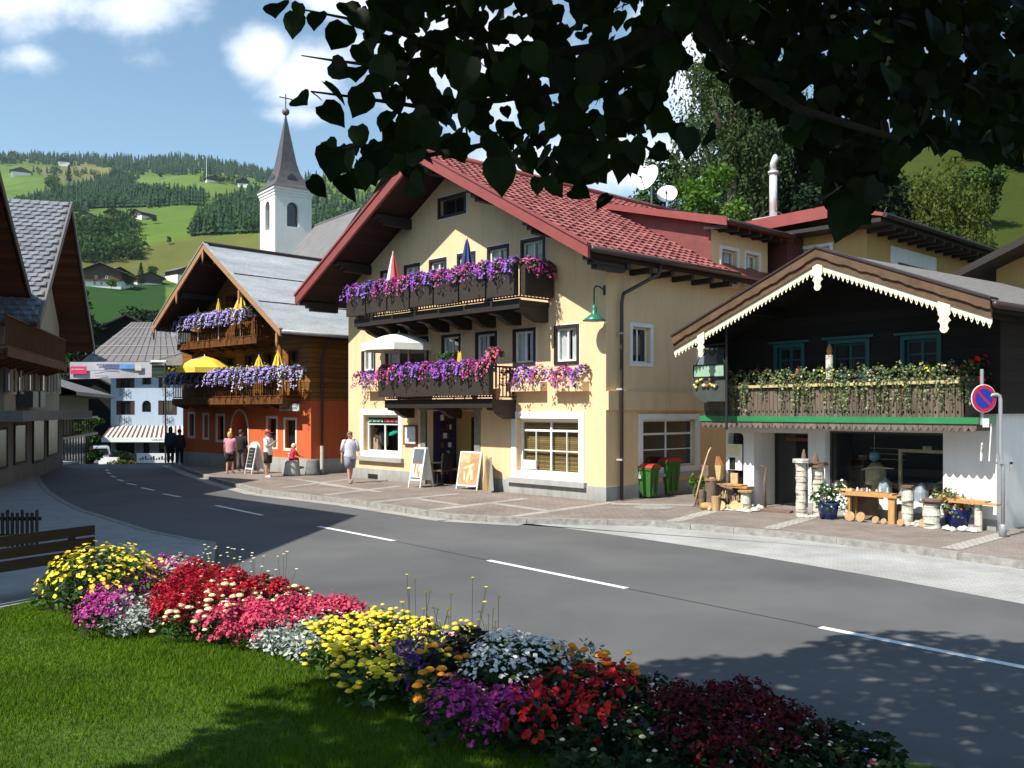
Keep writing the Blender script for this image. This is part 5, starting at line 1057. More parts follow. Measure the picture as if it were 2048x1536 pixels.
    m = MB(); z2 = EYE+(HY-188)/F*(Y+3); m.tube([(s/2,s/2,zs+.6),(s/2,s/2,z2)], .06, 6).tube([(s/2-.75,s/2,zs+.6+(z2-zs)*.55),(s/2+.75,s/2,zs+.6+(z2-zs)*.55)], .06, 6); m.build('cross', M_dkmet, sp)
    # nave: steep slate roof running back to the right
    Ri = Matrix.Translation((cx,Y,0)) @ Matrix.Rotation(rot,4,'Z'); Ri.invert(); m = MB(Ri); dn = Vector((.6,-.8,0)); dw = Vector((-.8,-.6,0)); R0 = Vector((-22.6,103.4,23.3)); R1 = R0+dn*11.6; dz = Vector((0,0,-8.6))
    m.add([R0,R1,R1+dn*3.2+dw*7+dz,R0-dn*.0+dw*7+dz,R1+dn*3.2-dw*7+dz,R0-dw*7+dz], [(0,1,2,3),(1,4,2),(0,5,4,1),(0,3,5)]); nr = m.build('nave_roof', M_nav, H); q = [R0+dw*6.2,R1+dn*2.4+dw*6.2,R1+dn*2.4-dw*6.2,R0-dw*6.2]; MB(Ri).slab([(p.x,p.y) for p in q], -2, 14.6).build('nave_wall', M_ch, H)
    MB(Ri).tube([R1+Vector((0,0,.06)),R1+dn*3.2+dw*7+dz+Vector((0,0,.06))], .12, 6).tube([R0,R1], .14, 6).build('ridge_cap', M_greymet, nr)
build_church()
# ================================================================ trees
M_bark = mplain('grey_bark', (.075,.058,.045), .95, .35, 5, .8, stretch=(3,3,.6)); M_bark2 = mplain('dark_bark', (.022,.018,.014), .95, .35, 6, .8)
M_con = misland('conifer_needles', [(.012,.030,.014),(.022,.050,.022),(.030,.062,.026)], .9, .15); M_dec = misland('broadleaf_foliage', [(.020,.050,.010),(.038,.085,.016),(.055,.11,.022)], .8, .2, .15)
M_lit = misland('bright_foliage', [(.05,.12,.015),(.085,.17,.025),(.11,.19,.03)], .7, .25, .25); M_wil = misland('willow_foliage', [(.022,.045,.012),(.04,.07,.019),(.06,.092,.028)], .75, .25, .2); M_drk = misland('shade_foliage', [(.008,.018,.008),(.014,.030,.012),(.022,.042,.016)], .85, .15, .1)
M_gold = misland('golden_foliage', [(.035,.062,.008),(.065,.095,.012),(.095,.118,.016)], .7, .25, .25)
def cards(P, size, droop=0.0, aspect=.62, rnd=None):
    """leaf-shaped quads at points P (Nx3)"""
    n = len(P); r = rnd or np.random; th = r.uniform(0, 2*pi, n); ph = r.uniform(-.9, .6, n)-droop
    d = np.stack([np.cos(th)*np.cos(ph), np.sin(th)*np.cos(ph), np.sin(ph)], 1); a = r.normal(size=(n,3)); w = np.cross(d, a); w /= np.linalg.norm(w, axis=1, keepdims=True)+1e-9
    s = (size*r.uniform(.6, 1.35, n))[:,None]; h = s*aspect*.5
    V = np.stack([P-d*s*.5, P+w*h-d*s*.05, P+d*s*.5, P-w*h-d*s*.05], 1).reshape(-1,3); return V, np.arange(4*n).reshape(n,4)
def crown_pts(n, lobes, shell=.55, rnd=None):
    r = rnd or np.random; out = []; wt = np.array([l[3]*l[4]*l[5] for l in lobes])**.7; cnt = np.maximum(1, (n*wt/wt.sum()).astype(int))
    for (x,y,z,a,b,c), k in zip(lobes, cnt):
        v = r.normal(size=(k,3)); v /= np.linalg.norm(v, axis=1, keepdims=True); rad = (shell+(1-shell)*r.uniform(0,1,k)**.6)*(1+.12*r.normal(size=k)); out.append(np.array([x,y,z])+v*rad[:,None]*np.array([a,b,c]))
    return np.concatenate(out)
def rand_lobes(n, R, h0, h1, rl, rnd, taper=.5):
    L = []
    for i in range(n):
        t = (i+.5)/n; z = h0+(h1-h0)*t; k = R*(1-taper*abs(t-.4)*1.4)*rnd.uniform(.35,.95); a = rnd.uniform(0,2*pi); L.append((k*cos(a), k*sin(a), z, rl*rnd.uniform(.7,1.25), rl*rnd.uniform(.7,1.25), rl*rnd.uniform(.55,.9)))
    return L
def tree(name, label, loc, h, R, mat, n=5000, leaf=.35, kind='broad', seed=1, group=None, trunk=True, cat='tree', h0=None):
    rnd = np.random.RandomState(seed); t = thing(name, label, cat, loc, rnd.uniform(0,6), group); h0 = h*.25 if h0 is None else h0
    if kind == 'conifer':
        z = h0*.5+(h-h0*.5)*rnd.uniform(0,1,n)**1.25; k = (1-(z-h0*.5)/(h-h0*.5)); tier = .75+.25*np.cos(z*2*pi/(h*.09)); rad = R*k**.85*tier*rnd.uniform(.35,1.02,n)+.05; a = rnd.uniform(0,2*pi,n); P = np.stack([rad*np.cos(a), rad*np.sin(a), z-rad*.25], 1); V, Fc = cards(P, leaf, .25, .5, rnd)
    elif kind == 'weep':
        L = rand_lobes(9, R*.7, h*.55, h*.93, R*.38, rnd); top = crown_pts(int(n*.35), L, .5, rnd); st = []; m = int(n*.65/26)
        for i in range(m):
            a = rnd.uniform(0,2*pi); q = R*rnd.uniform(.35,1.05); x, y = q*cos(a), q*sin(a); z0 = h*rnd.uniform(.45,.92); ln = h*rnd.uniform(.12,.32); zz = z0-np.linspace(0,ln,26); st.append(np.stack([x+rnd.normal(size=26)*.09+np.linspace(0,.3,26)*cos(a), y+rnd.normal(size=26)*.09, zz], 1))
        P = np.concatenate([top]+st); V, Fc = cards(P, leaf, .7, .42, rnd)
    else:
        L = rand_lobes(11 if kind == 'broad' else 8, R*.72, h0+R*.3, h-R*.35, R*.48, rnd); P = crown_pts(n, L, .45, rnd); V, Fc = cards(P, leaf, .1, .62, rnd)
    np_mesh('crown', V, Fc, mat, t)
    if trunk:
        m = MB(); m.tube([(0,0,-1.5),(.05,.02,h*.2),(-.08,.05,h*.45),(0,0,h*.8)], [h*.028,h*.021,h*.015,h*.004], 8)
        if kind != 'conifer':
            for i in range(5): a = i*1.3+seed; z = h*(.28+.09*i); m.tube([(0,0,z),(R*.35*cos(a),R*.35*sin(a),z+h*.09),(R*.62*cos(a),R*.62*sin(a),z+h*.17)], [h*.011,h*.008,h*.003], 6)
        m.build('trunk', M_bark, t, True)
    return t
def forest(name, label, polys, n, hgt, seed, conif=.85, ymax=2600, r=.2, ymin=60):
    """one far wood that reads as a mass: many small jagged firs and round trees standing on the slope"""
    rnd = np.random.RandomState(seed); VV = []; FF = []; MI = []; o = 0; got = 0; tries = 0
    while got < n and tries < n*12:
        tries += 1; P = polys[rnd.randint(len(polys))]; xs = [p[0] for p in P]; ys = [p[1] for p in P]; x, y = rnd.uniform(min(xs), max(xs)), rnd.uniform(min(ys), max(ys))
        if not inpoly(np.array([x]), np.array([y]), P)[0]: continue
        q = hit_terrain(x, y, ymin, ymax, 260)
        if q is None: continue
        h = hgt*rnd.uniform(.6,1.2); a0 = rnd.uniform(0,6)
        if rnd.uniform() < conif:
            R = h*r*rnd.uniform(.8,1.2); T = 4
            for t in range(T):
                zb = h*(.06+.23*t); zt = min(h, zb+h*(.42 if t < T-1 else .3)); rr = R*(1-.23*t); k = 8; vs = [(q.x,q.y,q.z+zt)]
                for j in range(k): a = a0+t+2*pi*j/k; w = rr*(1 if j % 2 else .62)*rnd.uniform(.85,1.15); vs.append((q.x+w*cos(a), q.y+w*sin(a), q.z+zb+(0 if j % 2 else h*.05)))
                VV += vs; FF += [(o, o+1+j, o+1+(j+1)%k) for j in range(k)]; o += k+1; MI += [0]*k
        else:
            R = h*.42; c = rnd.normal(size=(70,3)); c /= np.linalg.norm(c,axis=1,keepdims=True); c = c*np.array([R,R,h*.45])*rnd.uniform(.6,1.05,(70,1))+np.array([q.x,q.y,q.z+h*.5])
            for p in c:
                a = rnd.normal(size=(3,3))*h*.085; VV += [tuple(p+a[0]), tuple(p+a[1]), tuple(p+a[2])]; FF.append((o,o+1,o+2)); o += 3; MI.append(1)
        got += 1
    ob = np_mesh(name, np.array(VV), np.array(FF), [M_con, M_dec], None, MI); return tag(ob, label, kind='stuff')
forest('forest', 'dark fir forest along the skyline of the hill', [[(-30,320),(60,317),(200,321),(300,316),(400,322),(470,336),(560,352),(545,372),(470,356),(400,352),(330,352),(240,343),(190,334),(60,330),(-30,330)]], 1300, 17, 3, .97)
forest('forest', 'dark fir wood across the middle of the hillside', [[(27,418),(100,392),(166,376),(200,362),(259,374),(306,388),(345,392),(412,398),(412,413),(299,418),(186,423),(100,433),(33,436)]], 1500, 12.5, 4, .92)
forest('forest', 'tongue of firs linking the middle wood with the skyline forest', [[(195,368),(230,340),(262,346),(290,352),(262,372),(230,380)]], 170, 14, 5, .9)
forest('forest', 'dark fir wood on the slope left of the church tower', [[(382,478),(398,446),(436,416),(480,396),(516,384),(530,470),(440,476)]], 460, 13, 6, .9)
forest('forest', 'firs on the hill behind the church and the guest house', [[(598,352),(700,338),(1250,352),(1250,470),(598,470)]], 650, 17, 8, .9)
forest('wood', 'round leafy trees filling the dip below the farmhouses', [[(138,475),(160,462),(200,452),(272,452),(268,482),(240,500),(285,505),(290,522),(230,526),(170,532),(145,520)]], 150, 12, 9, .08)
forest('wood', 'hedge trees between the upper meadows', [[(60,345),(130,342),(140,352),(70,352)],[(150,352),(190,346),(196,352),(150,360)],[(400,362),(470,360),(480,372),(400,368)],[(95,372),(112,366),(118,384),(100,388)]], 70, 12, 10, .4)
def right_trees():
    def at(px, Y): x = (px-HX)/F*Y; return (x, Y, terr1(x, Y)-.3)
    def H(py, px, Y): return EYE+(HY-py)/F*Y-at(px, Y)[2]
    g = 'trees on the slope behind the houses'
    tree('weeping_birch', 'tall weeping birch with hanging strands above the red annex roof', at(1462,56), H(25,1462,56), 3.4, M_wil, 15000, .30, 'weep', 3, g)
    tree('weeping_birch', 'second weeping birch standing close behind the first, darker', at(1530,62), H(120,1530,62), 3.2, M_wil, 12000, .30, 'weep', 5, g)
    tree('broadleaf_tree', 'tall full broadleaf tree rising behind the weeping birch', at(1455,66), H(95,1455,66), 3.7, M_dec, 9000, .32, 'broad', 28, g, h0=2)
    tree('broadleaf_tree', 'leafy tree filling the gap between birch and black green firs', at(1540,68), H(150,1540,68), 3.6, M_dec, 8000, .32, 'broad', 29, g, h0=2)
    tree('broadleaf_tree', 'dark broadleaf tree beside the two satellite dishes', at(1330,66), H(290,1330,66), 3.0, M_dec, 5000, .34, 'broad', 7, g)
    tree('broadleaf_tree', 'sunlit maple in front of the weeping birch', at(1415,50), H(310,1415,50), 2.2, M_lit, 4200, .30, 'broad', 8, g)
    tree('bush', 'bright green bush just above the ridge of the annex roof', at(1462,47), H(385,1462,47), 1.7, M_lit, 3200, .22, 'bush', 9, g, cat='bush', h0=.5)
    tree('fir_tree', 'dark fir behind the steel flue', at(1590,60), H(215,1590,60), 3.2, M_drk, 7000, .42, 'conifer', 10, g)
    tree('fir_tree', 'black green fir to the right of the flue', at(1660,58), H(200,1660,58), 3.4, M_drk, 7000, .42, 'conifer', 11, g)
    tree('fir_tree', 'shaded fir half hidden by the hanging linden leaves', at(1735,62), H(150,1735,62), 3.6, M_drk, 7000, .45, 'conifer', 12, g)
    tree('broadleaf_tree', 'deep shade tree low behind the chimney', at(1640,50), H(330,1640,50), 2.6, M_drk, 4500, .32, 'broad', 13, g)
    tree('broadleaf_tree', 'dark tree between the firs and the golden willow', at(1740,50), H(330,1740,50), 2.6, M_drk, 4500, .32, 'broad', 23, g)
    tree('willow_tree', 'golden green willow on the grassy slope', at(1870,52), H(325,1870,52), 2.9, M_gold, 7500, .26, 'weep', 14, g)
    tree('bush', 'golden bush at the foot of the willow', at(1800,46), H(440,1800,46), 1.9, M_gold, 3500, .22, 'bush', 15, g, cat='bush', h0=.3)
    tree('bush', 'green bush behind the long dark eave', at(1905,44), H(480,1905,44), 1.6, M_gold, 2600, .2, 'bush', 16, g, cat='bush', h0=.3)
    tree('bush', 'low green bush on the open grass slope at the right', at(1985,50), H(470,1985,50), 1.4, M_gold, 2200, .2, 'bush', 26, g, cat='bush', h0=.2); tree('broadleaf_tree', 'dark green tree on the open slope above the golden willow', at(1950,70), H(330,1950,70), 2.6, M_dec, 4500, .3, 'broad', 27, g)
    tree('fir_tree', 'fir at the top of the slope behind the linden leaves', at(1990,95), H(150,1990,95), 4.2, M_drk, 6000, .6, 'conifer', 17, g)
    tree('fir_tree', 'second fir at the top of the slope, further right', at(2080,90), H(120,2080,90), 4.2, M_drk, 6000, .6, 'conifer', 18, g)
    # far left, near the street end
    g2 = 'trees around the hillside farms'
    tree('tall_shrub', 'tall green shrub between the grey house and the blue hotel', (-30.6,66,-1.9), 4.3, 1.25, M_dec, 3000, .22, 'bush', 19, None, cat='shrub', h0=.2)
    def farm(px, py, Y, h, R, mat, kind, label, seed, name='tree'):
        p = hit_terrain(px, py, Y*.7, Y*1.4)
        if p: tree(name, label, tuple(p), h, R, mat, 700, R*.28, kind, seed, g2)
    farm(282,570,430,10,2.8,M_con,'conifer','small fir beside the long brown barn house',31,'fir_tree'); farm(305,560,450,8,3.4,M_dec,'broad','round tree behind the long brown barn house',32); farm(250,577,425,7,3.2,M_dec,'broad','round tree in front of the grey roofed wing',33)
    farm(222,580,415,5,2.4,M_lit,'broad','light bush in front of the pale gable',34); farm(262,576,425,6,2.6,M_lit,'broad','yellowish bush between the two lower farms',35); farm(338,490,560,6,2,M_dec,'broad','lone small tree on the yellow meadow',36); farm(308,447,640,6,2.6,M_dec,'broad','tree at the right end of the crest farms',37); farm(160,452,640,8,3.5,M_dec,'broad','tree beside the leftmost crest farm',38)
    farm(138,366,1350,26,7,M_con,'conifer','tall pointed fir alone between the upper meadows',39,'fir_tree'); farm(107,386,1250,14,5,M_dec,'broad','single round tree under the upper meadows',40); farm(10,332,1700,18,7,M_dec,'broad','round tree at the left rim of the upper meadow',41); farm(320,358,1500,12,5,M_dec,'broad','small tree on the rim of the knoll',42); farm(440,398,1100,6,3,M_dec,'broad','lone bush on the knoll pasture',44)
    for px, Y, py, R, s, lab in ((172,112,610,3.0,51,'dark tree beyond the slate roof, nearest the eave'),(150,118,560,3.0,52,'dark tall tree hidden behind the slate roofed house'),(290,150,612,4.2,53,'big dark round tree in the cloud dark field'),(196,128,640,3.0,54,'dark tree above the grey hip roof')):
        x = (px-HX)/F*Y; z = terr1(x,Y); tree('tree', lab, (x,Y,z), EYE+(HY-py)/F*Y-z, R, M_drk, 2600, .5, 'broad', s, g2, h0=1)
right_trees()
# ================================================================ the linden over the viewer
MASS1 = [(760,-60),(1385,-60),(1372,110),(1340,170),(1350,230),(1385,285),(1350,320),(1290,310),(1240,355),(1150,365),(1080,345),(1010,315),(960,305),(900,315),(850,360),(780,350),(730,380),(660,380),(640,340),(690,300),(760,270),(830,235),(805,190),(765,150),(745,100),(720,40)]
MASS2 = [(1415,-60),(2110,-60),(2110,320),(1960,320),(1850,285),(1790,320),(1765,385),(1735,440),(1680,420),(1650,370),(1600,290),(1540,230),(1480,190),(1440,150),(1405,105),(1400,40)]
def linden():
    rnd = np.random.RandomState(21); base = Vector((2.3,-2.4,lawn_z(2.3,-2.4))); T = thing('linden_tree', 'big linden whose dark leafy branches hang over the top of the view', 'tree', base)
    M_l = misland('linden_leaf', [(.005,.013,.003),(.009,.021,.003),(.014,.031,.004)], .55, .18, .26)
    pos = []; size = []
    def dpt(px, py, d): v = ray(px, py); return np.array((v.x*d, d, EYE+v.z*d))
    for x,y,w in ((552,17,56),(597,22,32),(588,50,48),(632,40,44),(677,75,64),(722,41,48),(745,75,58),(680,139,48),(711,146,50),(728,112,50),(602,199,50),(634,193,26),(670,184,56),(666,229,58),(719,206,58),(771,240,50),(659,296,42),(719,274,44),(681,319,62),(636,375,46),(692,378,58),(782,326,72),(1000,352,72),(1206,403,38),(1110,372,48),(1075,372,34),(1690,440,84),(1650,395,62),(1745,385,55),(1375,285,62),(1420,270,50),(700,20,50),(770,15,60),(745,170,55),(790,200,55),(1160,385,45),(1280,300,50),(830,372,60),(760,372,52)):
        d = rnd.uniform(2.5,3.4); pos.append(dpt(x,y,d)); size.append(w*d/F)
    for P, n, d0, d1 in ((MASS1, 640, 2.6, 5.4), (MASS2, 1350, 2.9, 5.4)):
        xs = [p[0] for p in P]; ys = [p[1] for p in P]; k = 0
        while k < n:
            x, y = rnd.uniform(min(xs),max(xs)), rnd.uniform(min(ys),max(ys))
            if not inpoly(np.array([x]),np.array([y]),P)[0]: continue
            d = rnd.uniform(d0,d1); pos.append(dpt(x,y,d)); size.append(rnd.uniform(.055,.108)); k += 1
    tpl = np.array([(0,0,0),(0,.33,-.02),(0,.68,-.03),(0,1.08,-.14),(.27,-.07,.03),(.47,.13,.06),(.50,.40,.05),(.36,.70,.0),(.14,.92,-.07),(-.27,-.07,.03),(-.47,.13,.06),(-.50,.40,.05),(-.36,.70,.0),(-.14,.92,-.07)])
    tf = [(0,4,5,1),(1,5,6,2),(2,6,7,8),(2,8,3,3),(0,1,10,9),(1,2,11,10),(2,13,12,11),(2,3,13,13)]
    VV = []; FF = []; o = 0; Fq = [f for f in tf if len(set(f)) == 4]; Ft = [tuple(dict.fromkeys(f)) for f in tf if len(set(f)) == 3]; m = MB()
    for p, s in zip(pos, size):
        # leaves hang: tip points down and a little outwards, blade mostly facing the viewer or tilted
        tip = Vector((rnd.normal()*.45, rnd.normal()*.35-.1, -1+rnd.uniform(0,.7))).normalized(); nrm = Vector((rnd.normal()*.55, -1+rnd.normal()*.5, rnd.normal()*.6+.25)); sd = tip.cross(nrm).normalized(); nn = sd.cross(tip)
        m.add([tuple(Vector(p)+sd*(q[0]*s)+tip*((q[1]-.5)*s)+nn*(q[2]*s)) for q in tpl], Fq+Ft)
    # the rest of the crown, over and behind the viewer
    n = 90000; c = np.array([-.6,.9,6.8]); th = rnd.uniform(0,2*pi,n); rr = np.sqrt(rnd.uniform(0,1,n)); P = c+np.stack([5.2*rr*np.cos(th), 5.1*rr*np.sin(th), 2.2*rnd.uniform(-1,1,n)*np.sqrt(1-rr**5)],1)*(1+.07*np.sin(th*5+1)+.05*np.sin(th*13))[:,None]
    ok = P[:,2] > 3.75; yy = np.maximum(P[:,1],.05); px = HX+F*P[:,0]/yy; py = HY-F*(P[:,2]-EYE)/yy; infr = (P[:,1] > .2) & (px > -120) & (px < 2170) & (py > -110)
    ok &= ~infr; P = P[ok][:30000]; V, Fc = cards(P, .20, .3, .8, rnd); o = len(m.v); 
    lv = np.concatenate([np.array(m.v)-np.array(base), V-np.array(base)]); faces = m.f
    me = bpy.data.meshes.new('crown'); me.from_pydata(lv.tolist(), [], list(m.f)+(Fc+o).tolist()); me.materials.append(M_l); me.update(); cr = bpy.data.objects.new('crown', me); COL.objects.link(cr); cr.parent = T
    b = Vector(base); D = lambda x,y,d: Vector(dpt(x,y,d))-b
    tr = MB(); tr.tube([Vector((0,0,-.3)),Vector((-.02,.02,.5)),Vector((-.06,.05,2.0)),Vector((-.2,.25,3.4)),Vector((-.3,.4,5.2)),Vector((-.35,.3,7))], [.42,.33,.28,.25,.17,.06], 14); tr.build('trunk', M_bark2, T, True)
    def limb(pts, rs): MB().tube(pts, rs, 8).build('limb', M_bark2, T, True)
    limb([Vector((-.18,.22,3.2)),Vector((-.6,1.6,4.0)),D(1500,-90,3.3),D(1440,-15,3.3),D(1380,30,3.3),D(1345,62,3.3)], [.15,.12,.075,.062,.055,.045])
    limb([D(1350,58,3.3),D(1230,92,3.4),D(1050,112,3.4),D(900,104,3.2),D(790,62,3.0),D(700,38,2.9),D(610,20,2.9)], [.04,.022,.014,.010,.007,.005,.003])
    limb([D(1330,70,3.3),D(1190,165,3.5),D(1000,200,3.4),D(830,212,3.2),D(715,195,3.0),D(622,183,2.9)], [.035,.018,.012,.008,.005,.003])
    limb([D(1200,160,3.5),D(1020,280,3.6),D(850,312,3.3),D(730,290,3.1),D(645,305,3.0)], [.018,.012,.008,.005,.003]); limb([D(830,140,3.1),D(740,130,3.0),D(660,120,3.0),D(603,111,3.0)], [.008,.006,.004,.002])
    limb([D(1345,62,3.3),D(1320,130,3.4),D(1310,220,3.5)], [.035,.015,.006]); limb([D(1385,28,3.3),D(1470,130,3.2),D(1600,220,3.0),D(1800,280,2.8)], [.04,.025,.015,.008]); limb([Vector((-.2,.25,3.6)),Vector((1.2,.6,5)),Vector((2.8,.4,6))], [.14,.1,.04]); limb([Vector((-.2,.25,3.9)),Vector((-2.2,-.4,5.4)),Vector((-4.4,.2,6.4))], [.15,.1,.04]); limb([Vector((-.2,.2,4.2)),Vector((-1.6,1.6,5.8)),Vector((-3.2,3.2,6.6))], [.13,.09,.03])
linden()
# ================================================================ flowers: balcony planters and the bed
ORD = ['first','second','third','fourth','fifth','sixth','seventh','eighth','ninth','tenth','eleventh','twelfth']
M_leaf = misland('plant_leaves', [(.020,.055,.010),(.038,.085,.016),(.06,.12,.025)], .6, .3, .15); M_leafd = misland('dark_plant_leaves', [(.009,.022,.006),(.016,.038,.009),(.026,.054,.012)], .7, .25, .1)
M_silver = misland('silver_leaves', [(.20,.24,.20),(.32,.36,.31),(.44,.47,.42)], .8, .2); M_ivy = misland('variegated_ivy', [(.06,.11,.03),(.12,.17,.05),(.30,.34,.18),(.05,.09,.025)], .6, .3, .1)
PAL = {'violet': [(.20,.06,.50),(.30,.11,.62),(.40,.20,.70),(.26,.07,.46)], 'purple': [(.34,.06,.42),(.45,.10,.50),(.28,.05,.45),(.55,.18,.58)], 'magenta': [(.42,.035,.22),(.56,.07,.32),(.35,.03,.25),(.62,.14,.40)], 'pink': [(.60,.10,.25),(.68,.20,.36),(.50,.06,.22),(.74,.32,.45)],
 'lilac': [(.34,.24,.66),(.46,.36,.76),(.58,.50,.82),(.28,.17,.58)], 'white_lilac': [(.60,.56,.76),(.72,.70,.82),(.45,.38,.70),(.78,.77,.84)], 'yellow': [(.78,.62,.02),(.82,.70,.06),(.72,.52,.01)], 'orange': [(.80,.26,.01),(.85,.36,.02),(.72,.18,.01)], 'red': [(.42,.008,.014),(.52,.014,.02),(.30,.006,.014),(.36,.01,.05)],
 'scarlet': [(.66,.015,.012),(.75,.03,.02),(.55,.01,.02)], 'crimson': [(.085,.004,.010),(.13,.006,.013),(.06,.003,.008)], 'rose': [(.55,.045,.10),(.64,.10,.17),(.46,.03,.08)], 'white': [(.78,.78,.74),(.84,.84,.80)], 'cream': [(.80,.72,.42),(.84,.78,.55)], 'palepink': [(.68,.38,.42),(.72,.5,.5),(.6,.28,.36)], 'salvia': [(.10,.03,.24),(.15,.05,.32)], 'rust': [(.45,.10,.015),(.55,.16,.02),(.38,.07,.02)], 'plum': [(.12,.01,.05),(.18,.02,.08)]}
M_pet = {k: misland('petals_'+k, v, .65, .25, .18) for k, v in PAL.items()}
def petals(P, Nn, size, k=6, cup=.25, rnd=None):
    """small cupped flowers at P facing Nn"""
    n = len(P); r = rnd; Nn = Nn+r.normal(size=Nn.shape)*.35; Nn /= np.linalg.norm(Nn,axis=1,keepdims=True); a = np.cross(Nn, r.normal(size=(n,3))); a /= np.linalg.norm(a,axis=1,keepdims=True); b = np.cross(Nn, a); s = size*r.uniform(.65,1.25,n)
    vs = [P]; 
    for j in range(k):
        t = 2*pi*j/k; w = s*(1 if j % 2 == 0 else .8); vs.append(P+(a*cos(t)+b*sin(t))*w[:,None]+Nn*(s*cup)[:,None])
    V = np.stack(vs, 1).reshape(-1,3); base = (np.arange(n)*(k+1))[:,None]; F_ = np.concatenate([np.stack([base[:,0], base[:,0]+1+j, base[:,0]+1+(j+1)%k], 1) for j in range(k)]); return V, F_
def planter(name, label, cat, w, cols, seed, leafmat=None, nb=190, bs=.042, drop=.42, up=.22, out=.26, box=True, nl=240, trail=0, bh=.2):
    rnd = np.random.RandomState(seed); t = thing(name, label, cat)
    if box: MB().box(-w/2+.02,w/2-.02,-.11,.07,-bh,-.01).build('box', mplain('planter_box', (.03,.02,.014), .7) if 'planter_box' not in bpy.data.materials else bpy.data.materials['planter_box'], t)
    def surf(n, k=1.0):
        x = rnd.uniform(-.53,.53,n)*w; a = rnd.uniform(-.95,1.0,n); lump = .72+.28*np.cos(x/w*2*pi*2+seed)+.10*rnd.normal(size=n); th = a*pi/2     # from behind over the top and down the front
        y = -out*np.sin(th)*lump*k-.06; z = np.where(th > 0, -drop*(1-np.cos(th))*lump+up*np.cos(th)*lump*.9, up*np.cos(th)*lump)*k; Nn = np.stack([rnd.normal(size=n)*.4, -np.sin(th)-.35, np.cos(th)*.8+.15], 1); return np.stack([x,y,z],1), Nn
    P, _ = surf(nl, .88)
    if trail:
        st = []
        for i in range(trail):
            x = rnd.uniform(-.5,.5)*w; ln = rnd.uniform(.25,.72); k = int(ln*34); st.append(np.stack([x+np.cumsum(rnd.normal(size=k)*.012), -.16-rnd.uniform(0,.03)+rnd.normal(size=k)*.012, -.05-np.linspace(0,ln,k)],1))
        P = np.concatenate([P]+st)
    V, F_ = cards(P, .085 if not trail else .062, .3, .7, rnd); np_mesh('foliage', V, F_, leafmat or M_leaf, t)
    if cols:
        P, Nn = surf(nb); V, F_ = petals(P, Nn, bs, 6, .3, rnd); mi = np.repeat(0, len(F_)); zone = (np.sin(P[:,0]/w*7+seed*1.7)+rnd.normal(size=len(P))*.5) > .25; mi = np.tile(np.where(zone, min(1,len(cols)-1), 0), 6); np_mesh('blossoms', V, F_, [M_pet[c] for c in cols], t, mi)
    return t
def place_row(fr, protos, spots, labels, group):
    """spots: (proto index, local x, y, z, rotation)"""
    used = set()
    for (pi_, x, y, z, rr), lab in zip(spots, labels):
        p = protos[pi_]; L = fr.pt(x, y, z)
        if pi_ not in used: p.location = L; p.rotation_euler.z = fr.rot+rr; p['label'] = lab; p['group'] = group; used.add(pi_)
        else: dup(p, L, fr.rot+rr, lab, group)
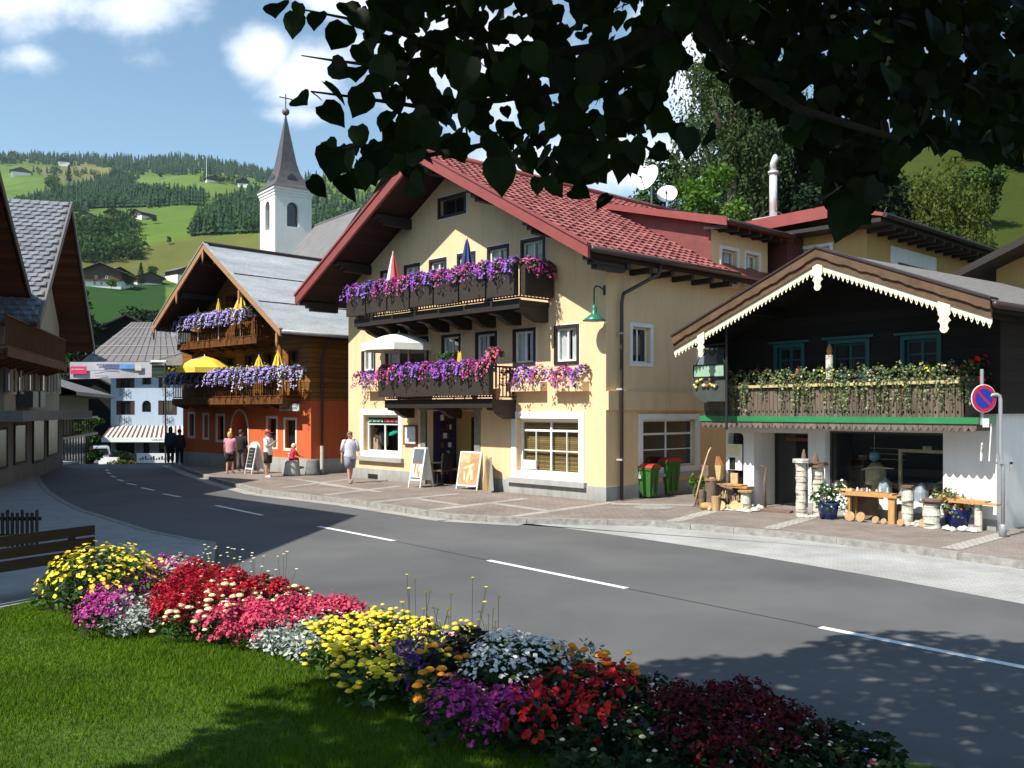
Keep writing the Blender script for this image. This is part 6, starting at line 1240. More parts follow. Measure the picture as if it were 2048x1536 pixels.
def balcony_flowers():
    # yellow house
    W1 = 1.16; mk = lambda cols, s, nm='petunia_planter', **k: planter(nm, 'x', 'planter', W1, cols, s, nb=430, bs=.034, drop=.40, up=.23, out=.27, nl=360, bh=.84, **k)
    pv, pp, pm, pk = mk(['violet','purple'],1), mk(['purple','magenta'],2), mk(['magenta','pink'],3), mk(['violet','magenta'],4); pw, px_ = planter('petunia_planter','x','planter',1.42,['violet','magenta'],6,nb=380,bs=.034,drop=.42,up=.3,out=.28,box=False), planter('petunia_planter','x','planter',1.42,['magenta','violet'],7,nb=380,bs=.034,drop=.42,up=.3,out=.28,box=False); pr = [pv,pp,pm,pk,pw,px_]; nm = ['violet','purple and magenta','magenta and pink','violet and magenta']
    x0,x1,p,zf,zt = YB1; n = 7; seq = [0,3,2,0,1,1,0]; sp = []; lb = []
    for i in range(n): x = x0-.25+(x1-x0+.3)*(i+.5)/n; sp.append((seq[i], x, -p-.14, zt+.02+(.03 if i % 2 else 0), 0)); lb.append(f'{nm[seq[i]]} petunias, {ORD[i]} from left on the yellow house upper balcony')
    sp.append((2, x1+.14, -p*.55, zt+.02, pi/2)); lb.append('magenta petunia planter on the short right return of the yellow house upper balcony')
    x0,x1,p,zf,zt = YB2; n = 5; seq = [2,0,1,0,2]
    for i in range(n): x = x0-.1+(x1-x0+.2)*(i+.5)/n; sp.append((seq[i], x, -p-.14, zt-.02, 0)); lb.append(f'{nm[seq[i]]} petunias, {ORD[i]} from left on the yellow house lower balcony')
    for px, k, lab in ((740,4,'violet magenta petunia box under the leftmost first floor window'),(1046,4,'violet and magenta petunia box on the wall just right of the lower balcony'),(1134,5,'magenta petunia box under the rightmost first floor window')):
        x, z = YF.front(px, 752 if px > 800 else 757, -.18); sp.append((k, x, -.18, z+.0, 0)); lb.append(lab)
    place_row(YF, pr, sp, lb, 'petunia planters on the yellow house')
    for o in pr: pass
    # wall boxes widened for the sills on the right: plaster fronted troughs
    for px0, px1, nm_ in ((728,758,'plaster trough below the leftmost petunia box'),(1014,1082,'plaster trough below the flowers right of the lower balcony'),(1102,1166,'plaster trough below the flowers under the rightmost window')):
        xa, z = YF.front(px0, 782, -.25); xb, _ = YF.front(px1, 782, -.25); tag(MB().box(xa,xb,-.28,-.005,z-.02,z+.24).build('trough', M_yel, None, loc=YF.o, rz=YF.rot), nm_, 'trough')
    # geranium pot on the lower balcony and green pots
    t = planter('geranium_pot','tall pink geranium in a pot on the lower balcony by the open door','potted plant',.5,['pink','rose'],11,nb=130,bs=.04,drop=.12,up=.3,out=.24,box=False); L = YF.front(992,706,-.75); t.location = YF.pt(L[0],-.75,L[1]-.12); t.rotation_euler.z = YF.rot; z = YB2[3]; MB().tube([(0,0,z-t.location.z+.36),(0,0,-.05)],.03,6).lathe([(.10,z-t.location.z+.001),(.15,z-t.location.z+.30),(.13,z-t.location.z+.31)],10).build('pot', mplain('terracotta', (.30,.10,.05), .8), t)
    t = planter('potted_plant','leafy green pot plant beside the tall window on the lower balcony','potted plant',.7,None,12,nl=200,drop=.1,up=.35,out=.2,box=True); L = YF.front(893,722,-.6); t.location = YF.pt(L[0],-.6,L[1]-.02); t.rotation_euler.z = YF.rot
    # orange house
    W2 = 1.0; a, b, c = planter('lilac_planter','x','planter',W2,['lilac','white_lilac'],21,nb=420,bs=.035,bh=.3,drop=.50,up=.24,out=.34), planter('lilac_planter','x','planter',W2,['lilac','lilac'],22,nb=420,bs=.035,bh=.3,drop=.48,up=.26,out=.36), planter('lilac_planter','x','planter',W2,['white_lilac','lilac'],23,nb=280,bs=.035,bh=.3,drop=.7,up=.30,out=.3,nl=360,trail=8)
    d = planter('green_planter','x','planter',W2,None,24,nl=380,drop=.5,up=.35,out=.3,leafmat=M_leafd); pr = [a,b,c,d]; sp = []; lb = []
    x0,x1,p,zf,zt = OB1; n = 9; seq = [0,0,1,0,1,1,2,1,1]
    for i in range(n): x = x0-.15+(x1-x0+.2)*(i+.5)/n; sp.append((seq[i],x,-p-.16,zt+.0,0)); lb.append(f'lilac flower planter, {ORD[i]} from left on the lower balcony of the orange inn')
    sp.append((2,x1+.55,-.75,zt+.02,.5)); lb.append('pale grey lilac planter at the right corner of the lower balcony of the inn')
    x0,x1,p,zf,zt = OB2; n = 7; seq = [2,0,1,0,1,1,0]
    for i in range(n): x = x0-.15+(x1-x0-.1)*(i+.5)/n; sp.append((seq[i],x,-p-.16,zt+.0,0)); lb.append(f'lilac flower planter, {ORD[i]} from left on the upper balcony of the orange inn')
    sp.append((3,x1+.1,-.8,zt+.02,.6)); lb.append('dark green planter at the right corner of the upper balcony of the inn'); place_row(OF, pr, sp, lb, 'lilac planters on the orange inn')
    e = planter('yellow_planter','x','planter',1.2,['yellow','yellow'],25,nb=150,bs=.04,drop=.15,up=.30,out=.18); sp = []; lb = []
    x0,x1,p,zf,zt = OB2
    for i, q in enumerate((.30,.62,.86)): sp.append((0, x0+(x1-x0)*q, -p+.25, zt+.12, 0)); lb.append(f'yellow flower box inside the upper balcony of the inn, {ORD[i]} from the left')
    x0,x1,p,zf,zt = OB1
    for i, q in enumerate((.02,.14,.55,.78)): sp.append((0, x0+(x1-x0)*q-.2, -p+.25, zt+.10+(.12 if i < 2 else 0), 0)); lb.append(f'yellow flower box inside the lower balcony of the inn, {ORD[i]} from the left')
    place_row(OF, [e], sp, lb, 'yellow flower boxes on the inn balconies')
    # chalet: variegated trailing plants
    x0,x1,p,zf,zt = CF.bal; kinds = [(1478,None,31,'variegated ivy trailing over the left end of the chalet balcony',26),(1535,['rust','orange'],32,'rust coloured flowers near the left end of the chalet balcony',3),(1578,['plum','rose'],33,'dark plum flowers among the chalet balcony greenery',4),(1618,['yellow','cream'],34,'yellow green leafy planter with long trailers on the chalet balcony',14),(1672,['cream','yellow'],35,'pale leafy planter just left of the wooden candle',16),(1742,['palepink','palepink'],36,'pink hydrangea on the chalet balcony in front of the window',10),(1790,None,37,'grey green trailing planter right of the pink hydrangea',18),(1848,['yellow','yellow'],38,'bright yellow bushy planter on the chalet balcony',8),(1905,['rust','cream'],39,'bronze and green planter at the right corner of the chalet balcony',14)]
    for px, cols, s, lab, tr in kinds:
        t = planter('trailing_planter', lab, 'planter', .72, cols, s, leafmat=M_ivy, nb=16, bs=.028, drop=.24, up=.32, out=.18, nl=260, trail=tr); x, _ = CF.front(px, 760, -p-.03); t.location = CF.pt(x, -p+.06, zt+.12); t.rotation_euler.z = CF.rot; t['group'] = 'trailing plants on the chalet balcony'
    t = planter('geranium_planter', 'few red geraniums in the shade at the right return of the chalet balcony', 'planter', .8, ['scarlet','red'], 40, leafmat=M_leafd, nb=24, bs=.06, drop=.2, up=.4, out=.2, nl=120); x, _ = CF.front(1945,760,-.5); t.location = CF.pt(x1+.02,-.45,zt+.1); t.rotation_euler.z = CF.rot+pi/2
balcony_flowers()
# ---------------------------------------------------------------- the flower bed
def bt(px, py, h):
    d = ray(px, py); t = 2.0
    for _ in range(420):
        if EYE+d.z*t <= lawn_z(d.x*t, d.y*t)+.06+h: break
        t += .035
    return Vector((d.x*t, d.y*t, lawn_z(d.x*t, d.y*t)+.06))
def bedplant(name, label, cat, r, h, fol, nl, ls, kind, col, nb, bs, seed, group, blur=1.0):
    rnd = np.random.RandomState(seed); t = thing(name, label, cat, group=group)
    v = rnd.normal(size=(nl,3)); v[:,2] = np.abs(v[:,2]); v /= np.linalg.norm(v,axis=1,keepdims=True); P = v*(rnd.uniform(.15,1,nl)**.5)[:,None]*np.array([r,r,h*(.34 if kind == 'umbel' and h > .5 else .92)]); V, F_ = cards(P, ls, -.3, .5, rnd); np_mesh('foliage', V, F_, fol, t)
    if nb:
        v = rnd.normal(size=(nb,3)); v[:,2] = np.abs(v[:,2])+.45; v /= np.linalg.norm(v,axis=1,keepdims=True); P = v*rnd.uniform(.86,1.06,(nb,1))*np.array([r,r,h])
        if kind == 'ball':
            m = MB()
            for p in P: s = bs*rnd.uniform(.75,1.2); m.lathe([(s*.5,-s*.35),(s*.98,-.05*s),(s*.9,s*.18),(s*.72,s*.22),(s*.62,s*.42),(s*.3,s*.42),(s*.2,s*.5),(0,s*.5)], 9, tuple(p))
            m.build('blossoms', M_pet[col], t)
        elif kind == 'spike':
            m = MB(); Q = []; 
            for p in P:
                for j in range(7): Q.append(p+np.array([rnd.normal()*.012, rnd.normal()*.012, j*.018]))
            Q = np.array(Q); V, F_ = petals(Q, np.tile([0,0,.4],(len(Q),1))+rnd.normal(size=(len(Q),3))*.7, bs, 4, .4, rnd); np_mesh('blossoms', V, F_, M_pet[col], t)
        elif kind == 'cluster':
            Q = np.repeat(P, 4, 0)+rnd.normal(size=(nb*4,3))*bs*.8; V, F_ = petals(Q, np.repeat(v,4,0), bs, 5, .35, rnd); np_mesh('blossoms', V, F_, M_pet[col], t)
        elif kind == 'umbel':      # flat heads on tall bare stems
            m = MB(); Q = []
            for p in P:
                m.tube([(p[0]*.25,p[1]*.25,h*.2),(p[0]*.8,p[1]*.8,p[2]*.8),tuple(p)], .0018, 4, 1); s = bs*rnd.uniform(.7,1.2); m.lathe([(0,-s*.3),(s*.9,0),(s*.8,s*.18),(0,s*.25)], 8, tuple(p))
            m.build('blossoms', [M_pet[col], M_leaf], t)
        else:
            V, F_ = petals(P, v*np.array([.7,.7,1.4]), bs, 8, .12, rnd); np_mesh('blossoms', V, F_, M_pet[col], t)
    return t
def build_bed():
    rg = random.Random(5); wb = lambda p: ((p.x-E0.x)*EN.x+(p.y-E0.y)*EN.y)
    def fill(poly, h, sp, kind, label, group, **k):
        """kind: tuple for bedplant; copies over the patch"""
        xs = [p[0] for p in poly]; ys = [p[1] for p in poly]; got = []; 
        for _ in range(900):
            x, y = rg.uniform(min(xs),max(xs)), rg.uniform(min(ys),max(ys))
            if not inpoly(np.array([x]),np.array([y]),poly)[0]: continue
            p = bt(x, y, h)
            if wb(p) < .32: continue
            if all((p-q).length > sp for q in got): got.append(p)
        if not got: return
        n, cat, r, fol, nl, ls, bk, col, nb, bs = kind; ps = [bedplant(n, label, cat, r, h, fol, nl, ls, bk, col, nb, bs, 100+len(n)+j*17+len(group), group) for j in range(2 if len(got) > 1 else 1)]
        for i, p in enumerate(got):
            s = rg.uniform(.82,1.18)
            if i < len(ps): ps[i].location = p; ps[i].rotation_euler.z = rg.uniform(0,6); ps[i].scale = (s,)*3
            else: dup(ps[i%len(ps)], p, rg.uniform(0,6), None, None, s)
    g = M_leaf; gd = M_leafd
    t = bedplant('yellow_bush', 'rounded bush covered with yellow daisies at the left end of the bed', 'bush', .72, .62, g, 1500, .085, 'disc', 'yellow', 420, .027, 61, None); p = bt(150,1212,0); t.location = (p.x+.15,p.y+.35,p.z)
    fill([(185,1180),(240,1140),(330,1108),(410,1100),(330,1135),(230,1205),(190,1215)], .26, .24, ('begonia_plant','plant',.19,gd,60,.07,'cluster','magenta',55,0.0134), 'pink magenta begonia along the left edge of the bed', 'pink begonias at the left of the bed')
    fill([(235,1175),(290,1140),(350,1115),(350,1150),(325,1200),(240,1220)], .24, .22, ('silver_plant','plant',.19,M_silver,190,.06,'',None,0,0), 'silver leaved plant beside the pink begonias, left in the bed', 'silver leaved plants left in the bed')
    fill([(345,1112),(470,1098),(520,1100),(450,1115),(370,1125)], .34, .26, ('pale_pink_plant','plant',.2,g,60,.06,'cluster','palepink',55,0.0134), 'pale pink flowering plant behind the red patch', 'pale pink plants at the back of the bed')
    fill([(325,1170),(350,1135),(420,1108),(520,1106),(600,1116),(652,1142),(640,1165),(540,1166),(440,1170),(380,1190),(330,1195)], .34, .21, ('red_plant','plant',.18,gd,50,.06,'cluster','red',90,0.0157), 'deep red flowering plant in the big red patch', 'deep red plants in the big patch')
    fill([(400,1082),(600,1077),(700,1086),(690,1108),(420,1108)], .62, .42, ('tall_yarrow','plant',.2,gd,30,.06,'umbel','cream',8,.020), 'tall thin yarrow with pale flat heads at the back of the bed', 'tall pale yarrow at the back of the bed')
    fill([(480,1096),(545,1092),(545,1104),(480,1106)], .42, .22, ('orange_marigold','plant',.16,g,60,.06,'ball','orange',9,.035), 'small orange marigold behind the red patch', 'orange marigolds behind the red patch')
    fill([(600,1112),(670,1104),(695,1122),(655,1140),(605,1130)], .46, .34, ('white_daisy_bush','bush',.27,g,260,.06,'disc','white',165,0.0187), 'white daisy bush at the road side of the red patch', 'white daisy bushes by the road')
    fill([(320,1200),(430,1155),(520,1160),(640,1148),(650,1180),(520,1195),(420,1222),(330,1220)], .26, .26, ('cream_marigold','plant',.18,g,90,.07,'ball','cream',7,.036), 'green plant with cream coloured heads in front of the red patch', 'cream headed plants before the red patch')
    fill([(420,1222),(520,1195),(640,1185),(760,1168),(795,1188),(700,1210),(600,1222),(500,1240),(430,1240)], .24, .22, ('rose_begonia','plant',.18,gd,50,.07,'cluster','rose',68,0.017), 'rose red begonia in the front row of the bed', 'rose red begonias in the front row')
    fill([(650,1152),(785,1168),(775,1184),(660,1174)], .28, .24, ('purple_plant','plant',.18,gd,70,.06,'cluster','salvia',51,0.0134), 'dark purple plant between the rose begonias and the road', 'dark purple plants by the road')
    fill([(510,1245),(600,1225),(645,1208),(645,1245),(610,1275),(540,1262)], .20, .20, ('silver_plant','plant',.18,M_silver,190,.055,'disc','white',10,.015), 'silver leaved plant on the lawn side of the begonias', 'silver leaved plants on the lawn side')
    fill([(620,1235),(700,1208),(800,1203),(900,1203),(1035,1236),(1035,1252),(900,1245),(872,1265),(862,1295),(790,1318),(720,1338),(690,1305),(630,1275)], .27, .235, ('yellow_marigold','plant',.2,g,110,.075,'ball','yellow',18,.034), 'yellow marigold in the big yellow patch', 'yellow marigolds in the bed')
    fill([(780,1302),(850,1268),(870,1285),(805,1325)], .30, .2, ('purple_salvia','plant',.15,gd,60,.06,'spike','salvia',9,.018), 'purple salvia spikes beside the yellow marigolds', 'purple salvias beside the marigolds')
    fill([(880,1252),(945,1242),(935,1295),(872,1296)], .36, .26, ('dark_leaved_plant','plant',.22,misland('black_leaves',[(.010,.012,.007),(.022,.022,.012)],.7,.2),170,.09,'',None,0,0), 'dark leaved plant between the yellow marigolds and white daisies', 'dark leaved plants in the middle of the bed')
    fill([(955,1270),(1010,1250),(1100,1258),(1135,1284),(1050,1312),(970,1312)], .38, .34, ('white_daisy_bush','bush',.32,gd,420,.07,'disc','white',180,0.0202), 'white daisy bush in the middle of the bed', 'white daisy bushes in the middle of the bed')
    fill([(1040,1250),(1110,1258),(1180,1275),(1160,1290),(1060,1275)], .38, .24, ('silver_plant','plant',.2,M_silver,180,.06,'',None,0,0), 'silver leaved plant behind the white daisies, by the road', 'silver leaved plants behind the daisies')
    fill([(800,1330),(830,1300),(885,1285),(920,1300),(915,1335),(850,1360)], .28, .22, ('orange_marigold','plant',.16,g,80,.075,'ball','orange',3,.046), 'orange marigold at the lawn side of the white daisies', 'orange marigolds on the lawn side')
    fill([(1095,1280),(1150,1270),(1290,1305),(1280,1318),(1180,1300),(1100,1292)], .38, .2, ('orange_marigold','plant',.16,g,80,.075,'ball','orange',5,.044), 'orange marigold at the road side of the red geraniums', 'orange marigolds on the road side')
    fill([(870,1360),(940,1342),(1035,1362),(1035,1405),(960,1415),(890,1392)], .26, .21, ('magenta_begonia','plant',.18,gd,60,.07,'cluster','magenta',43,0.0157), 'magenta begonia in the shade next to the red geraniums', 'magenta begonias in the shade')
    fill([(1030,1375),(1100,1330),(1150,1300),(1250,1320),(1240,1350),(1190,1395),(1060,1410)], .29, .25, ('red_geranium','plant',.22,gd,110,.10,'cluster','scarlet',18,0.0243), 'red geranium in the shaded part of the bed', 'red geraniums in the shade')
    fill([(1330,1362),(1450,1345),(1560,1385),(1630,1424),(1560,1455),(1440,1490),(1330,1445)], .26, .235, ('crimson_plant','plant',.2,gd,70,.07,'cluster','crimson',72,0.0157), 'dark crimson plant near the right end of the bed', 'dark crimson plants at the right end')
    for q, lab in (([(1240,1335),(1340,1322),(1430,1345),(1330,1425),(1250,1425)],'left of the crimson patch'),([(1570,1460),(1700,1440),(1790,1485),(1600,1515)],'at the right tip of the bed'),([(1080,1430),(1300,1450),(1330,1525),(1160,1495)],'in front of the red geraniums')):
        fill(q, .20, .27, ('green_plant','plant',.22,gd,150,.08,'ball','cream',2,.02), 'shaded green plant with few pale buds '+lab, 'green plants '+lab)
    fill([(800,1168),(900,1158),(990,1178),(1005,1205),(860,1200)], .72, .36, ('tall_yarrow','plant',.22,gd,26,.06,'umbel','yellow',6,.019), 'tall yellow yarrow on thin stems above the yellow marigolds', 'tall yellow yarrow by the road')
    fill([(760,1178),(880,1188),(1000,1212),(990,1222),(860,1205),(770,1192)], .30, .24, ('dry_grass_plant','plant',.17,misland('straw_leaves',[(.25,.20,.09),(.14,.15,.05)],.8,.2),110,.09,'umbel','cream',6,.012), 'straw coloured tuft along the road edge of the bed', 'straw coloured tufts by the road')
build_bed()
def ground_cover():      # low mixed greenery knitting the bed together
    rnd = np.random.RandomState(77); n = 60000; a = rnd.uniform(-5.6,3.6,n); b = rnd.uniform(5.2,13.2,n); w = (a-E0.x)*EN.x+(b-E0.y)*EN.y; ok = in_bed(a,b) & (w > .30) & (a/b < .40); a, b = a[ok], b[ok]; z = .12+.1*np.clip((a-EDGE_A.x)*EN.x+(b-EDGE_A.y)*EN.y,0,9)+.05; hh = .07+.09*(.5+.5*np.sin(a*3.1)*np.cos(b*2.7)); P = np.stack([a,b,z+hh*rnd.uniform(.1,1.3,len(a))],1)
    V, F_ = cards(P, .06, -.2, .5, rnd); tag(np_mesh('ground_cover', V, F_, M_leafd), 'low green foliage between the bedding plants', kind='stuff')
    k = rnd.choice(len(P), 1500, False); Q = P[k]+np.array([0,0,.07]); V, F_ = petals(Q, np.tile([0,-.3,1.0],(len(Q),1)), .016, 6, .2, rnd); mi = np.tile(rnd.randint(0,5,len(Q)), 6); tag(np_mesh('small_blossoms', V, F_, [M_pet[c] for c in ('white','cream','palepink','salvia','rose')], None, mi), 'tiny mixed blossoms scattered through the bed', kind='stuff')
ground_cover()
# ---------------------------------------------------------------- grass blades on the lawn
def build_grass():
    rnd = np.random.RandomState(9); n = 520000; a = rnd.uniform(-5.42,3.4,n); b = rnd.uniform(4.6,11.4,n)
    px = HX+F*a/b; zz = .12+.1*np.clip((a-EDGE_A.x)*EN.x+(b-EDGE_A.y)*EN.y, 0, 9); py = HY-F*(zz-EYE)/b; w = (a-E0.x)*EN.x+(b-E0.y)*EN.y
    ok = (px > -420) & (px < 2090) & (py < 1600) & (w > .22) & ~in_bed(a, b); a, b, zz = a[ok], b[ok], zz[ok]; n = len(a)
    patch = .5+.5*np.sin(a*2.1+np.sin(b*1.7)*1.4)*np.cos(b*1.9+a*.7); h = (.020+.022*patch)*rnd.uniform(.5,1.5,n); tall = rnd.uniform(size=n) > .994; h = np.where(tall, h*2.2, h); th = rnd.uniform(0,2*pi,n); wd = rnd.uniform(.0018,.0036,n)*(b/6); lean = h*rnd.uniform(.1,.9,n); t2 = rnd.uniform(0,2*pi,n)
    B = np.stack([a,b,zz+.002],1); s = np.stack([np.cos(th)*wd, np.sin(th)*wd, 0*wd],1); tip = B+np.stack([np.cos(t2)*lean, np.sin(t2)*lean, h],1); V = np.stack([B-s, B+s, tip],1).reshape(-1,3)
    o = np_mesh('grass', V, np.arange(3*n).reshape(n,3), misland('grass_blade', [(.046,.125,.004),(.09,.205,.005),(.13,.24,.010),(.18,.24,.045)], .8, .08, .2, grain=.42, stretch=(.22,.22,.22))); tag(o, 'short mown grass of the lawn', kind='stuff')
build_grass()
# ================================================================ people
M_skin = mplain('skin', (.50,.27,.18), .55, .08, 8); 
def mcloth(n, c): return bpy.data.materials.get('cloth_'+n) or mplain('cloth_'+n, c, .85, .12, 9, .15)
def skin_mesh(name, verts, edges, rad, mat, parent, sub=2, root=0):
    me = bpy.data.meshes.new(name); me.from_pydata(verts, edges, []); o = bpy.data.objects.new(name, me); COL.objects.link(o); o.parent = parent; me.materials.append(mat)
    mod = o.modifiers.new('skin', 'SKIN'); sv = me.skin_vertices[0].data
    for i, r in enumerate(rad): sv[i].radius = (r, r)
    for i in range(len(verts)): sv[i].use_root = (i == root)
    mod.use_smooth_shade = True; s = o.modifiers.new('subdivision', 'SUBSURF'); s.levels = sub; s.render_levels = sub; return o
def loft(rings, n=14):
    """rings: (centre, half width along w, half depth along d, w vector, d vector)"""
    m = MB(); vs = []; k = len(rings)
    for c, a, b, w, d in rings:
        for j in range(n): t = 2*pi*j/n; vs.append(tuple(Vector(c)+Vector(w)*(a*cos(t))+Vector(d)*(b*sin(t))))
    m.add(vs, [(i*n+j, i*n+(j+1)%n, (i+1)*n+(j+1)%n, (i+1)*n+j) for i in range(k-1) for j in range(n)]+[tuple(range(n-1,-1,-1)), tuple(range((k-1)*n,k*n))]); return m
def person(label, loc, rz, H=1.72, legs=((.0,.0),(.0,.0)), arms=((.05,.15,.12),(.05,.15,.12)), head=0.0, hair=(.12,.07,.035), shirt=('white',(.75,.75,.78)), pants=('dark',(.03,.03,.035)), plen='shorts', sleeve=.5, hairlen=0, shoes=(.25,.22,.2), seat=None, cap=None, lean=0.0, build=1.0):
    """faces local -y. legs: (hip swing forward, knee bend); arms: (forward, elbow bend, outward)"""
    T = thing('person', label, 'person', loc, rz); V = []; E = []; R = []
    def v(p, r, e=None):
        V.append(tuple(p)); R.append(r*H/1.75); i = len(V)-1
        if e is not None: E.append((e, i))
        return i
    hz = .52*H if seat is None else seat+.10; up = Vector((0,-sin(lean),cos(lean))); P0 = Vector((0,0,hz)); b = build
    i0 = v(P0, .125*b); i1 = v(P0+up*.10*H, .125*b, i0); i2 = v(P0+up*.21*H, .14*b, i1); nb = P0+up*.295*H; i3 = v(nb, .07, i2); i4 = v(nb+up*.035*H, .052, i3); hc = nb+up*.085*H+Vector((0,-.01,0)); hd = Matrix.Rotation(head,3,'Z')
    i5 = v(hc-up*.025*H, .078, i4); i6 = v(hc+up*.012*H, .092, i5); i7 = v(hc+up*.048*H, .066, i6); f = hd @ Vector((0,-1,0)); s_ = hd @ Vector((1,0,0)); v(hc+f*.098-up*.012*H, .014, i5); v(hc+s_*.088-up*.01*H, .016, i6); v(hc-s_*.088-up*.01*H, .016, i6)
    J = {}
    for s, (sw, kb) in zip((-1,1), legs):
        h = P0+Vector((s*.052*H,0,-.01*H)); d = Vector((0,-sin(sw),-cos(sw))); k = h+d*.235*H; d2 = Vector((0,-sin(sw-kb),-cos(sw-kb))); a = k+d2*.235*H
        q = v(h, .095*b, i0); q = v(h.lerp(k,.5), .080*b, q); q = v(k, .058, q); q = v(k.lerp(a,.4), .056, q); q = v(a, .036, q); foot = a+Vector((0,-.03,-.03*H)); q = v(foot, .038, q); v(foot+Vector((s*.02,-.14,-.006)), .032, q); J['leg',s] = (h,k,a,foot)
    for s, (fw, eb, ou) in zip((-1,1), arms):
        sh = P0+up*.265*H+Vector((s*.105*H*b,0,0)); d = Vector((s*sin(ou)*cos(fw),-sin(fw),-cos(fw)*cos(ou))).normalized(); el = sh+d*.18*H; d2 = (Matrix.Rotation(-eb,3,'X') @ d); d2 = Vector((d2.x-s*(.25 if eb < 1.4 else 1.0)*sin(eb), d2.y, d2.z)).normalized(); w = el+d2*.145*H
        q = v(sh, .048*b, i2); q = v(sh.lerp(el,.5), .048*b, q); q = v(el, .041, q); q = v(el.lerp(w,.4), .038, q); q = v(w, .026, q); pm = w+d2*.045*H; q = v(pm, .034, q); sd = d2.cross(Vector((0,1,0))).normalized() if abs(d2.y) < .95 else Vector((1,0,0)); fwd = Vector((0,-1,0))
        for kf, (o, ln) in enumerate(((-.027,.060),(-.009,.070),(.010,.066),(.027,.050))):
            k1 = pm+fwd*o+d2*(.03+ln*.5); r = v(k1, .0095, q); v(k1+d2*ln*.45+sd*(-s*.018), .0085, r)
        r = v(pm+fwd*.045+d2*.012, .011, q); v(pm+fwd*.058+d2*.048, .009, r); J['arm',s] = (sh,el,w)
    skin_mesh('body', V, E, R, M_skin, T)
    X, Y = Vector((1,0,0)), Vector((0,1,0)); k = b*H/1.75
    # shirt: torso shell plus sleeves
    m = loft([(P0-up*.055*H,.186*k,.142*k,X,Y),(P0+up*.0*H,.186*k,.142*k,X,Y),(P0+up*.06*H,.176*k,.134*k,X,Y),(P0+up*.15*H,.185*k,.135*k,X,Y),(P0+up*.22*H,.20*k,.13*k,X,Y),(P0+up*.275*H,.175*k,.10*k,X,Y),(P0+up*.305*H,.085*k,.075*k,X,Y),(P0+up*.315*H,.066*k,.066*k,X,Y)])
    for s in (-1,1):
        sh, el, w = J['arm',s]; e = sh.lerp(el, min(1,sleeve*2)); pts = [sh+Vector((-s*.075,0,.02)), sh+Vector((-s*.02,0,.012)), sh.lerp(el,.35*min(1,sleeve*2)), e]; rr = [.062*k,.074*k,.064*k,.062*k]
        if sleeve > .5: pts += [el.lerp(w,.5), w]; rr[-1] = .056; rr += [.05,.043]
        m.tube(pts, rr, 10)
    m.build('shirt', mcloth(*shirt), T, True)
    m = loft([(P0-up*.06*H+Vector((0,0,-.03)),.165*k,.125*k,X,Y),(P0-up*.02*H,.172*k,.13*k,X,Y),(P0+up*.01*H,.150*k,.112*k,X,Y)])
    for s in (-1,1):
        h, kn, a, ft = J['leg',s]
        if plen == 'shorts': pts = [h+Vector((0,0,.04)), h, h.lerp(kn,.5), h.lerp(kn,.93)]; rr = [.098*k,.112*k,.106*k,.10*k]
        else: pts = [h+Vector((0,0,.04)), h, h.lerp(kn,.5), kn, kn.lerp(a,.5), a.lerp(kn,.03)]; rr = [.098*k,.11*k,.095*k,.075*k,.07*k,.062*k]
        m.tube(pts, rr, 12)
    m.build('shorts' if plen == 'shorts' else 'trousers', mcloth(*pants), T, True)
    # hair, shoes, eyes
    c = hc+up*.022*H; m = MB(); n = 12; M = Matrix.Translation(c) @ hd.to_4x4(); m.T = M; prof = [(.0,.112),(.05,.104),(.085,.072),(.101,.02),(.100,-.03-hairlen*.5),(.088,-.06-hairlen)]
    vs = []; fs = []
    for i, (r, z) in enumerate(prof):
        for j in range(n): t = 2*pi*j/n; y = r*sin(t); zz = z if sin(t) > -.35 or z > .03 else .03+ (z-.03)*.05; vs.append((r*cos(t)*.95, y*1.06+.012, zz))
    for i in range(len(prof)-1): fs += [(i*n+j, (i+1)*n+j, (i+1)*n+(j+1)%n, i*n+(j+1)%n) for j in range(n)]
    m.add(vs, fs); m.build('hair', mplain('hair_%d' % (hash(hair) % 997), hair, .6, .25, 20), T, True)
    if cap: m = MB(M); m.lathe([(.108,.01),(.106,.06),(.075,.105),(0,.122)], 12, (0,.01,0)); m.box(-.07,.07,-.20,-.08,.012,.024); m.build('cap', mcloth(*cap), T, True)
    for s in (-1,1):
        ft = J['leg',s][3]; m = MB(); m.tube([ft+Vector((0,.06,-.004)),ft+Vector((0,0,.0)),ft+Vector((s*.012,-.09,-.008)),ft+Vector((s*.02,-.17,-.014))], [.036,.046,.046,.03], 10); m.build('shoe', mplain('shoe_%d' % int(shoes[0]*100), shoes, .6), T, True)
    m = MB(M); 
    for s in (-1,1): m.ball((s*.031,-.076,-.024), .010, 8, 5)
    m.build('eyes', M_dark, T); m = MB(M); m.box(-.018,.018,-.074,-.060,-.072,-.066); m.build('mouth', mplain('lips', (.32,.10,.08), .5), T)
    return T
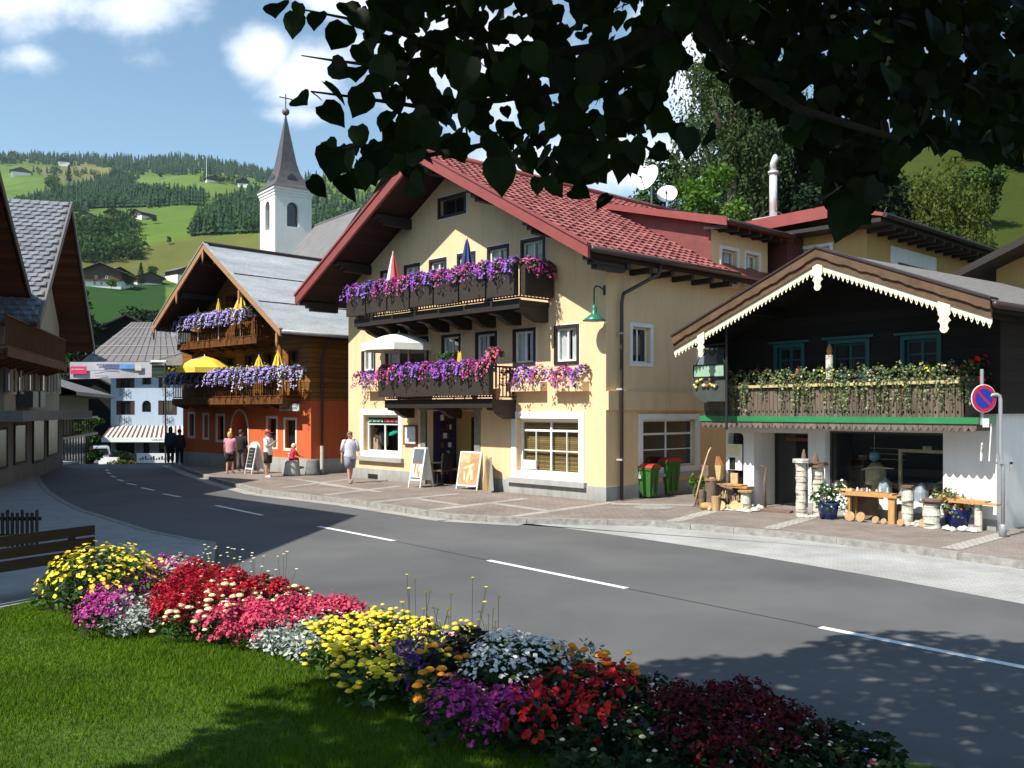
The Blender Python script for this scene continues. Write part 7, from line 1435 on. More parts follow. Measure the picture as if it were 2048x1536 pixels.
def people():
    p = gp(700,966,.12); person('man in a pale lilac polo shirt and grey shorts walking along the plaza', p, radians(28), 1.76, ((.30,.05),(-.22,.25)), ((-.12,.25,.16),(.22,.5,.15)), .5, (.16,.11,.07), ('lilac',(.62,.60,.70)), ('grey',(.22,.24,.29)), build=1.16)
    p = gp(460,947,.12); person('blonde woman in a pink top and black shorts seen from behind', p, radians(180), 1.64, ((.1,.05),(-.08,.1)), ((.1,.2,.12),(.1,.25,.12)), 0, (.55,.36,.13), ('pink',(.62,.27,.34)), ('black',(.012,.012,.014)), sleeve=.2, hairlen=.06, build=1.05)
    p = gp(482,942,.12); person('person in dark shirt and long grey trousers beside the woman in pink', p, radians(170), 1.70, ((.06,.02),(-.05,.05)), ((.1,.2,.1),(.1,.3,.1)), 0, (.04,.03,.025), ('black',(.012,.012,.014)), ('slate',(.10,.10,.105)), 'long', build=1.1)
    p = gp(536,954,.12); person('man in white shirt, brown shorts and red cap standing with folded arms', p, radians(65), 1.74, ((.02,.02),(-.06,.05)), ((.55,1.9,.1),(.5,1.9,.1)), .2, (.2,.1,.06), ('bright_white',(.80,.80,.80)), ('brown',(.05,.032,.02)), cap=('red',(.5,.06,.05)), shoes=(.7,.7,.7))
    q = gp(583,951,.12); z = .12+.56; t = person('small child in a red football shirt sitting on the pale bollard', (q.x,q.y,z-.34), radians(135), 1.12, ((1.35,1.25),(1.25,1.1)), ((.5,.7,.15),(.6,.6,.2)), -.2, (.6,.5,.32), ('jersey',(.50,.02,.06)), ('jersey_red',(.42,.02,.05)), seat=.34, lean=.25)
    # white 7 on the back of the jersey
    m = MB(); m.box(-.055,.055,.105,.112,.60,.625); m.beam((.045,.1085,.605),(-.02,.1165,.46),.008,.026); m.build('jersey_number', M_wpaint, t)
    p = gp(341,927,.12); person('long haired woman in a dark coat standing at the far corner of the inn', p, radians(200), 1.72, ((.05,.02),(-.05,.05)), ((.1,.2,.1),(.1,.3,.1)), 0, (.02,.016,.014), ('navy',(.03,.045,.09)), ('black',(.012,.012,.014)), 'long', sleeve=1, hairlen=.2)
    p = gp(359,929,.12); person('person in black walking beside the woman in the dark coat', p, radians(190), 1.62, ((.12,.05),(-.1,.1)), ((.1,.2,.1),(.1,.3,.1)), 0, (.03,.02,.016), ('wine',(.035,.012,.016)), ('black',(.012,.012,.014)), 'long', sleeve=1)
people()
# ================================================================ street furniture, parasols, shop goods
M_steel = mplain('galvanised_steel', (.42,.43,.44), .45, .12, 6, metal=.5); M_iron = mplain('wrought_iron', (.015,.015,.016), .5, .2, 8); M_birch = None
def mbirch():
    t = NT('birch_bark'); a = t.noise(t.coord((1,1,7)), 2.2, 5, .6); b = t.noise(t.coord((2,2,3)), 4, 4, .6)
    c = t.ramp(a, [(.36, (.09,.075,.06)), (.46, (.60,.56,.47)), (.75, (.74,.71,.62))]); c = t.mix(1.0, c, t.ramp(b, [(.25, (.55,)*3), (.55, (1.0,)*3)]), 'MULTIPLY'); t.col(c).set(Roughness=.85); t.bump(a, .4, .02); return t.mat
M_birch = mbirch(); M_log = mplain('split_log_wood', (.40,.26,.13), .8, .25, 6, .3, stretch=(4,4,1)); M_logd = mplain('old_log_wood', (.16,.11,.08), .9, .3, 5, .4); M_cut = mplain('sawn_wood', (.52,.37,.19), .75, .2, 7, .2); M_pl = mplain('honey_plank', (.46,.26,.09), .65, .2, 3, .15, stretch=(6,6,1))
M_blue = mplain('cobalt_glaze', (.015,.035,.22), .25, .15, 4, spec=.7); M_stn = mplain('white_field_stone', (.55,.53,.48), .9, .25, 6, .5)
def parasol_closed(name, label, loc, h, r, cols, pole=.9, group=None, tilt=0.0):
    t = thing(name, label, 'parasol', loc, 0, group); n = 16; prof = [(.35,0),(1.0,.03),(.9,.2),(.62,.5),(.32,.82),(.05,1.0)]; m = MB(); vs = []; fs = []
    for a, z in prof:
        for j in range(n): th = 2*pi*j/n; w = r*a*(1 if j % 2 else .62); vs.append((w*cos(th)+tilt*z*h, w*sin(th), pole+z*h))
    for i in range(len(prof)-1): fs += [(i*n+j, i*n+(j+1)%n, (i+1)*n+(j+1)%n, (i+1)*n+j) for j in range(n)]
    m.add(vs, fs); k = len(cols); m.m = [(j//4) % k for i in range(len(prof)-1) for j in range(n)]; m.build('canopy', cols, t)
    MB().tube([(0,0,0),(tilt*h*.0,0,pole),(tilt*h,0,pole+h+.06)], .018, 8).build('pole', M_wpaint, t); return t
def parasol_open(label, loc, R, hp, mat, mat2=None, top=.0, rot=0.0, drop=.42):
    t = thing('parasol', label, 'parasol', loc, rot); n = 8; m = MB(); vs = [(0,0,hp+drop)]
    for rr, z in ((.5,drop*.72),(1.0,.10)):
        for j in range(n): a = 2*pi*j/n; vs.append((R*rr*cos(a), R*rr*sin(a), hp+z))
    for j in range(n): a = 2*pi*j/n; vs.append((R*1.0*cos(a), R*1.0*sin(a), hp-.12))
    fs = [(0,1+j,1+(j+1)%n) for j in range(n)]+[(1+j,1+n+j,1+n+(j+1)%n,1+(j+1)%n) for j in range(n)]+[(1+n+j,1+2*n+j,1+2*n+(j+1)%n,1+n+(j+1)%n) for j in range(n)]
    m.add(vs, fs); 
    if mat2: m.m = [1 if j in (5,) else 0 for j in range(n)]+[0]*(2*n)
    m.build('canopy', [mat, mat2] if mat2 else mat, t); m = MB()
    for j in range(n): a = 2*pi*j/n; m.tube([(0,0,hp+.05),(R*.98*cos(a),R*.98*sin(a),hp+.085)], .012, 5)
    m.build('ribs', M_steel, t); MB().tube([(0,0,0),(0,0,hp+drop+.06)], .022, 8).build('pole', M_wpaint, t); return t
def parasols():
    ye = mplain('yellow_canvas', (.80,.56,.06), .7, .12, 5); rd = mplain('red_canvas', (.55,.05,.06), .7, .1, 5); wh = mplain('white_canvas', (.74,.72,.70), .7, .1, 5); bl = mplain('navy_canvas', (.025,.05,.18), .7, .15, 5); pk = mplain('pink_canvas', (.62,.20,.22), .7, .1, 5)
    def onb(fr, px, py_top, py_b, v, zf): x, zt = fr.front(px, py_top, v); _, zb = fr.front(px, py_b, v); return fr.pt(x, v, zf), zt-zf, zb-zf
    zf = YB1[3]; 
    for px, a, b, r, cols, nm, lab in ((786,506,572,.24,[rd,pk,wh,rd],'parasol','closed red and white parasol on the upper balcony of the yellow house'),(934,476,548,.24,[bl,bl,bl,bl],'parasol','closed navy blue parasol on the upper balcony of the yellow house')):
        p, zt, zb = onb(YF, px, a, b, -.85, zf); parasol_closed(nm, lab, p, zt-zb, r, cols, zb)
    p, zt, zb = onb(YF, 792, 674, 697, -.30, YB2[3]); xl, _ = YF.front(737, 690, -.30); xr, _ = YF.front(847, 690, -.30); parasol_open('open cream parasol on the lower balcony of the yellow house', YF.pt(YF.front(798,690,-.6)[0], -.6, YB2[3]), (xr-xl)*.40, zb-.02, M_white_cloth, None, drop=max(.5,zt-zb+.1))
    x, z = YF.front(921, 730, -.55); t = thing('deck_chair', 'yellow and orange deck chair cloth on the lower balcony', 'deck chair', YF.pt(x,-.6,YB2[3]), YF.rot+.3); MB().prism([(-.16,.35),(.16,.35),(.07,1.45),(-.03,1.45)], -.02, .0).build('cloth', mplain('amber_cloth', (.80,.42,.02), .7), t); MB().beam((-.2,0,0),(-.02,0,1.5),.03,.03).beam((.2,0,0),(.06,0,1.5),.03,.03).build('frame', M_pl, t)
    g = 'yellow parasols on the balconies of the inn'; zf = OB1[3]
    for px, a, b, r, lab in ((518,712,757,.32,'closed yellow parasol on the lower balcony of the inn, left of two'),(556,703,757,.34,'closed yellow parasol on the lower balcony of the inn, right of two')):
        p, zt, zb = onb(OF, px, a, b, -.7, zf); parasol_closed('parasol', lab, p, zt-zb, r, [ye], zb, g)
    zf = OB2[3]
    for px, a, b, r, cols, lab, tl in ((396,618,664,.25,[ye],'closed yellow parasol at the left of the upper balcony of the inn',0),(437,600,650,.20,[ye,mplain('orange_canvas',(.65,.18,.03),.7),ye,ye],'narrow closed yellow and orange parasol on the upper balcony of the inn',0),(481,590,640,.42,[ye],'half folded broad yellow parasol at the right of the upper balcony of the inn',.03)):
        p, zt, zb = onb(OF, px, a, b, -.8, zf); parasol_closed('parasol', lab, p, zt-zb, r, cols, max(.2,zb), g, tl)
    x, _ = OF.front(399, 740, -.9); zf = OB1[3]; _, zr = OF.front(399, 741, -.9); xa, xb = OF.front(362,741,-.9)[0], OF.front(432,741,-.9)[0]; parasol_open('open yellow parasol with a pink panel on the lower balcony of the inn', OF.pt(x+.15,-.75,zf), (xb-xa)*.40, zr-zf, ye, mplain('mauve_panel', (.45,.18,.24), .7), drop=.62)
parasols()
def street_things():
    # satellite dishes on the ridge
    def dish(px, py, w, h, yy, lab, yaw, tilt):
        d = ray(px, py); n = YF.u; p0 = YF.pt(YF.xm, 0); tt = Vector((p0.x,p0.y,0)).dot(n)/(d.x*n.x+d.y*n.y); P = Vector((d.x*tt, d.y*tt, EYE+d.z*tt)); R = h*.5*P.y/F; t = thing('satellite_dish', lab, 'satellite dish', P, 0, 'satellite dishes on the ridge')
        M = Matrix.Rotation(yaw,4,'Z') @ Matrix.Rotation(pi/2-tilt,4,'X'); m = MB(M); m.lathe([(0,.0),(R*.4,.03),(R*.75,.10),(R,.19),(R*1.02,.185),(R*.75,.085),(R*.4,.012),(0,-.02)], 24); m.build('reflector', mplain('dish_white', (.70,.71,.70), .5, .05, 3) if 'dish_white' not in bpy.data.materials else bpy.data.materials['dish_white'], t, True)
        MB(M).tube([(0,-R*.95,.15),(0,-R*.35,R*.95)], .018, 6).lathe([(.04,0),(.04,.1),(0,.11)], 8, (0,-R*.33,R*.9)).build('feed_arm', M_dkmet, t); MB().tube([(0,0,-.05),(0.05,.1,-.1),(.05,.1,YF.zr-P.z-.1)], .03, 6).build('mast', M_steel, t)
    dish(1301,359,32,54,9,'larger white satellite dish, turned half sideways, on the red roof ridge',radians(-52),radians(20)); dish(1335,393,38,40,10,'smaller white satellite dish facing the street on the red roof ridge',radians(-15),radians(25))
    # green lamp on the house corner
    for_ = 0
    x, z = YF.front(1208, 640, -.45); t = thing('wall_lamp', 'green enamel street lamp hanging at the corner of the yellow house', 'lamp', YF.pt(-.05,-.42,z), YF.rot); g = mplain('green_enamel', (.02,.16,.09), .35, .12, 4)
    MB().lathe([(.30,0),(.31,.015),(.16,.13),(.07,.20),(.075,.34),(.05,.42),(0,.44)], 20).build('shade', g, t, True); MB().lathe([(0,-.03),(.08,-.02),(.10,.02),(.10,.05)], 12).build('bulb', mplain('opal_glass', (.7,.68,.6), .3), t, True); MB().tube([(0,0,.42),(0,0,.85),(0,.06,.93),(0,.2,.93),(0,.42,.86)], .022, 8).box(-.04,.04,.40,.425,.72,.98).build('bracket', mplain('dark_green_paint', (.008,.06,.035), .4), t)
    # wheelie bins
    def bin_(lab, px0, px1, yt, yb, rz):
        p = gp((px0+px1)/2, yb, .12); k = p.y/F; w = (px1-px0)*k*.82; h = (yb-yt)*k; p = p+Vector((0,w*.35,0)); t = thing('wheelie_bin', lab, 'bin', p, rz, 'bins beside the yellow house'); gm = bpy.data.materials.get('bin_green') or mplain('bin_green', (.035,.13,.022), .45, .12, 3); rm = bpy.data.materials.get('bin_red') or mplain('bin_red', (.42,.035,.022), .45, .12, 3)
        m = MB(); a, b = w*.40, w*.5; z1 = h*.87; m.add([(-a,-a,.05),(a,-a,.05),(a,a,.05),(-a,a,.05),(-b,-b,z1),(b,-b,z1),(b,b,z1),(-b,b,z1)], [(0,3,2,1),(4,5,6,7),(0,1,5,4),(1,2,6,5),(2,3,7,6),(3,0,4,7)])
        m.box(-b-.02,b+.02,-b-.025,b+.02,z1-.07,z1-.001); m.box(-a*.55,-a*.45,-b+.0,-a+.02,.12,z1-.1); m.box(a*.45,a*.55,-b+.0,-a+.02,.12,z1-.1); m.build('body', gm, t)
        m = MB(); m.prism([(-b-.03,z1),(b+.03,z1),(b*.9,z1+.06),(b*.45,z1+h*.10),(-b*.45,z1+h*.10),(-b*.9,z1+.06)], -b-.05, b+.03); m.build('lid', rm, t)
        m = MB(); m.tube([(-b-.02,b+.05,z1-.03),(b+.02,b+.05,z1-.03)], .018, 8); m.build('handle', M_dark, t)
        for s in (-1,1): MB(Matrix.Translation((s*(a+.02),a-.02,.10)) @ Matrix.Rotation(pi/2,4,'Y')).lathe([(.03,-.03),(.10,-.03),(.10,.03),(.03,.03)], 14).build('wheel', M_dark, t)
        return t, b
    t, b = bin_('shorter green bin with red lid and a white label', 1277, 1318, 926, 997, YF.rot+pi/2+.1); MB().box(-.10,.10,-b+.02,-b+.03,.66,.80).build('label', M_wpaint, t); bin_('taller green bin with domed red lid', 1313, 1360, 913, 991, YF.rot+pi/2-.05)
    # manhole
    p = gp(1307,1015,.12); t = thing('manhole_cover', 'round rusty manhole cover with a pale rim in the pavement', 'manhole cover', p); MB().lathe([(.50,.002),(.50,.012),(.40,.014)], 30).build('rim', M_conc, t); MB().lathe([(.40,.006),(.0,.010)], 30).build('lid', mplain('rusty_iron', (.14,.095,.06), .8, .3, 14, .5), t)
    # no parking sign
    b = gp(2006,1074,.12); Y = b.y; px = lambda x, y: Vector(((x-HX)/F*Y, Y, EYE+(HY-y)/F*Y)); c = px(1967,797); t = thing('no_parking_sign', 'round blue and red no parking sign on a bent grey post', 'traffic sign', b); L = lambda p: p-b; rr = 28.2*Y/F
    MB().tube([(0,0,0),(0,0,1.35),(-.02,0,1.4),L(px(2001,905)),L(px(2001,800)),L(px(1999,792)),L(px(1994,789)),L(px(1986,790))+Vector((0,.03,0)),L(px(1968,800))+Vector((0,.06,0))], .036, 10).lathe([(.07,0),(.07,.22),(.05,.25),(.04,.25)], 12).build('post', M_steel, t, True)
    MB().tube([L(px(1967,738))+Vector((0,.06,0)),L(px(1967,850))+Vector((0,.06,0))], .032, 10).build('sleeve', M_steel, t); cc = L(c); Mx = Matrix.Translation(cc) @ Matrix.Rotation(.18,4,'Z') @ Matrix.Rotation(pi/2,4,'X'); red = mplain('sign_red', (.52,.012,.05), .4, .05, 3); blu = mplain('sign_blue', (.012,.03,.36), .4, .05, 3)
    d = MB(Mx).lathe([(0,.0),(rr,.0),(rr,.012),(rr*.97,.016),(0,.016)], 40).build('disc', M_wpaint, t); MB(Mx).lathe([(0,.017),(rr*.955,.017),(rr*.955,.019),(0,.019)], 40).build('red_ring', red, d); MB(Mx).lathe([(0,.020),(rr*.70,.020),(rr*.70,.0215),(0,.0215)], 40).build('blue_field', blu, d)
    MB(Mx @ Matrix.Rotation(-pi/4,4,'Z')).box(-rr*.74,rr*.74,-rr*.085,rr*.085,.022,.024).build('red_bar', red, d)
    pl = MB(); q = L(px(1972,842)); pl.box(q.x-.06,q.x+.06,q.y-.0,q.y+.012,q.z-.12,q.z+.05); pl.build('plate', M_wpaint, t); q = L(px(2006,930)); MB().box(q.x-.12,q.x+.16,-.05,.05,q.z+.02,q.z+.06).box(q.x+.10,q.x+.16,-.05,-.03,q.z-.12,q.z+.16).build('clamp', M_steel, t)
    # house number sign glyphs skipped: unreadable
    # gate in the passage
    a = OF.pt(.35,2.2,.0); bq = YF.pt(-YW-.1,1.2,0); f = Vector((bq.x-a.x,bq.y-a.y,0)); wd = f.length; rz = atan2(f.y,f.x); t = thing('iron_gate', 'dark green passage gate with golden spear tips and posted notices', 'gate', (a.x,a.y,.12), rz); dg = mplain('gate_green_black', (.012,.022,.020), .5, .2, 4); gd = mplain('gilding', (.65,.36,.05), .35, .1, 6, metal=.5)
    h = 2.15; m = MB(); m.box(.02,wd-.02,0,.05,.12,.9).box(.02,wd-.02,0,.05,h-.12,h-.06); 
    n = int(wd/.12)
    for i in range(n+1): x = .03+(wd-.06)*i/n; m.tube([(x,.025,.1),(x,.025,h+.25)], .012, 6)
    m.build('leaf', dg, t); m = MB()
    for i in range(n+1): x = .03+(wd-.06)*i/n; m.lathe([(.0,0),(.035,.06),(0,.18)], 8, (x,.025,h+.22+(.12 if i % 4 == 0 else 0)))
    m.build('spear_tip', gd, t); m = MB(); mats = [mplain('green_board', (.01,.10,.075), .5), M_wpaint]; m.box(wd*.35,wd*.8,-.03,-.005,1.55,2.0,0); m.box(wd*.45,wd*.78,-.03,-.005,1.15,1.40,1); m.box(wd*.55,wd*.68,-.03,-.005,.85,1.1,1); m.box(wd*.05,wd*.15,-.03,-.005,1.7,1.95,1); m.build('notice', mats, t)
    # bollards
    def bollard(lab, px, py, h, r, mat): p = gp(px,py,.12); tag(MB().lathe([(r*1.1,0),(r*1.08,.1),(r*.86,h-.05),(r*.78,h),(0,h+.015)], 20).build('bollard', mat, None, True, loc=p), lab, 'bollard')
    bollard('pale concrete bollard the child sits on', 583, 951, .56, .30, mplain('pale_concrete', (.40,.39,.36), .9, .15, 5, .3)); bollard('dark grey concrete bollard by the inn downpipe', 626, 950, .58, .27, mplain('dark_concrete', (.15,.15,.15), .9, .2, 5, .3))
    # A-boards
    def aboard(lab, px, py, w, h, rz, face, frame, feet=.12, arch=False, extra=None):
        p = gp(px,py,.12); t = thing('sandwich_board', lab, 'sandwich board', p, rz); sp = h*.22
        for s in (-1,1):
            M = Matrix.Translation((0,s*sp,0)) @ Matrix.Rotation(s*.2,4,'X'); m = MB(M); 
            if arch: P = [(-w/2,feet),(w/2,feet),(w/2,h-w*.35)]+[(w/2*cos(pi*i/10), h-w*.35+w*.35*sin(pi*i/10)) for i in range(1,10)]+[(-w/2,h-w*.35)]; m.prism(P, -.02, .02)
            else: m.box(-w/2,w/2,-.02,.02,feet,h)
            m.box(-w/2,-w/2+.035,-.019,.019,0,feet); m.box(w/2-.035,w/2,-.019,.019,0,feet); q = m.build('panel', frame, t)
            if s < 0:
                m = MB(M); m.box(-w/2+.05,w/2-.05,-.026,-.021,feet+.05,h-(.05 if not arch else w*.38)); m.build('sheet', face, q)
                if extra: extra(M, q, w, h, feet)
        return t
    def poster1(M, q, w, h, f): MB(M).box(-w/2+.06,w/2-.06,-.030,-.027,f+.1,f+(h-f)*.5).build('print', mplain('poster_white', (.75,.68,.60), .7, .1, 9), q); MB(M).box(-.10,-.04,-.034,-.031,f+.25,f+.52).box(.03,.08,-.034,-.031,f+.22,f+.5).box(-.12,.12,-.034,-.031,f+.52,f+.56).box(.1,.17,-.034,-.031,f+.12,f+.3).build('print', mplain('poster_orange', (.62,.16,.03), .7), q)
    def poster2(M, q, w, h, f):
        MB(M).box(-w/2+.06,.02,-.030,-.027,h-.36,h-.08).build('print', mplain('sand_print', (.56,.38,.20), .8, .25, 6), q); MB(M).beam((-.20,-.029,f+.55),(.20,-.029,f+.68),.006,.07).beam((-.02,-.0285,f+.12),(.07,-.0285,f+.6),.006,.10).beam((.12,-.0285,f+.5),(.18,-.0285,f+.2),.006,.09).beam((-.16,-.0285,f+.45),(-.12,-.0285,f+.18),.006,.06).build('print', mplain('pale_print', (.72,.56,.36), .8, .2, 9), q)
    def lines(M, q, w, h, f):
        m = MB(M)
        for i in range(6): m.box(-w/2+.12,w/2-.14-.05*(i%3),-.030,-.027,f+.2+i*.13,f+.215+i*.13)
        m.build('chalk_lines', mplain('chalk', (.35,.36,.36), .9), q)
    aboard('white arched menu board with black slate before the orange inn', 510, 947, .62, 1.25, OF.rot-.1, mplain('slate_black', (.018,.02,.02), .7), M_wpaint, .18, True, lines)
    aboard('narrow grey poster board left of the yellow house entrance', 842, 974, .56, 1.28, YF.rot+.1, mplain('poster_grey', (.10,.125,.15), .6), M_wpaint, .22, False, poster1)
    aboard('large board with a brown picture right of the yellow house entrance', 944, 978, .86, 1.18, YF.rot+.15, mplain('poster_brown', (.46,.26,.12), .7, .3, 5), M_wpaint, .10, False, poster2)
    p = gp(977,983,.12); t = thing('sandwich_board', 'thin board frame seen edge on, next to the large brown picture board', 'sandwich board', p, YF.rot+1.1); MB().beam((0,-.25,0),(0,-.02,.98),.03,.62).build('panel', mplain('grey_backing', (.30,.30,.28), .8), t); MB().beam((0,.30,0),(0,.0,.98),.03,.60).build('panel', M_pl, t)
    # table and chairs in the entrance
    x, _ = YF.front(872, 960, .2); t = thing('bistro_table', 'small round bistro table in the entrance of the yellow house', 'table', YF.pt(YF.front(880,955,.35)[0],.25,.12), YF.rot); MB().lathe([(.32,.70),(.33,.71),(.33,.73),(0,.735)], 20).build('tabletop', mplain('dark_tabletop', (.05,.045,.04), .25), t); MB().tube([(0,0,.02),(0,0,.70)], .03, 8).lathe([(.22,0),(.20,.02),(.04,.04)], 16).build('pedestal', M_iron, t)
    def chair(lab, px, py, rz, mat, seatm):
        p = gp(px,py,.12); t = thing('chair', lab, 'chair', p, rz, 'chairs in the entrance')
        for a in (-.19,.19):
            for b2 in (-.19,.19): MB().tube([(a,b2,0),(a,b2,.44)], .018, 6).build('leg', M_iron, t)
        MB().box(-.22,.22,-.22,.22,.44,.50).build('seat', seatm, t); MB(Matrix.Translation((0,.20,.48)) @ Matrix.Rotation(-.12,4,'X')).box(-.22,.22,-.02,.03,.0,.55).build('backrest', mat, t)
    dk = mplain('dark_upholstery', (.02,.016,.014), .7); cr = mplain('cream_upholstery', (.60,.54,.36), .8); chair('dark high backed chair at the bistro table', 885, 969, YF.rot+pi*.5+pi, dk, mplain('brown_seat', (.12,.09,.065), .7)); chair('cream upholstered chair in the entrance behind the picture board', 913, 966, YF.rot-.4, cr, mplain('tan_seat', (.33,.25,.16), .8))
    # candle of birch on the chalet balcony
    b0,b1,p,zf,zt = CF.bal; x, _ = CF.front(1659,720,-.42); _, z1 = CF.front(1659,710,-.42); _, z2 = CF.front(1659,688,-.42); t = thing('wooden_candle', 'birch log carved as a candle with a wooden flame on the chalet balcony', 'candle', CF.pt(x,-.42,zf), CF.rot); MB().tube([(0,0,0),(0,0,z1-zf)], .085, 14).build('log', M_birch, t); MB().lathe([(.0,0),(.05,.03),(.07,.09),(.05,.17),(.0,.27)], 12, (0,0,z1-zf)).build('flame', mplain('flame_wood', (.55,.20,.04), .6), t)
    # hanging trade sign in front of the chalet
    x0, z0 = CF.front(1392,754,-1.25); x1, z1 = CF.front(1451,730,-1.25); t = thing('hanging_sign', 'ironwork shop sign with a green lantern box at the left of the chalet', 'shop sign', CF.pt(x0,-1.25,0), CF.rot); W = x1-x0
    MB().box(0,W,-.07,.07,z0,z1).build('lantern', mplain('green_sign_glass', (.28,.42,.30), .35, .2, 5), t); m = MB(); ring(m, -.03, W+.03, z0-.03, z1+.03, .03, -.08, .08); m.build('frame', M_iron, t)
    m = MB(); xp = CF.front(1453,700,-1.25)[0]-x0; zt_ = CF.front(1453,690,-1.25)[1]; m.tube([(xp,0,zf-.3),(xp,0,zt_+.5)], .035, 8); zc = (z1+zt_)/2+.05
    for cx, r in ((W*.25,.12),(W*.55,.16),(W*.85,.14)):
        for s in (-1,1): m.tube([(cx+s*r*(1-k*.07)*cos(k*.62)*.8, 0, zc+.03+r*(1-k*.07)*sin(k*.62)) for k in range(12)], .011, 5)
    m.tube([(-.05,0,zt_+.02),(xp,0,zt_+.04)], .02, 6).tube([(0,0,z1+.03),(W*.3,0,zt_+.02)], .012, 5).tube([(W,0,z1+.03),(W*.7,0,zt_+.02)], .012, 5); m.build('scrollwork', M_iron, t)
    zb = CF.front(1410,803,-1.25)[1]; P = [(-.15,z0-.06),(xp,z0-.06),(xp,zb),(.25,zb),(.02,zb+.12),(-.12,zb+.32)]; MB().prism(P, -.02, .02).build('shield', mplain('grey_green_shield', (.055,.065,.055), .5, .15, 4), t)
    m = MB(); 
    for i in range(14): a = random.uniform(-.08,W*.75); m.ball((a,-.06,z0-.05-random.uniform(0,.22)), random.uniform(.025,.05), 8, 5, i % 3)
    m.build('dried_wreath', [mplain('straw_yellow', (.65,.50,.06), .7), mplain('dried_brown', (.22,.10,.05), .8), mplain('dried_cream', (.65,.58,.38), .8)], t)
    xa, za_ = CF.front(1374,733,-1.0); xb, zb_ = CF.front(1412,697,-1.0); tag(MB().box(xa-x0,xb-x0,0,.30,za_,zb_).box(xa-x0+.1,xb-x0,.02,.28,za_-.55,za_-.001).build('meter_cabinet', mplain('blue_grey_sheet', (.15,.18,.20), .5, .1, 3), None, loc=CF.pt(x0,-.6,0), rz=CF.rot), 'blue grey metal cabinet hanging behind the iron shop sign', 'cabinet')
street_things()
def shop_goods():
    fr = CF; G = lambda px, py, z=.12: gp(px, py, z); rg = random.Random(11); S = lambda px, py: gp(px,py,.12).y/F
    def log(lab, px, yb, yt, w, mat=None, top=None, nm='birch_log', cat='log', stack=1, lean=0):
        p = G(px,yb); k = p.y/F; h = (yb-yt)*k; r = w*k*.5; p = p+Vector((0,r,0)); t = thing(nm, lab, cat, p, rg.uniform(0,6)); z = 0
        for i in range(stack): hh = h/stack; rr = r*(1+rg.uniform(-.08,.08)); m = MB(); m.tube([(0,0,z),(rg.uniform(-.01,.01),0,z+hh*.5),(lean*(i+1)/stack,0,z+hh-.004)], [rr*1.04,rr*.97,rr], 16); m.build('log', mat or M_birch, t); z += hh
        if top: top(t, z, r, k)
        return t
    def slab_top(n, mat=None, R=1.6):
        def f(t, z, r, k):
            for i in range(n): a = [(r*R*rg.uniform(.8,1.15)*cos(q*pi/5), r*R*rg.uniform(.8,1.15)*sin(q*pi/5)) for q in range(10)]; MB().slab(a, z+i*.045+.001, z+i*.045+.042).build('slab', mat or M_cut, t)
        return f
    # two tall birch columns at the door
    log('tall birch column with a bark platter, left of two beside the shop door', 1606, 1034, 926, 21, None, slab_top(2,M_stn,1.5), 'birch_column','column',4,.02); log('tall birch column with stacked slabs, right of two beside the shop door', 1640, 1033, 935, 23, None, slab_top(3,M_logd,1.7), 'birch_column','column',3,-.02)
    for lab, px, yt, yb, w in (('brown wooden bird figure on the left birch column',1611,898,925,9),('stack of two small wooden blocks on the right birch column',1634,905,933,14)):
        p = G(px, 1033)+Vector((0,.12,0)); k = p.y/F; z = EYE+(HY-yb)*k+.0; h = (yb-yt)*k; tag(MB().lathe([(w*k*.5,0),(w*k*.55,h*.4),(w*k*.35,h*.75),(w*k*.1,h)], 10).build('wooden_figure', M_logd, None, True, loc=(p.x,p.y,z)), lab, 'figure')
    # left group
    def block(nm, lab, px0, px1, yt, yb, dep, mat, cat, base=None, zoff=0.0, rz=None):
        p = G((px0+px1)/2, base or yb); k = p.y/F; w = (px1-px0)*k/max(.5,cos(CF.rot)+.12); z = EYE+(HY-yb)*k if base else .12; h = (yb-yt)*k; return tag(MB().box(-w/2,w/2,0,dep,0,h).build(nm, mat, None, loc=(p.x,p.y,z), rz=CF.rot if rz is None else rz), lab, cat)
    log('grey log stump with a brick on top at the far left of the shop', 1424, 1016, 962, 22, M_logd, slab_top(1,mplain('brick_red',(.36,.15,.09),.85,.2,8,.3),1.2), 'log_stump','log'); log('pale birch stump in the left group', 1423, 1010, 955, 17, M_birch, None,'log_stump','log'); log('short grey log in the front of the left group', 1433, 1022, 993, 17, M_log, None,'log_stump','log'); log('low dark log at the left end of the shop', 1405, 1016, 980, 13, M_logd, None,'log_stump','log')
    log('birch stump carrying the plank shelf in the left group', 1494, 1017, 985, 20, M_birch, slab_top(1,M_log,1.5),'log_stump','log'); log('birch cylinder on the plank in the left group', 1481, 1003, 952, 19, M_birch, None,'log_stump','log')
    p = G(1445,1010); k = p.y/F; t = thing('plank_bench', 'yellow plank bench loaded with wooden goods, left of the shop door', 'bench', p+Vector((0,.25,0)), CF.rot); z = EYE+(HY-974)*k-.12; MB().box(-.32,.95,-.14,.16,z,z+.05).box(.1,.8,-.16,.1,z+.051,z+.09).build('plank', M_pl, t); MB().box(-.22,-.12,-.08,.08,0,z).build('leg', M_pl, t); MB().box(.75,.85,-.08,.08,0,z).build('leg', M_pl, t)
    p = G(1435,1013); tag(MB().tube([(-.45,0,.42),(-.2,-.02,.52),(.1,0,.53),(.45,.02,.46)], .035, 8).build('branch', M_logd, None, True, loc=p, rz=CF.rot), 'curved grey branch lying over the left logs', 'branch')
    p = G(1386,1014); t = tag(MB().tube([(0,0,0),(.12,0,.55),(.25,.02,1.0),(.34,0,1.32),(.38,0,1.42),(.43,.01,1.50)], [.025,.022,.026,.018,.022,.010], 7).build('stick', M_cut, None, True, loc=p+Vector((.05,.1,0)), rz=.0), 'tall crooked walking stick leaning at the left of the shop', 'stick')
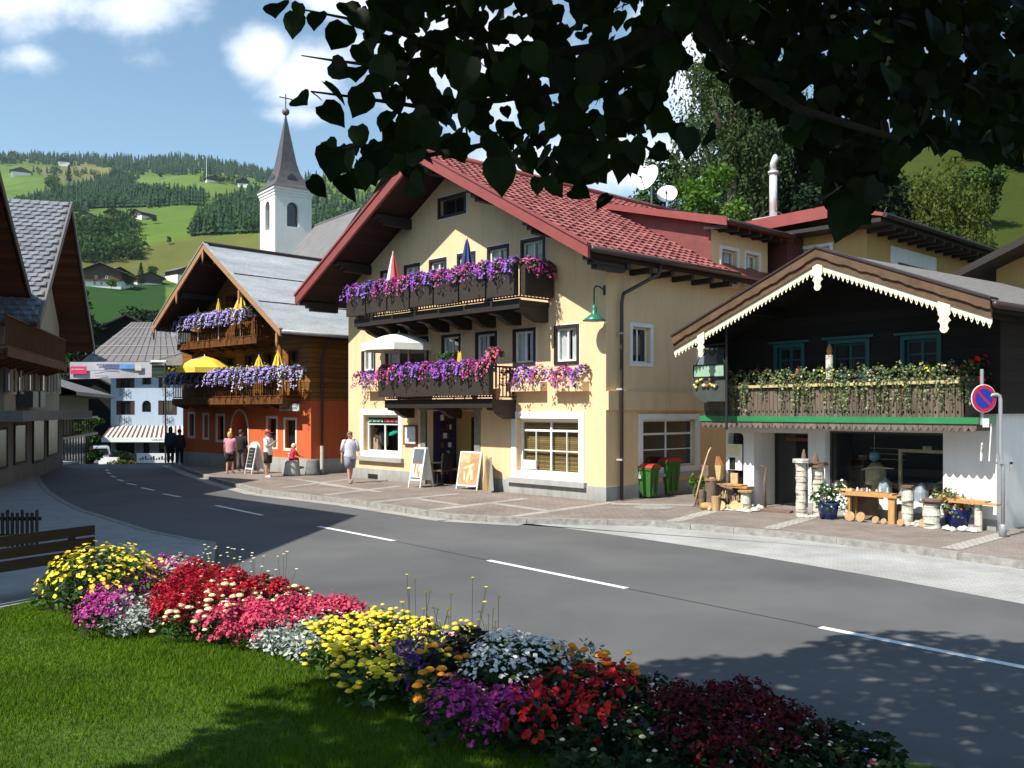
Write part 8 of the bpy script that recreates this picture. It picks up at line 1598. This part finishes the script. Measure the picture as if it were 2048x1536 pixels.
    pr = lambda px, yb, yt, w, mat, nm, lab, cat='plaque': None
    # carved boards and frames
    def board(nm, lab, px0, px1, yt, yb, mat, cat, inner=None, base=1012, back=.35):
        p = G((px0+px1)/2, base)+Vector((.2,back,0)); k = p.y/F; sx = (px1-px0)*k/.80; z = EYE+(HY-yb)*k; h = (yb-yt)*k; x = ((px0+px1)/2-HX)*k; t = thing(nm, lab, cat, (x,p.y,z), CF.rot); MB().box(-sx/2,sx/2,0,.03,0,h).build('board', mat, t)
        if inner: MB().box(-sx/2*.55,sx/2*.2,-.006,-.001,h*.02,h*.48).build('dark_panel', M_dark, t); MB().box(-sx/2*.9,sx/2*.8,-.006,-.001,h*.55,h*.97).build('painted_panel', inner, t)
        return t
    board('carved_board','white painted board with a dark panel leaning left of the shop', 1452, 1483, 888, 940, M_wpaint, 'board', mplain('pale_yellow_paint',(.75,.68,.40),.7,.1,9)); board('carved_board','bright cream board with a small brown head ornament', 1487, 1506, 896, 927, M_white_cloth, 'board'); board('carved_board','narrow timber post behind the goods left of the door', 1499, 1505, 928, 966, M_pl, 'board')
    p = G(1437,1012); k = p.y/F; t = thing('wooden_gnome', 'split log figure with a pointed rust coloured cap', 'figure', (p.x+.05,p.y+.3,EYE+(HY-959)*k), CF.rot); MB().prism([(-.10,.34),(.10,.34),(.07,.0),(.02,-.06),(-.05,0)], 0, .12).build('body', M_cut, t); MB().prism([(-.10,.341),(.09,.341),(.07,.40),(-.06,.58)], .0, .12).build('cap', mplain('rust_cap', (.38,.15,.06), .7), t)
    tag(MB().lathe([(.0,-.02),(.12,.0),(.15,.08),(.11,.16),(0,.18)], 12, sx=1.25).build('round_stone', mplain('ochre_stone', (.42,.27,.10), .8, .2, 6, .4), None, True, loc=G(1414,1019)), 'round ochre stone in front of the left logs', 'stone')
    for i, (px, py, s) in enumerate(((1450,1021,.09),(1462,1022,.06),(1476,1023,.07),(1486,1024,.09),(1497,1025,.08),(1510,1023,.11),(1519,1020,.13),(1601,1035,.07),(1613,1036,.08),(1622,1034,.06),(1630,1036,.08),(1822,1051,.10),(1834,1052,.12),(1893,1060,.10),(1903,1062,.09),(1926,1063,.12),(1943,1064,.10),(1951,1065,.09))):
        m = MB(); n = 7; m.lathe([(s*.7,0),(s,s*.3),(s*.8,s*.7),(s*.3,s*.95),(0,s)], n); m.v = [(x*rg.uniform(.75,1.3), y*rg.uniform(.75,1.3), z*rg.uniform(.7,1.2)) for x,y,z in m.v]
        where = 'left of the shop door' if px < 1530 else ('at the foot of the birch columns' if px < 1700 else 'at the right of the shop window')
        tag(m.build('white_stone', M_stn, None, loc=G(px,py), rz=i), 'small white field stone '+where, 'stone', 'white stones '+where)
    p = G(1540,1022); t = thing('log_threshold', 'flat slab of wood lying as a step before the shop door', 'step', p, CF.rot+.05); MB().slab([(-.5,-.2),(.2,-.28),(.62,-.12),(.55,.15),(-.1,.2),(-.55,.08)], 0, .05).build('slab', M_logd, t)
    tag(MB().tube([(0,0,0),(-.02,.02,.6),(.03,.05,1.0),(-.10,.05,1.05)], [.03,.035,.03,.02], 8).build('stick', M_logd, None, True, loc=G(1533,1016)+Vector((0,.1,0))), 'thick bent stick leaning at the dark door jamb', 'stick')
    # work table in front of the window, right of the door
    a, b = G(1690,1040), G(1788,1049); k = a.y/F; t = thing('log_table', 'rough plank table with crooked legs in front of the shop window', 'table', a, atan2(b.y-a.y,b.x-a.x)); L = (b-a).length; z = EYE+(HY-990)*k-.12
    MB().box(-.12,L+.06,-.02,.38,z,z+.05).box(.0,L-.05,.02,.30,z+.051,z+.085).build('plank', M_pl, t); MB().box(0,.10,.03,.13,0,z-.001).build('leg', M_pl, t); MB().box(L-.14,L-.0,.02,.14,0,z-.001).build('leg', M_pl, t); MB().box(.05,.12,.28,.36,0,z-.001).build('leg', M_pl, t)
    TZ = .12+z+.086; tag(MB().box(-.2,.2,-.06,.06,0,.05).build('wood_block', M_cut, None, loc=a+Vector((.05,.12,z+.087)), rz=CF.rot), 'pale wooden block on the left end of the plank table', 'block')
    m = MB()
    for px, yb, r, lab in ((1738,1041,32,'large dark wooden disc leaning under the plank table'),(1812,1050,20,'smaller brown wooden disc under the shop window')):
        p = G(px,yb); k = p.y/F; R = r*k; tag(MB(Matrix.Rotation(CF.rot,4,'Z') @ Matrix.Rotation(pi/2-.15,4,'X')).lathe([(0,0),(R,0),(R,.06),(0,.06)], 24).build('wooden_disc', M_logd, None, loc=(p.x,p.y+.25,.12+R*.97)), lab, 'disc')
    log('birch log carrying a stone plate in front of the shop window', 1820, 1052, 980, 22, None, slab_top(2,M_logd,1.3),'birch_log','log',3); log('white birch stump with a slab near the right end of the window', 1871, 1058, 1008, 32, M_birch, slab_top(2,M_logd,1.35),'birch_log','log',2)
    p = G(1900,1052); t = thing('bracket_table', 'narrow plank on a white birch post at the right corner of the shop', 'table', G(1967,1063)+Vector((-.05,.1,0)), CF.rot); z = EYE+(HY-997)*p.y/F-.12; MB().box(-.75,.18,-.10,.16,z,z+.035).box(-.55,.42,-.14,.05,z-.036,z-.001).build('plank', M_pl, t); MB().tube([(0,0,0),(.0,0,z-.037)], .075, 12).build('post', M_birch, t); MB().tube([(-.7,0,z+.04),(-.72,0,z-.05),(-.95,.05,z-.12)], .012, 5).build('twig', M_logd, t)
    # cut glass and knick-knacks on the sill
    for i, px in enumerate((1735,1748,1760,1772,1784,1796,1808,1842,1852,1862)):
        q = fr.front(px, 985, .1); s = rg.uniform(.04,.08); tag(MB().lathe([(s*.6,0),(s,s*.6),(s*.5,s*1.5),(s*.6,s*2),(0,s*2.6)], 9).build('ornament', M_stn if i % 2 else M_logd, None, True, loc=fr.pt(q[0], .10, fr.front(1760,1001,.1)[1]), rz=0), ('pale' if i % 2 else 'dark')+' knick-knack standing on the sill of the shop window', 'ornament', ('pale' if i % 2 else 'dark')+' ornaments on the shop sill')
    # blue tubs with flowers
    for px, yb, yt, w, cols, lab, sd, leaf in ((1664,1040,1012,44,['white','white'],'dark blue tub with a white flowering bushy plant by the plank table',71,M_leaf),(1928,1058,1024,56,['orange','rust'],'bright blue tub with orange and yellow flowers at the right of the shop',72,M_ivy)):
        p = G(px,yb); k = p.y/F; r = w*k*.5; h = (yb-yt)*k+.04; t = planter('flower_tub', lab, 'flower tub', r*3.0, cols, sd, leafmat=leaf, nb=120, bs=.03, drop=.30, up=.42, out=.30, nl=420, box=False); t.location = (p.x,p.y+r,.12+h+.05); t.rotation_euler.z = .1
        MB().lathe([(r*.72,-h-.05),(r*.95,-.10),(r*1.02,-.06),(r*1.02,-.03),(r*.9,-.03),(r*.88,-.08),(0,-.085)], 20).build('tub', M_blue, t, True)
    t = planter('yellow_flower_plant','yellow flowering plant behind the bright blue tub','plant',.5,['yellow','cream'],73,leafmat=M_ivy,nb=60,bs=.03,drop=.2,up=.4,out=.22,nl=200,box=False); q = G(1905,1050); t.location = (q.x,q.y+.35,.62); MB().lathe([(.16,-.5),(.2,-.05),(.18,-.04),(0,-.05)],12).build('tub', M_logd, t)
    t = planter('herb_pot','bushy green herb in a pot at the left end of the shop','potted plant',.45,None,74,leafmat=M_lit,nl=240,drop=.15,up=.34,out=.2,box=False); q = G(1399,1012); t.location = (q.x,q.y+.1,.62); MB().lathe([(.10,-.5),(.14,-.05),(.12,-.04),(0,-.05)],12).build('pot', M_logd, t)
    # more clutter of small wooden wares, left of the door and before the window
    def slices(n, pts, lab, grp, s0, s1, mat):
        pr = None
        for i in range(n):
            px, py = pts[i]; p = G(px,py); s = rg.uniform(s0,s1); k = rg.uniform(-.3,.3); M = Matrix.Rotation(CF.rot+k,4,'Z') @ Matrix.Rotation(pi/2-.25,4,'X')
            tag(MB(M).lathe([(0,0),(s,0),(s,.03),(0,.03)], 14).build('wood_slice', mat, None, loc=(p.x,p.y,.12+s*.96)), lab, 'wood slice', grp)
    slices(7, [(1420,1021),(1442,1021),(1456,1019),(1470,1020),(1481,1021),(1436,1018),(1462,1017)], 'small round wood slice leaning among the logs left of the shop door', 'wood slices left of the door', .06, .13, M_cut)
    slices(6, [(1700,1042),(1722,1044),(1752,1047),(1768,1048),(1802,1052),(1846,1055)], 'small round wood slice leaning under the shop window', 'wood slices under the window', .06, .12, M_log)
    for i in range(9):
        p = a.lerp(b, .08+.1*i)+Vector((.03,rg.uniform(.08,.28),z*0)); h = rg.uniform(.05,.16); r = rg.uniform(.018,.04); tag(MB().lathe([(r,0),(r*1.2,h*.3),(r*.6,h*.6),(r*.7,h*.8),(0,h)], 9).build('carving', M_stn if i % 3 else M_cut, None, True, loc=(p.x,p.y,TZ)), 'tiny carved ware standing on the plank table', 'carving', 'carvings on the plank table')
    for i, (px, yb, w, h, lab) in enumerate(((1444,1012,.22,.26,'small crate of kindling left of the shop door, nearer the logs'),(1470,1013,.26,.20,'small crate of kindling under the plank left of the door'))):
        p = G(px,yb); t = thing('kindling_crate', lab, 'crate', p+Vector((.1,.25,0)), CF.rot); MB().box(-w/2,w/2,-.1,.1,0,h*.7).build('crate', M_logd, t); m = MB()
        for j in range(9): x = -w/2+w*(j+.5)/9; m.beam((x,rg.uniform(-.06,.06),h*.3),(x+rg.uniform(-.03,.03),rg.uniform(-.06,.06),h+rg.uniform(0,.12)),.022,.022)
        m.build('kindling', M_cut, t)
    for px, yt, yb, sx, lab in ((1468,946,972,.16,'weathered cream board behind the plank bench'),(1410,930,962,.10,'narrow dark driftwood board at the left end')):
        board('driftwood_board', lab, px-7, px+7, yt, yb, M_cut if sx > .12 else M_logd, 'board')
shop_goods()
def left_things():
    # bench seen from behind and picket fence
    a = Vector(((190-HX)/F*12.6, 12.6, 0)); b = Vector((-6.9,10.6,0)); f = a-b; t = thing('park_bench', 'brown plank bench in the shade at the left edge, seen from behind', 'bench', (b.x,b.y,.10), atan2(f.y,f.x)); L = f.length; bw = mplanks('bench_brown', (.045,.025,.011), 2.0, 'Z', .1, .6, .0)
    for z in (.42,.58,.74): MB().box(0,L,.0,.045,z-.0,z+.13).build('back_plank', bw, t)
    for y in (.10,.24,.38): MB().box(0,L,y,y+.11,.40,.44).build('seat_plank', bw, t)
    for x in (.3,L-.3): MB().box(x-.04,x+.04,.046,.5,.34,.399).box(x-.04,x+.04,.046,.10,0,.86).box(x-.04,x+.04,.42,.5,0,.339).build('support', M_dkmet, t)
    y = 16.0; t = thing('picket_fence', 'dark round topped picket fence at the left edge', 'fence', (-9.6,y,.10), .02); m = MB()
    for i in range(16): x = i*.085; m.tube([(x,0,.06),(x,0,.66+.05*(i%3 == 0))], .028, 8)
    m.build('pickets', M_dwood, t); MB().box(-.05,1.33,.03,.06,.22,.28).box(-.05,1.33,.03,.06,.52,.58).build('rail', M_dwood, t)
    # banner over the street
    Y = 56.0; q = lambda px, py: Vector(((px-HX)/F*Y, Y, EYE+(HY-py)/F*Y)); o = q(140,758); t = thing('street_banner', 'white banner with a red block and a blue picture hung across the street', 'banner', o); L = lambda px, py: q(px,py)-o; c0, c1, c2, c3 = L(140,758), L(303,755), L(326,722), L(139.5,724)
    m = MB(); n = 14; vs = []
    for i in range(n+1): k = i/n; lo = c0.lerp(c1,k); hi = c3.lerp(L(303,724),k); y = .06*sin(k*9); vs += [(lo.x,y,lo.z),(hi.x,y,hi.z)]
    m.add(vs, [(2*i,2*i+2,2*i+3,2*i+1) for i in range(n)]); cl = m.build('cloth', mplain('banner_white', (.42,.40,.43), .8, .08, 2), t)
    def pan(a,b,c,d,mat,nm,off=-.10): p, r = L(a,d), L(b,c); MB().box(p.x,r.x,off,off+.012,p.z,r.z).build(nm, mat, cl)
    pan(142,174.5,733,748,mplain('banner_red',(.55,.02,.10),.7),'red_block'); pan(241,271,728,737.5,mplain('banner_blue',(.10,.27,.58),.6,.3,3),'blue_picture'); pan(271.2,284,728,741,mplain('banner_sand',(.55,.50,.42),.6),'sand_picture')
    m = MB(); tx = mplain('banner_text', (.05,.09,.25), .8)
    for row, (xa, xb, y0) in enumerate(((195,238,728),(208,238,733.5))):
        x = xa
        while x < xb: w = random.uniform(1.2,2.6); p, r = L(x,y0+3.4), L(x+w,y0); m.box(p.x,r.x,-.10,-.09,p.z,r.z); x += w+.9
    for a,b_,c,d in ((184,238,740.5,741.3),(191,217,751.5,752.6)): p, r = L(a,d), L(b_,c); m.box(p.x,r.x,-.10,-.09,p.z,r.z)
    x = 145
    while x < 170: w = random.uniform(1.5,2.6); p, r = L(x,740), L(x+w,737.5); m.box(p.x,r.x,-.115,-.105,p.z,r.z,1); x += w+.8
    m.build('lettering', [tx, mplain('banner_pink', (.75,.35,.42), .8)], cl); q3 = L(303,724)
    for p, r in ((c3,(c3.x-4.5,0,c3.z+.6)),(q3,(q3.x+4.5,-6,c3.z+.3)),(c0,(c0.x-4.5,0,c0.z)),(c1,(c1.x+4.5,-6,c1.z))): MB().tube([p,r], .02, 5).build('rope', M_dkmet, t)
    # street lamp, little balcony roofs at the left of the inn
    Y = 50; q = lambda px, py: Vector(((px-HX)/F*Y, Y, EYE+(HY-py)/F*Y)); b = q(331,0); zb = -.5; o = Vector((b.x,Y,zb)); t = thing('street_lamp', 'slim street lamp with a flat white head at the left of the inn', 'street lamp', o); MB().tube([(0,0,0),(0,0,q(331,727).z-zb),(q(300,728).x-o.x,0,q(300,727).z-zb)], .05, 8).build('post', M_dkmet, t); e = q(316,723)-o; MB().box(e.x-.35,e.x+.5,-.15,.15,e.z-.03,e.z+.07).build('head', M_wpaint, t)
    # green shutter like canopy beside the banner
    Y = 70; q = lambda px, py: ((px-HX)/F*Y, EYE+(HY-py)/F*Y); (x0,z0),(x1,z1) = q(302,755), q(340,732); t = thing('green_balcony', 'dark green boarded balcony between the banner and the inn', 'balcony', (x0,Y,0)); MB().box(0,x1-x0,0,1.0,z0,z1).build('parapet', mplanks('dark_green_boards', (.03,.055,.03), .28, 'Z', .3, .7, .1), t); MB().box(-.1,x1-x0+.1,-.06,1.05,z1+.001,z1+.08).build('handrail', M_dkmet, t); (xa,za),(xb,zb2) = q(327,731), q(372,714); MB().box(xa-x0,xb-x0,-.3,3,za,zb2).build('stone_ledge', mplain('stone_ledge', (.25,.22,.20), .85, .2, 3, .2), t);
    # van and cars' corner
    Y = 74; x = (197-HX)/F*Y; z = EYE+(HY-934)/F*Y; t = thing('white_van', 'white delivery van seen from behind at the end of the street', 'van', (x,Y,z), radians(24)); w = .88; wp = mplain('van_white', (.70,.72,.74), .3, .04, 2)
    prof = [(-w,.35),(w,.35),(w*1.02,.95),(w*.90,1.55),(w*.70,1.66),(-w*.70,1.66),(-w*.90,1.55),(-w*1.02,.95)]; m = MB(); n = len(prof)
    ys = [(0,1),(.08,1.02),(3.2,1.0),(3.9,.86),(4.4,.62)]; vs = []
    for yy, k in ys: vs += [(px_*(1 if k > .8 else .95), yy, .35+(zz-.35)*k) for px_, zz in prof]
    m.add(vs, [(i*n+j,i*n+(j+1)%n,(i+1)*n+(j+1)%n,(i+1)*n+j) for i in range(len(ys)-1) for j in range(n)]+[tuple(range(n))[::-1], tuple(range((len(ys)-1)*n,len(ys)*n))]); m.build('body', wp, t)
    MB().prism([(-w*.82,1.0),(w*.82,1.0),(w*.74,1.5),(-w*.74,1.5)], -.035, -.005).build('rear_window', M_gdark, t); MB().box(-.28,.28,-.03,-.006,.62,.76).build('number_plate', mplain('plate_white', (.7,.7,.68), .5), t); MB().box(-w,w,-.10,.0,.32,.50).build('bumper', mplain('bumper_grey', (.25,.26,.27), .5), t)
    for s in (-1,1):
        MB().box(s*w*.96-.05,s*w*.96+.05,-.03,.05,.72,1.05).build('tail_light', mplain('lamp_red', (.35,.02,.02), .3), t)
        for yy in (.75,3.5): MB(Matrix.Translation((s*(w-.08),yy,.32)) @ Matrix.Rotation(pi/2,4,'Y')).lathe([(.12,-.10),(.32,-.10),(.32,.10),(.12,.10)], 16).build('wheel', M_dark, t)
    def bush(lab, px, py_t, py_b, Y, R, mat, s, nm='shrub', n=1500, leaf=.16):
        x = (px-HX)/F*Y; z = EYE+(HY-py_b)/F*Y; tree(nm, lab, (x,Y,z), (py_b-py_t)/F*Y, R, mat, n, leaf, 'bush', s, None, False, 'shrub', .1)
    bush('round dark clipped shrub before the blue hotel', 243, 897, 936, 70, 1.2, M_drk, 81)
    t = bedplant('flower_heap','low mound of yellow flowers at the bend of the street','flower bed',1.1,.5,M_leaf,300,.15,'disc','yellow',160,.07,82,None); x = (243-HX)/F*62; t.location = (x,62,EYE+(HY-934)/F*62)
    t = thing('orange_post_box', 'orange red pillar between green shrub and blue hotel', 'pillar', ((178-HX)/F*70,70,-2.3)); MB().lathe([(.30,0),(.30,2.9),(.22,3.1),(0,3.15)], 12).build('pillar', mplain('faded_orange', (.35,.09,.04), .7), t)
    for px, lab in ((205,'white planter box at the left of the hotel terrace'),): 
        Y = 68; x = (px-HX)/F*Y; t = thing('barrier', lab, 'planter', (x,Y,EYE+(HY-934)/F*Y)); MB().box(-.3,1.1,0,.4,0,.7).build('box', M_wpaint, t)
    # right edge: neighbouring house
    o = gp(2160, 1050, .12); Fr = Frame((o.x+1.2,o.y+6.5,0), (.61,-.793)); q0, z0 = Fr.front(1890,550,0); H = thing('neighbour_house', 'ochre house with a dark roof at the right edge behind the chalet', 'house', Fr.o, Fr.rot); xa, zr = Fr.front(2080,455,-1); xl, zl = Fr.front(1893,551,-1); W = 9; sl = (zr-zl)/(xa-xl)
    MB().box(xl+.9,xa+4,0,8,.02,zl+.2).prism([(xl+.9,zl+.2),(xa+4,zl+.2),(xa+4,zr-.4),(xa,zr-.3)], .0, 8).build('wall', M_yel2, H); m = MB(); m.prism([(xl,zl),(xa,zr),(xa+4.5,zr-4.5*sl),(xa+4.5,zr-4.5*sl-.2),(xa,zr-.2),(xl,zl-.2)], -1, 8.6); m.build('roof', M_dwood, H)
    p = gp(2030,1062,.12); q = gp(2075,1066,.12); t = tag(MB().slab([(p.x+.45,p.y+1.2),(p.x+6,p.y-1.2),(p.x+6.2,p.y-.9),(p.x+.6,p.y+1.5)], .1, 2.5).build('yard_wall', M_white, None), 'white yard wall at the right edge beside the chalet', 'wall')
    p = gp(2047,1040,.12); t = thing('red_box', 'red and white box standing at the right edge of the pavement', 'box', p+Vector((.1,.5,0)), CF.rot); MB().box(-.2,.35,0,.4,.25,.75).build('case', mplain('box_red', (.40,.035,.03), .5), t); MB().box(-.2,.35,-.01,-.001,.3,.5).build('panel', M_wpaint, t); MB().box(-.15,-.1,.02,.38,0,.249).box(.25,.3,.02,.38,0,.249).build('foot', M_dkmet, t)
left_things()
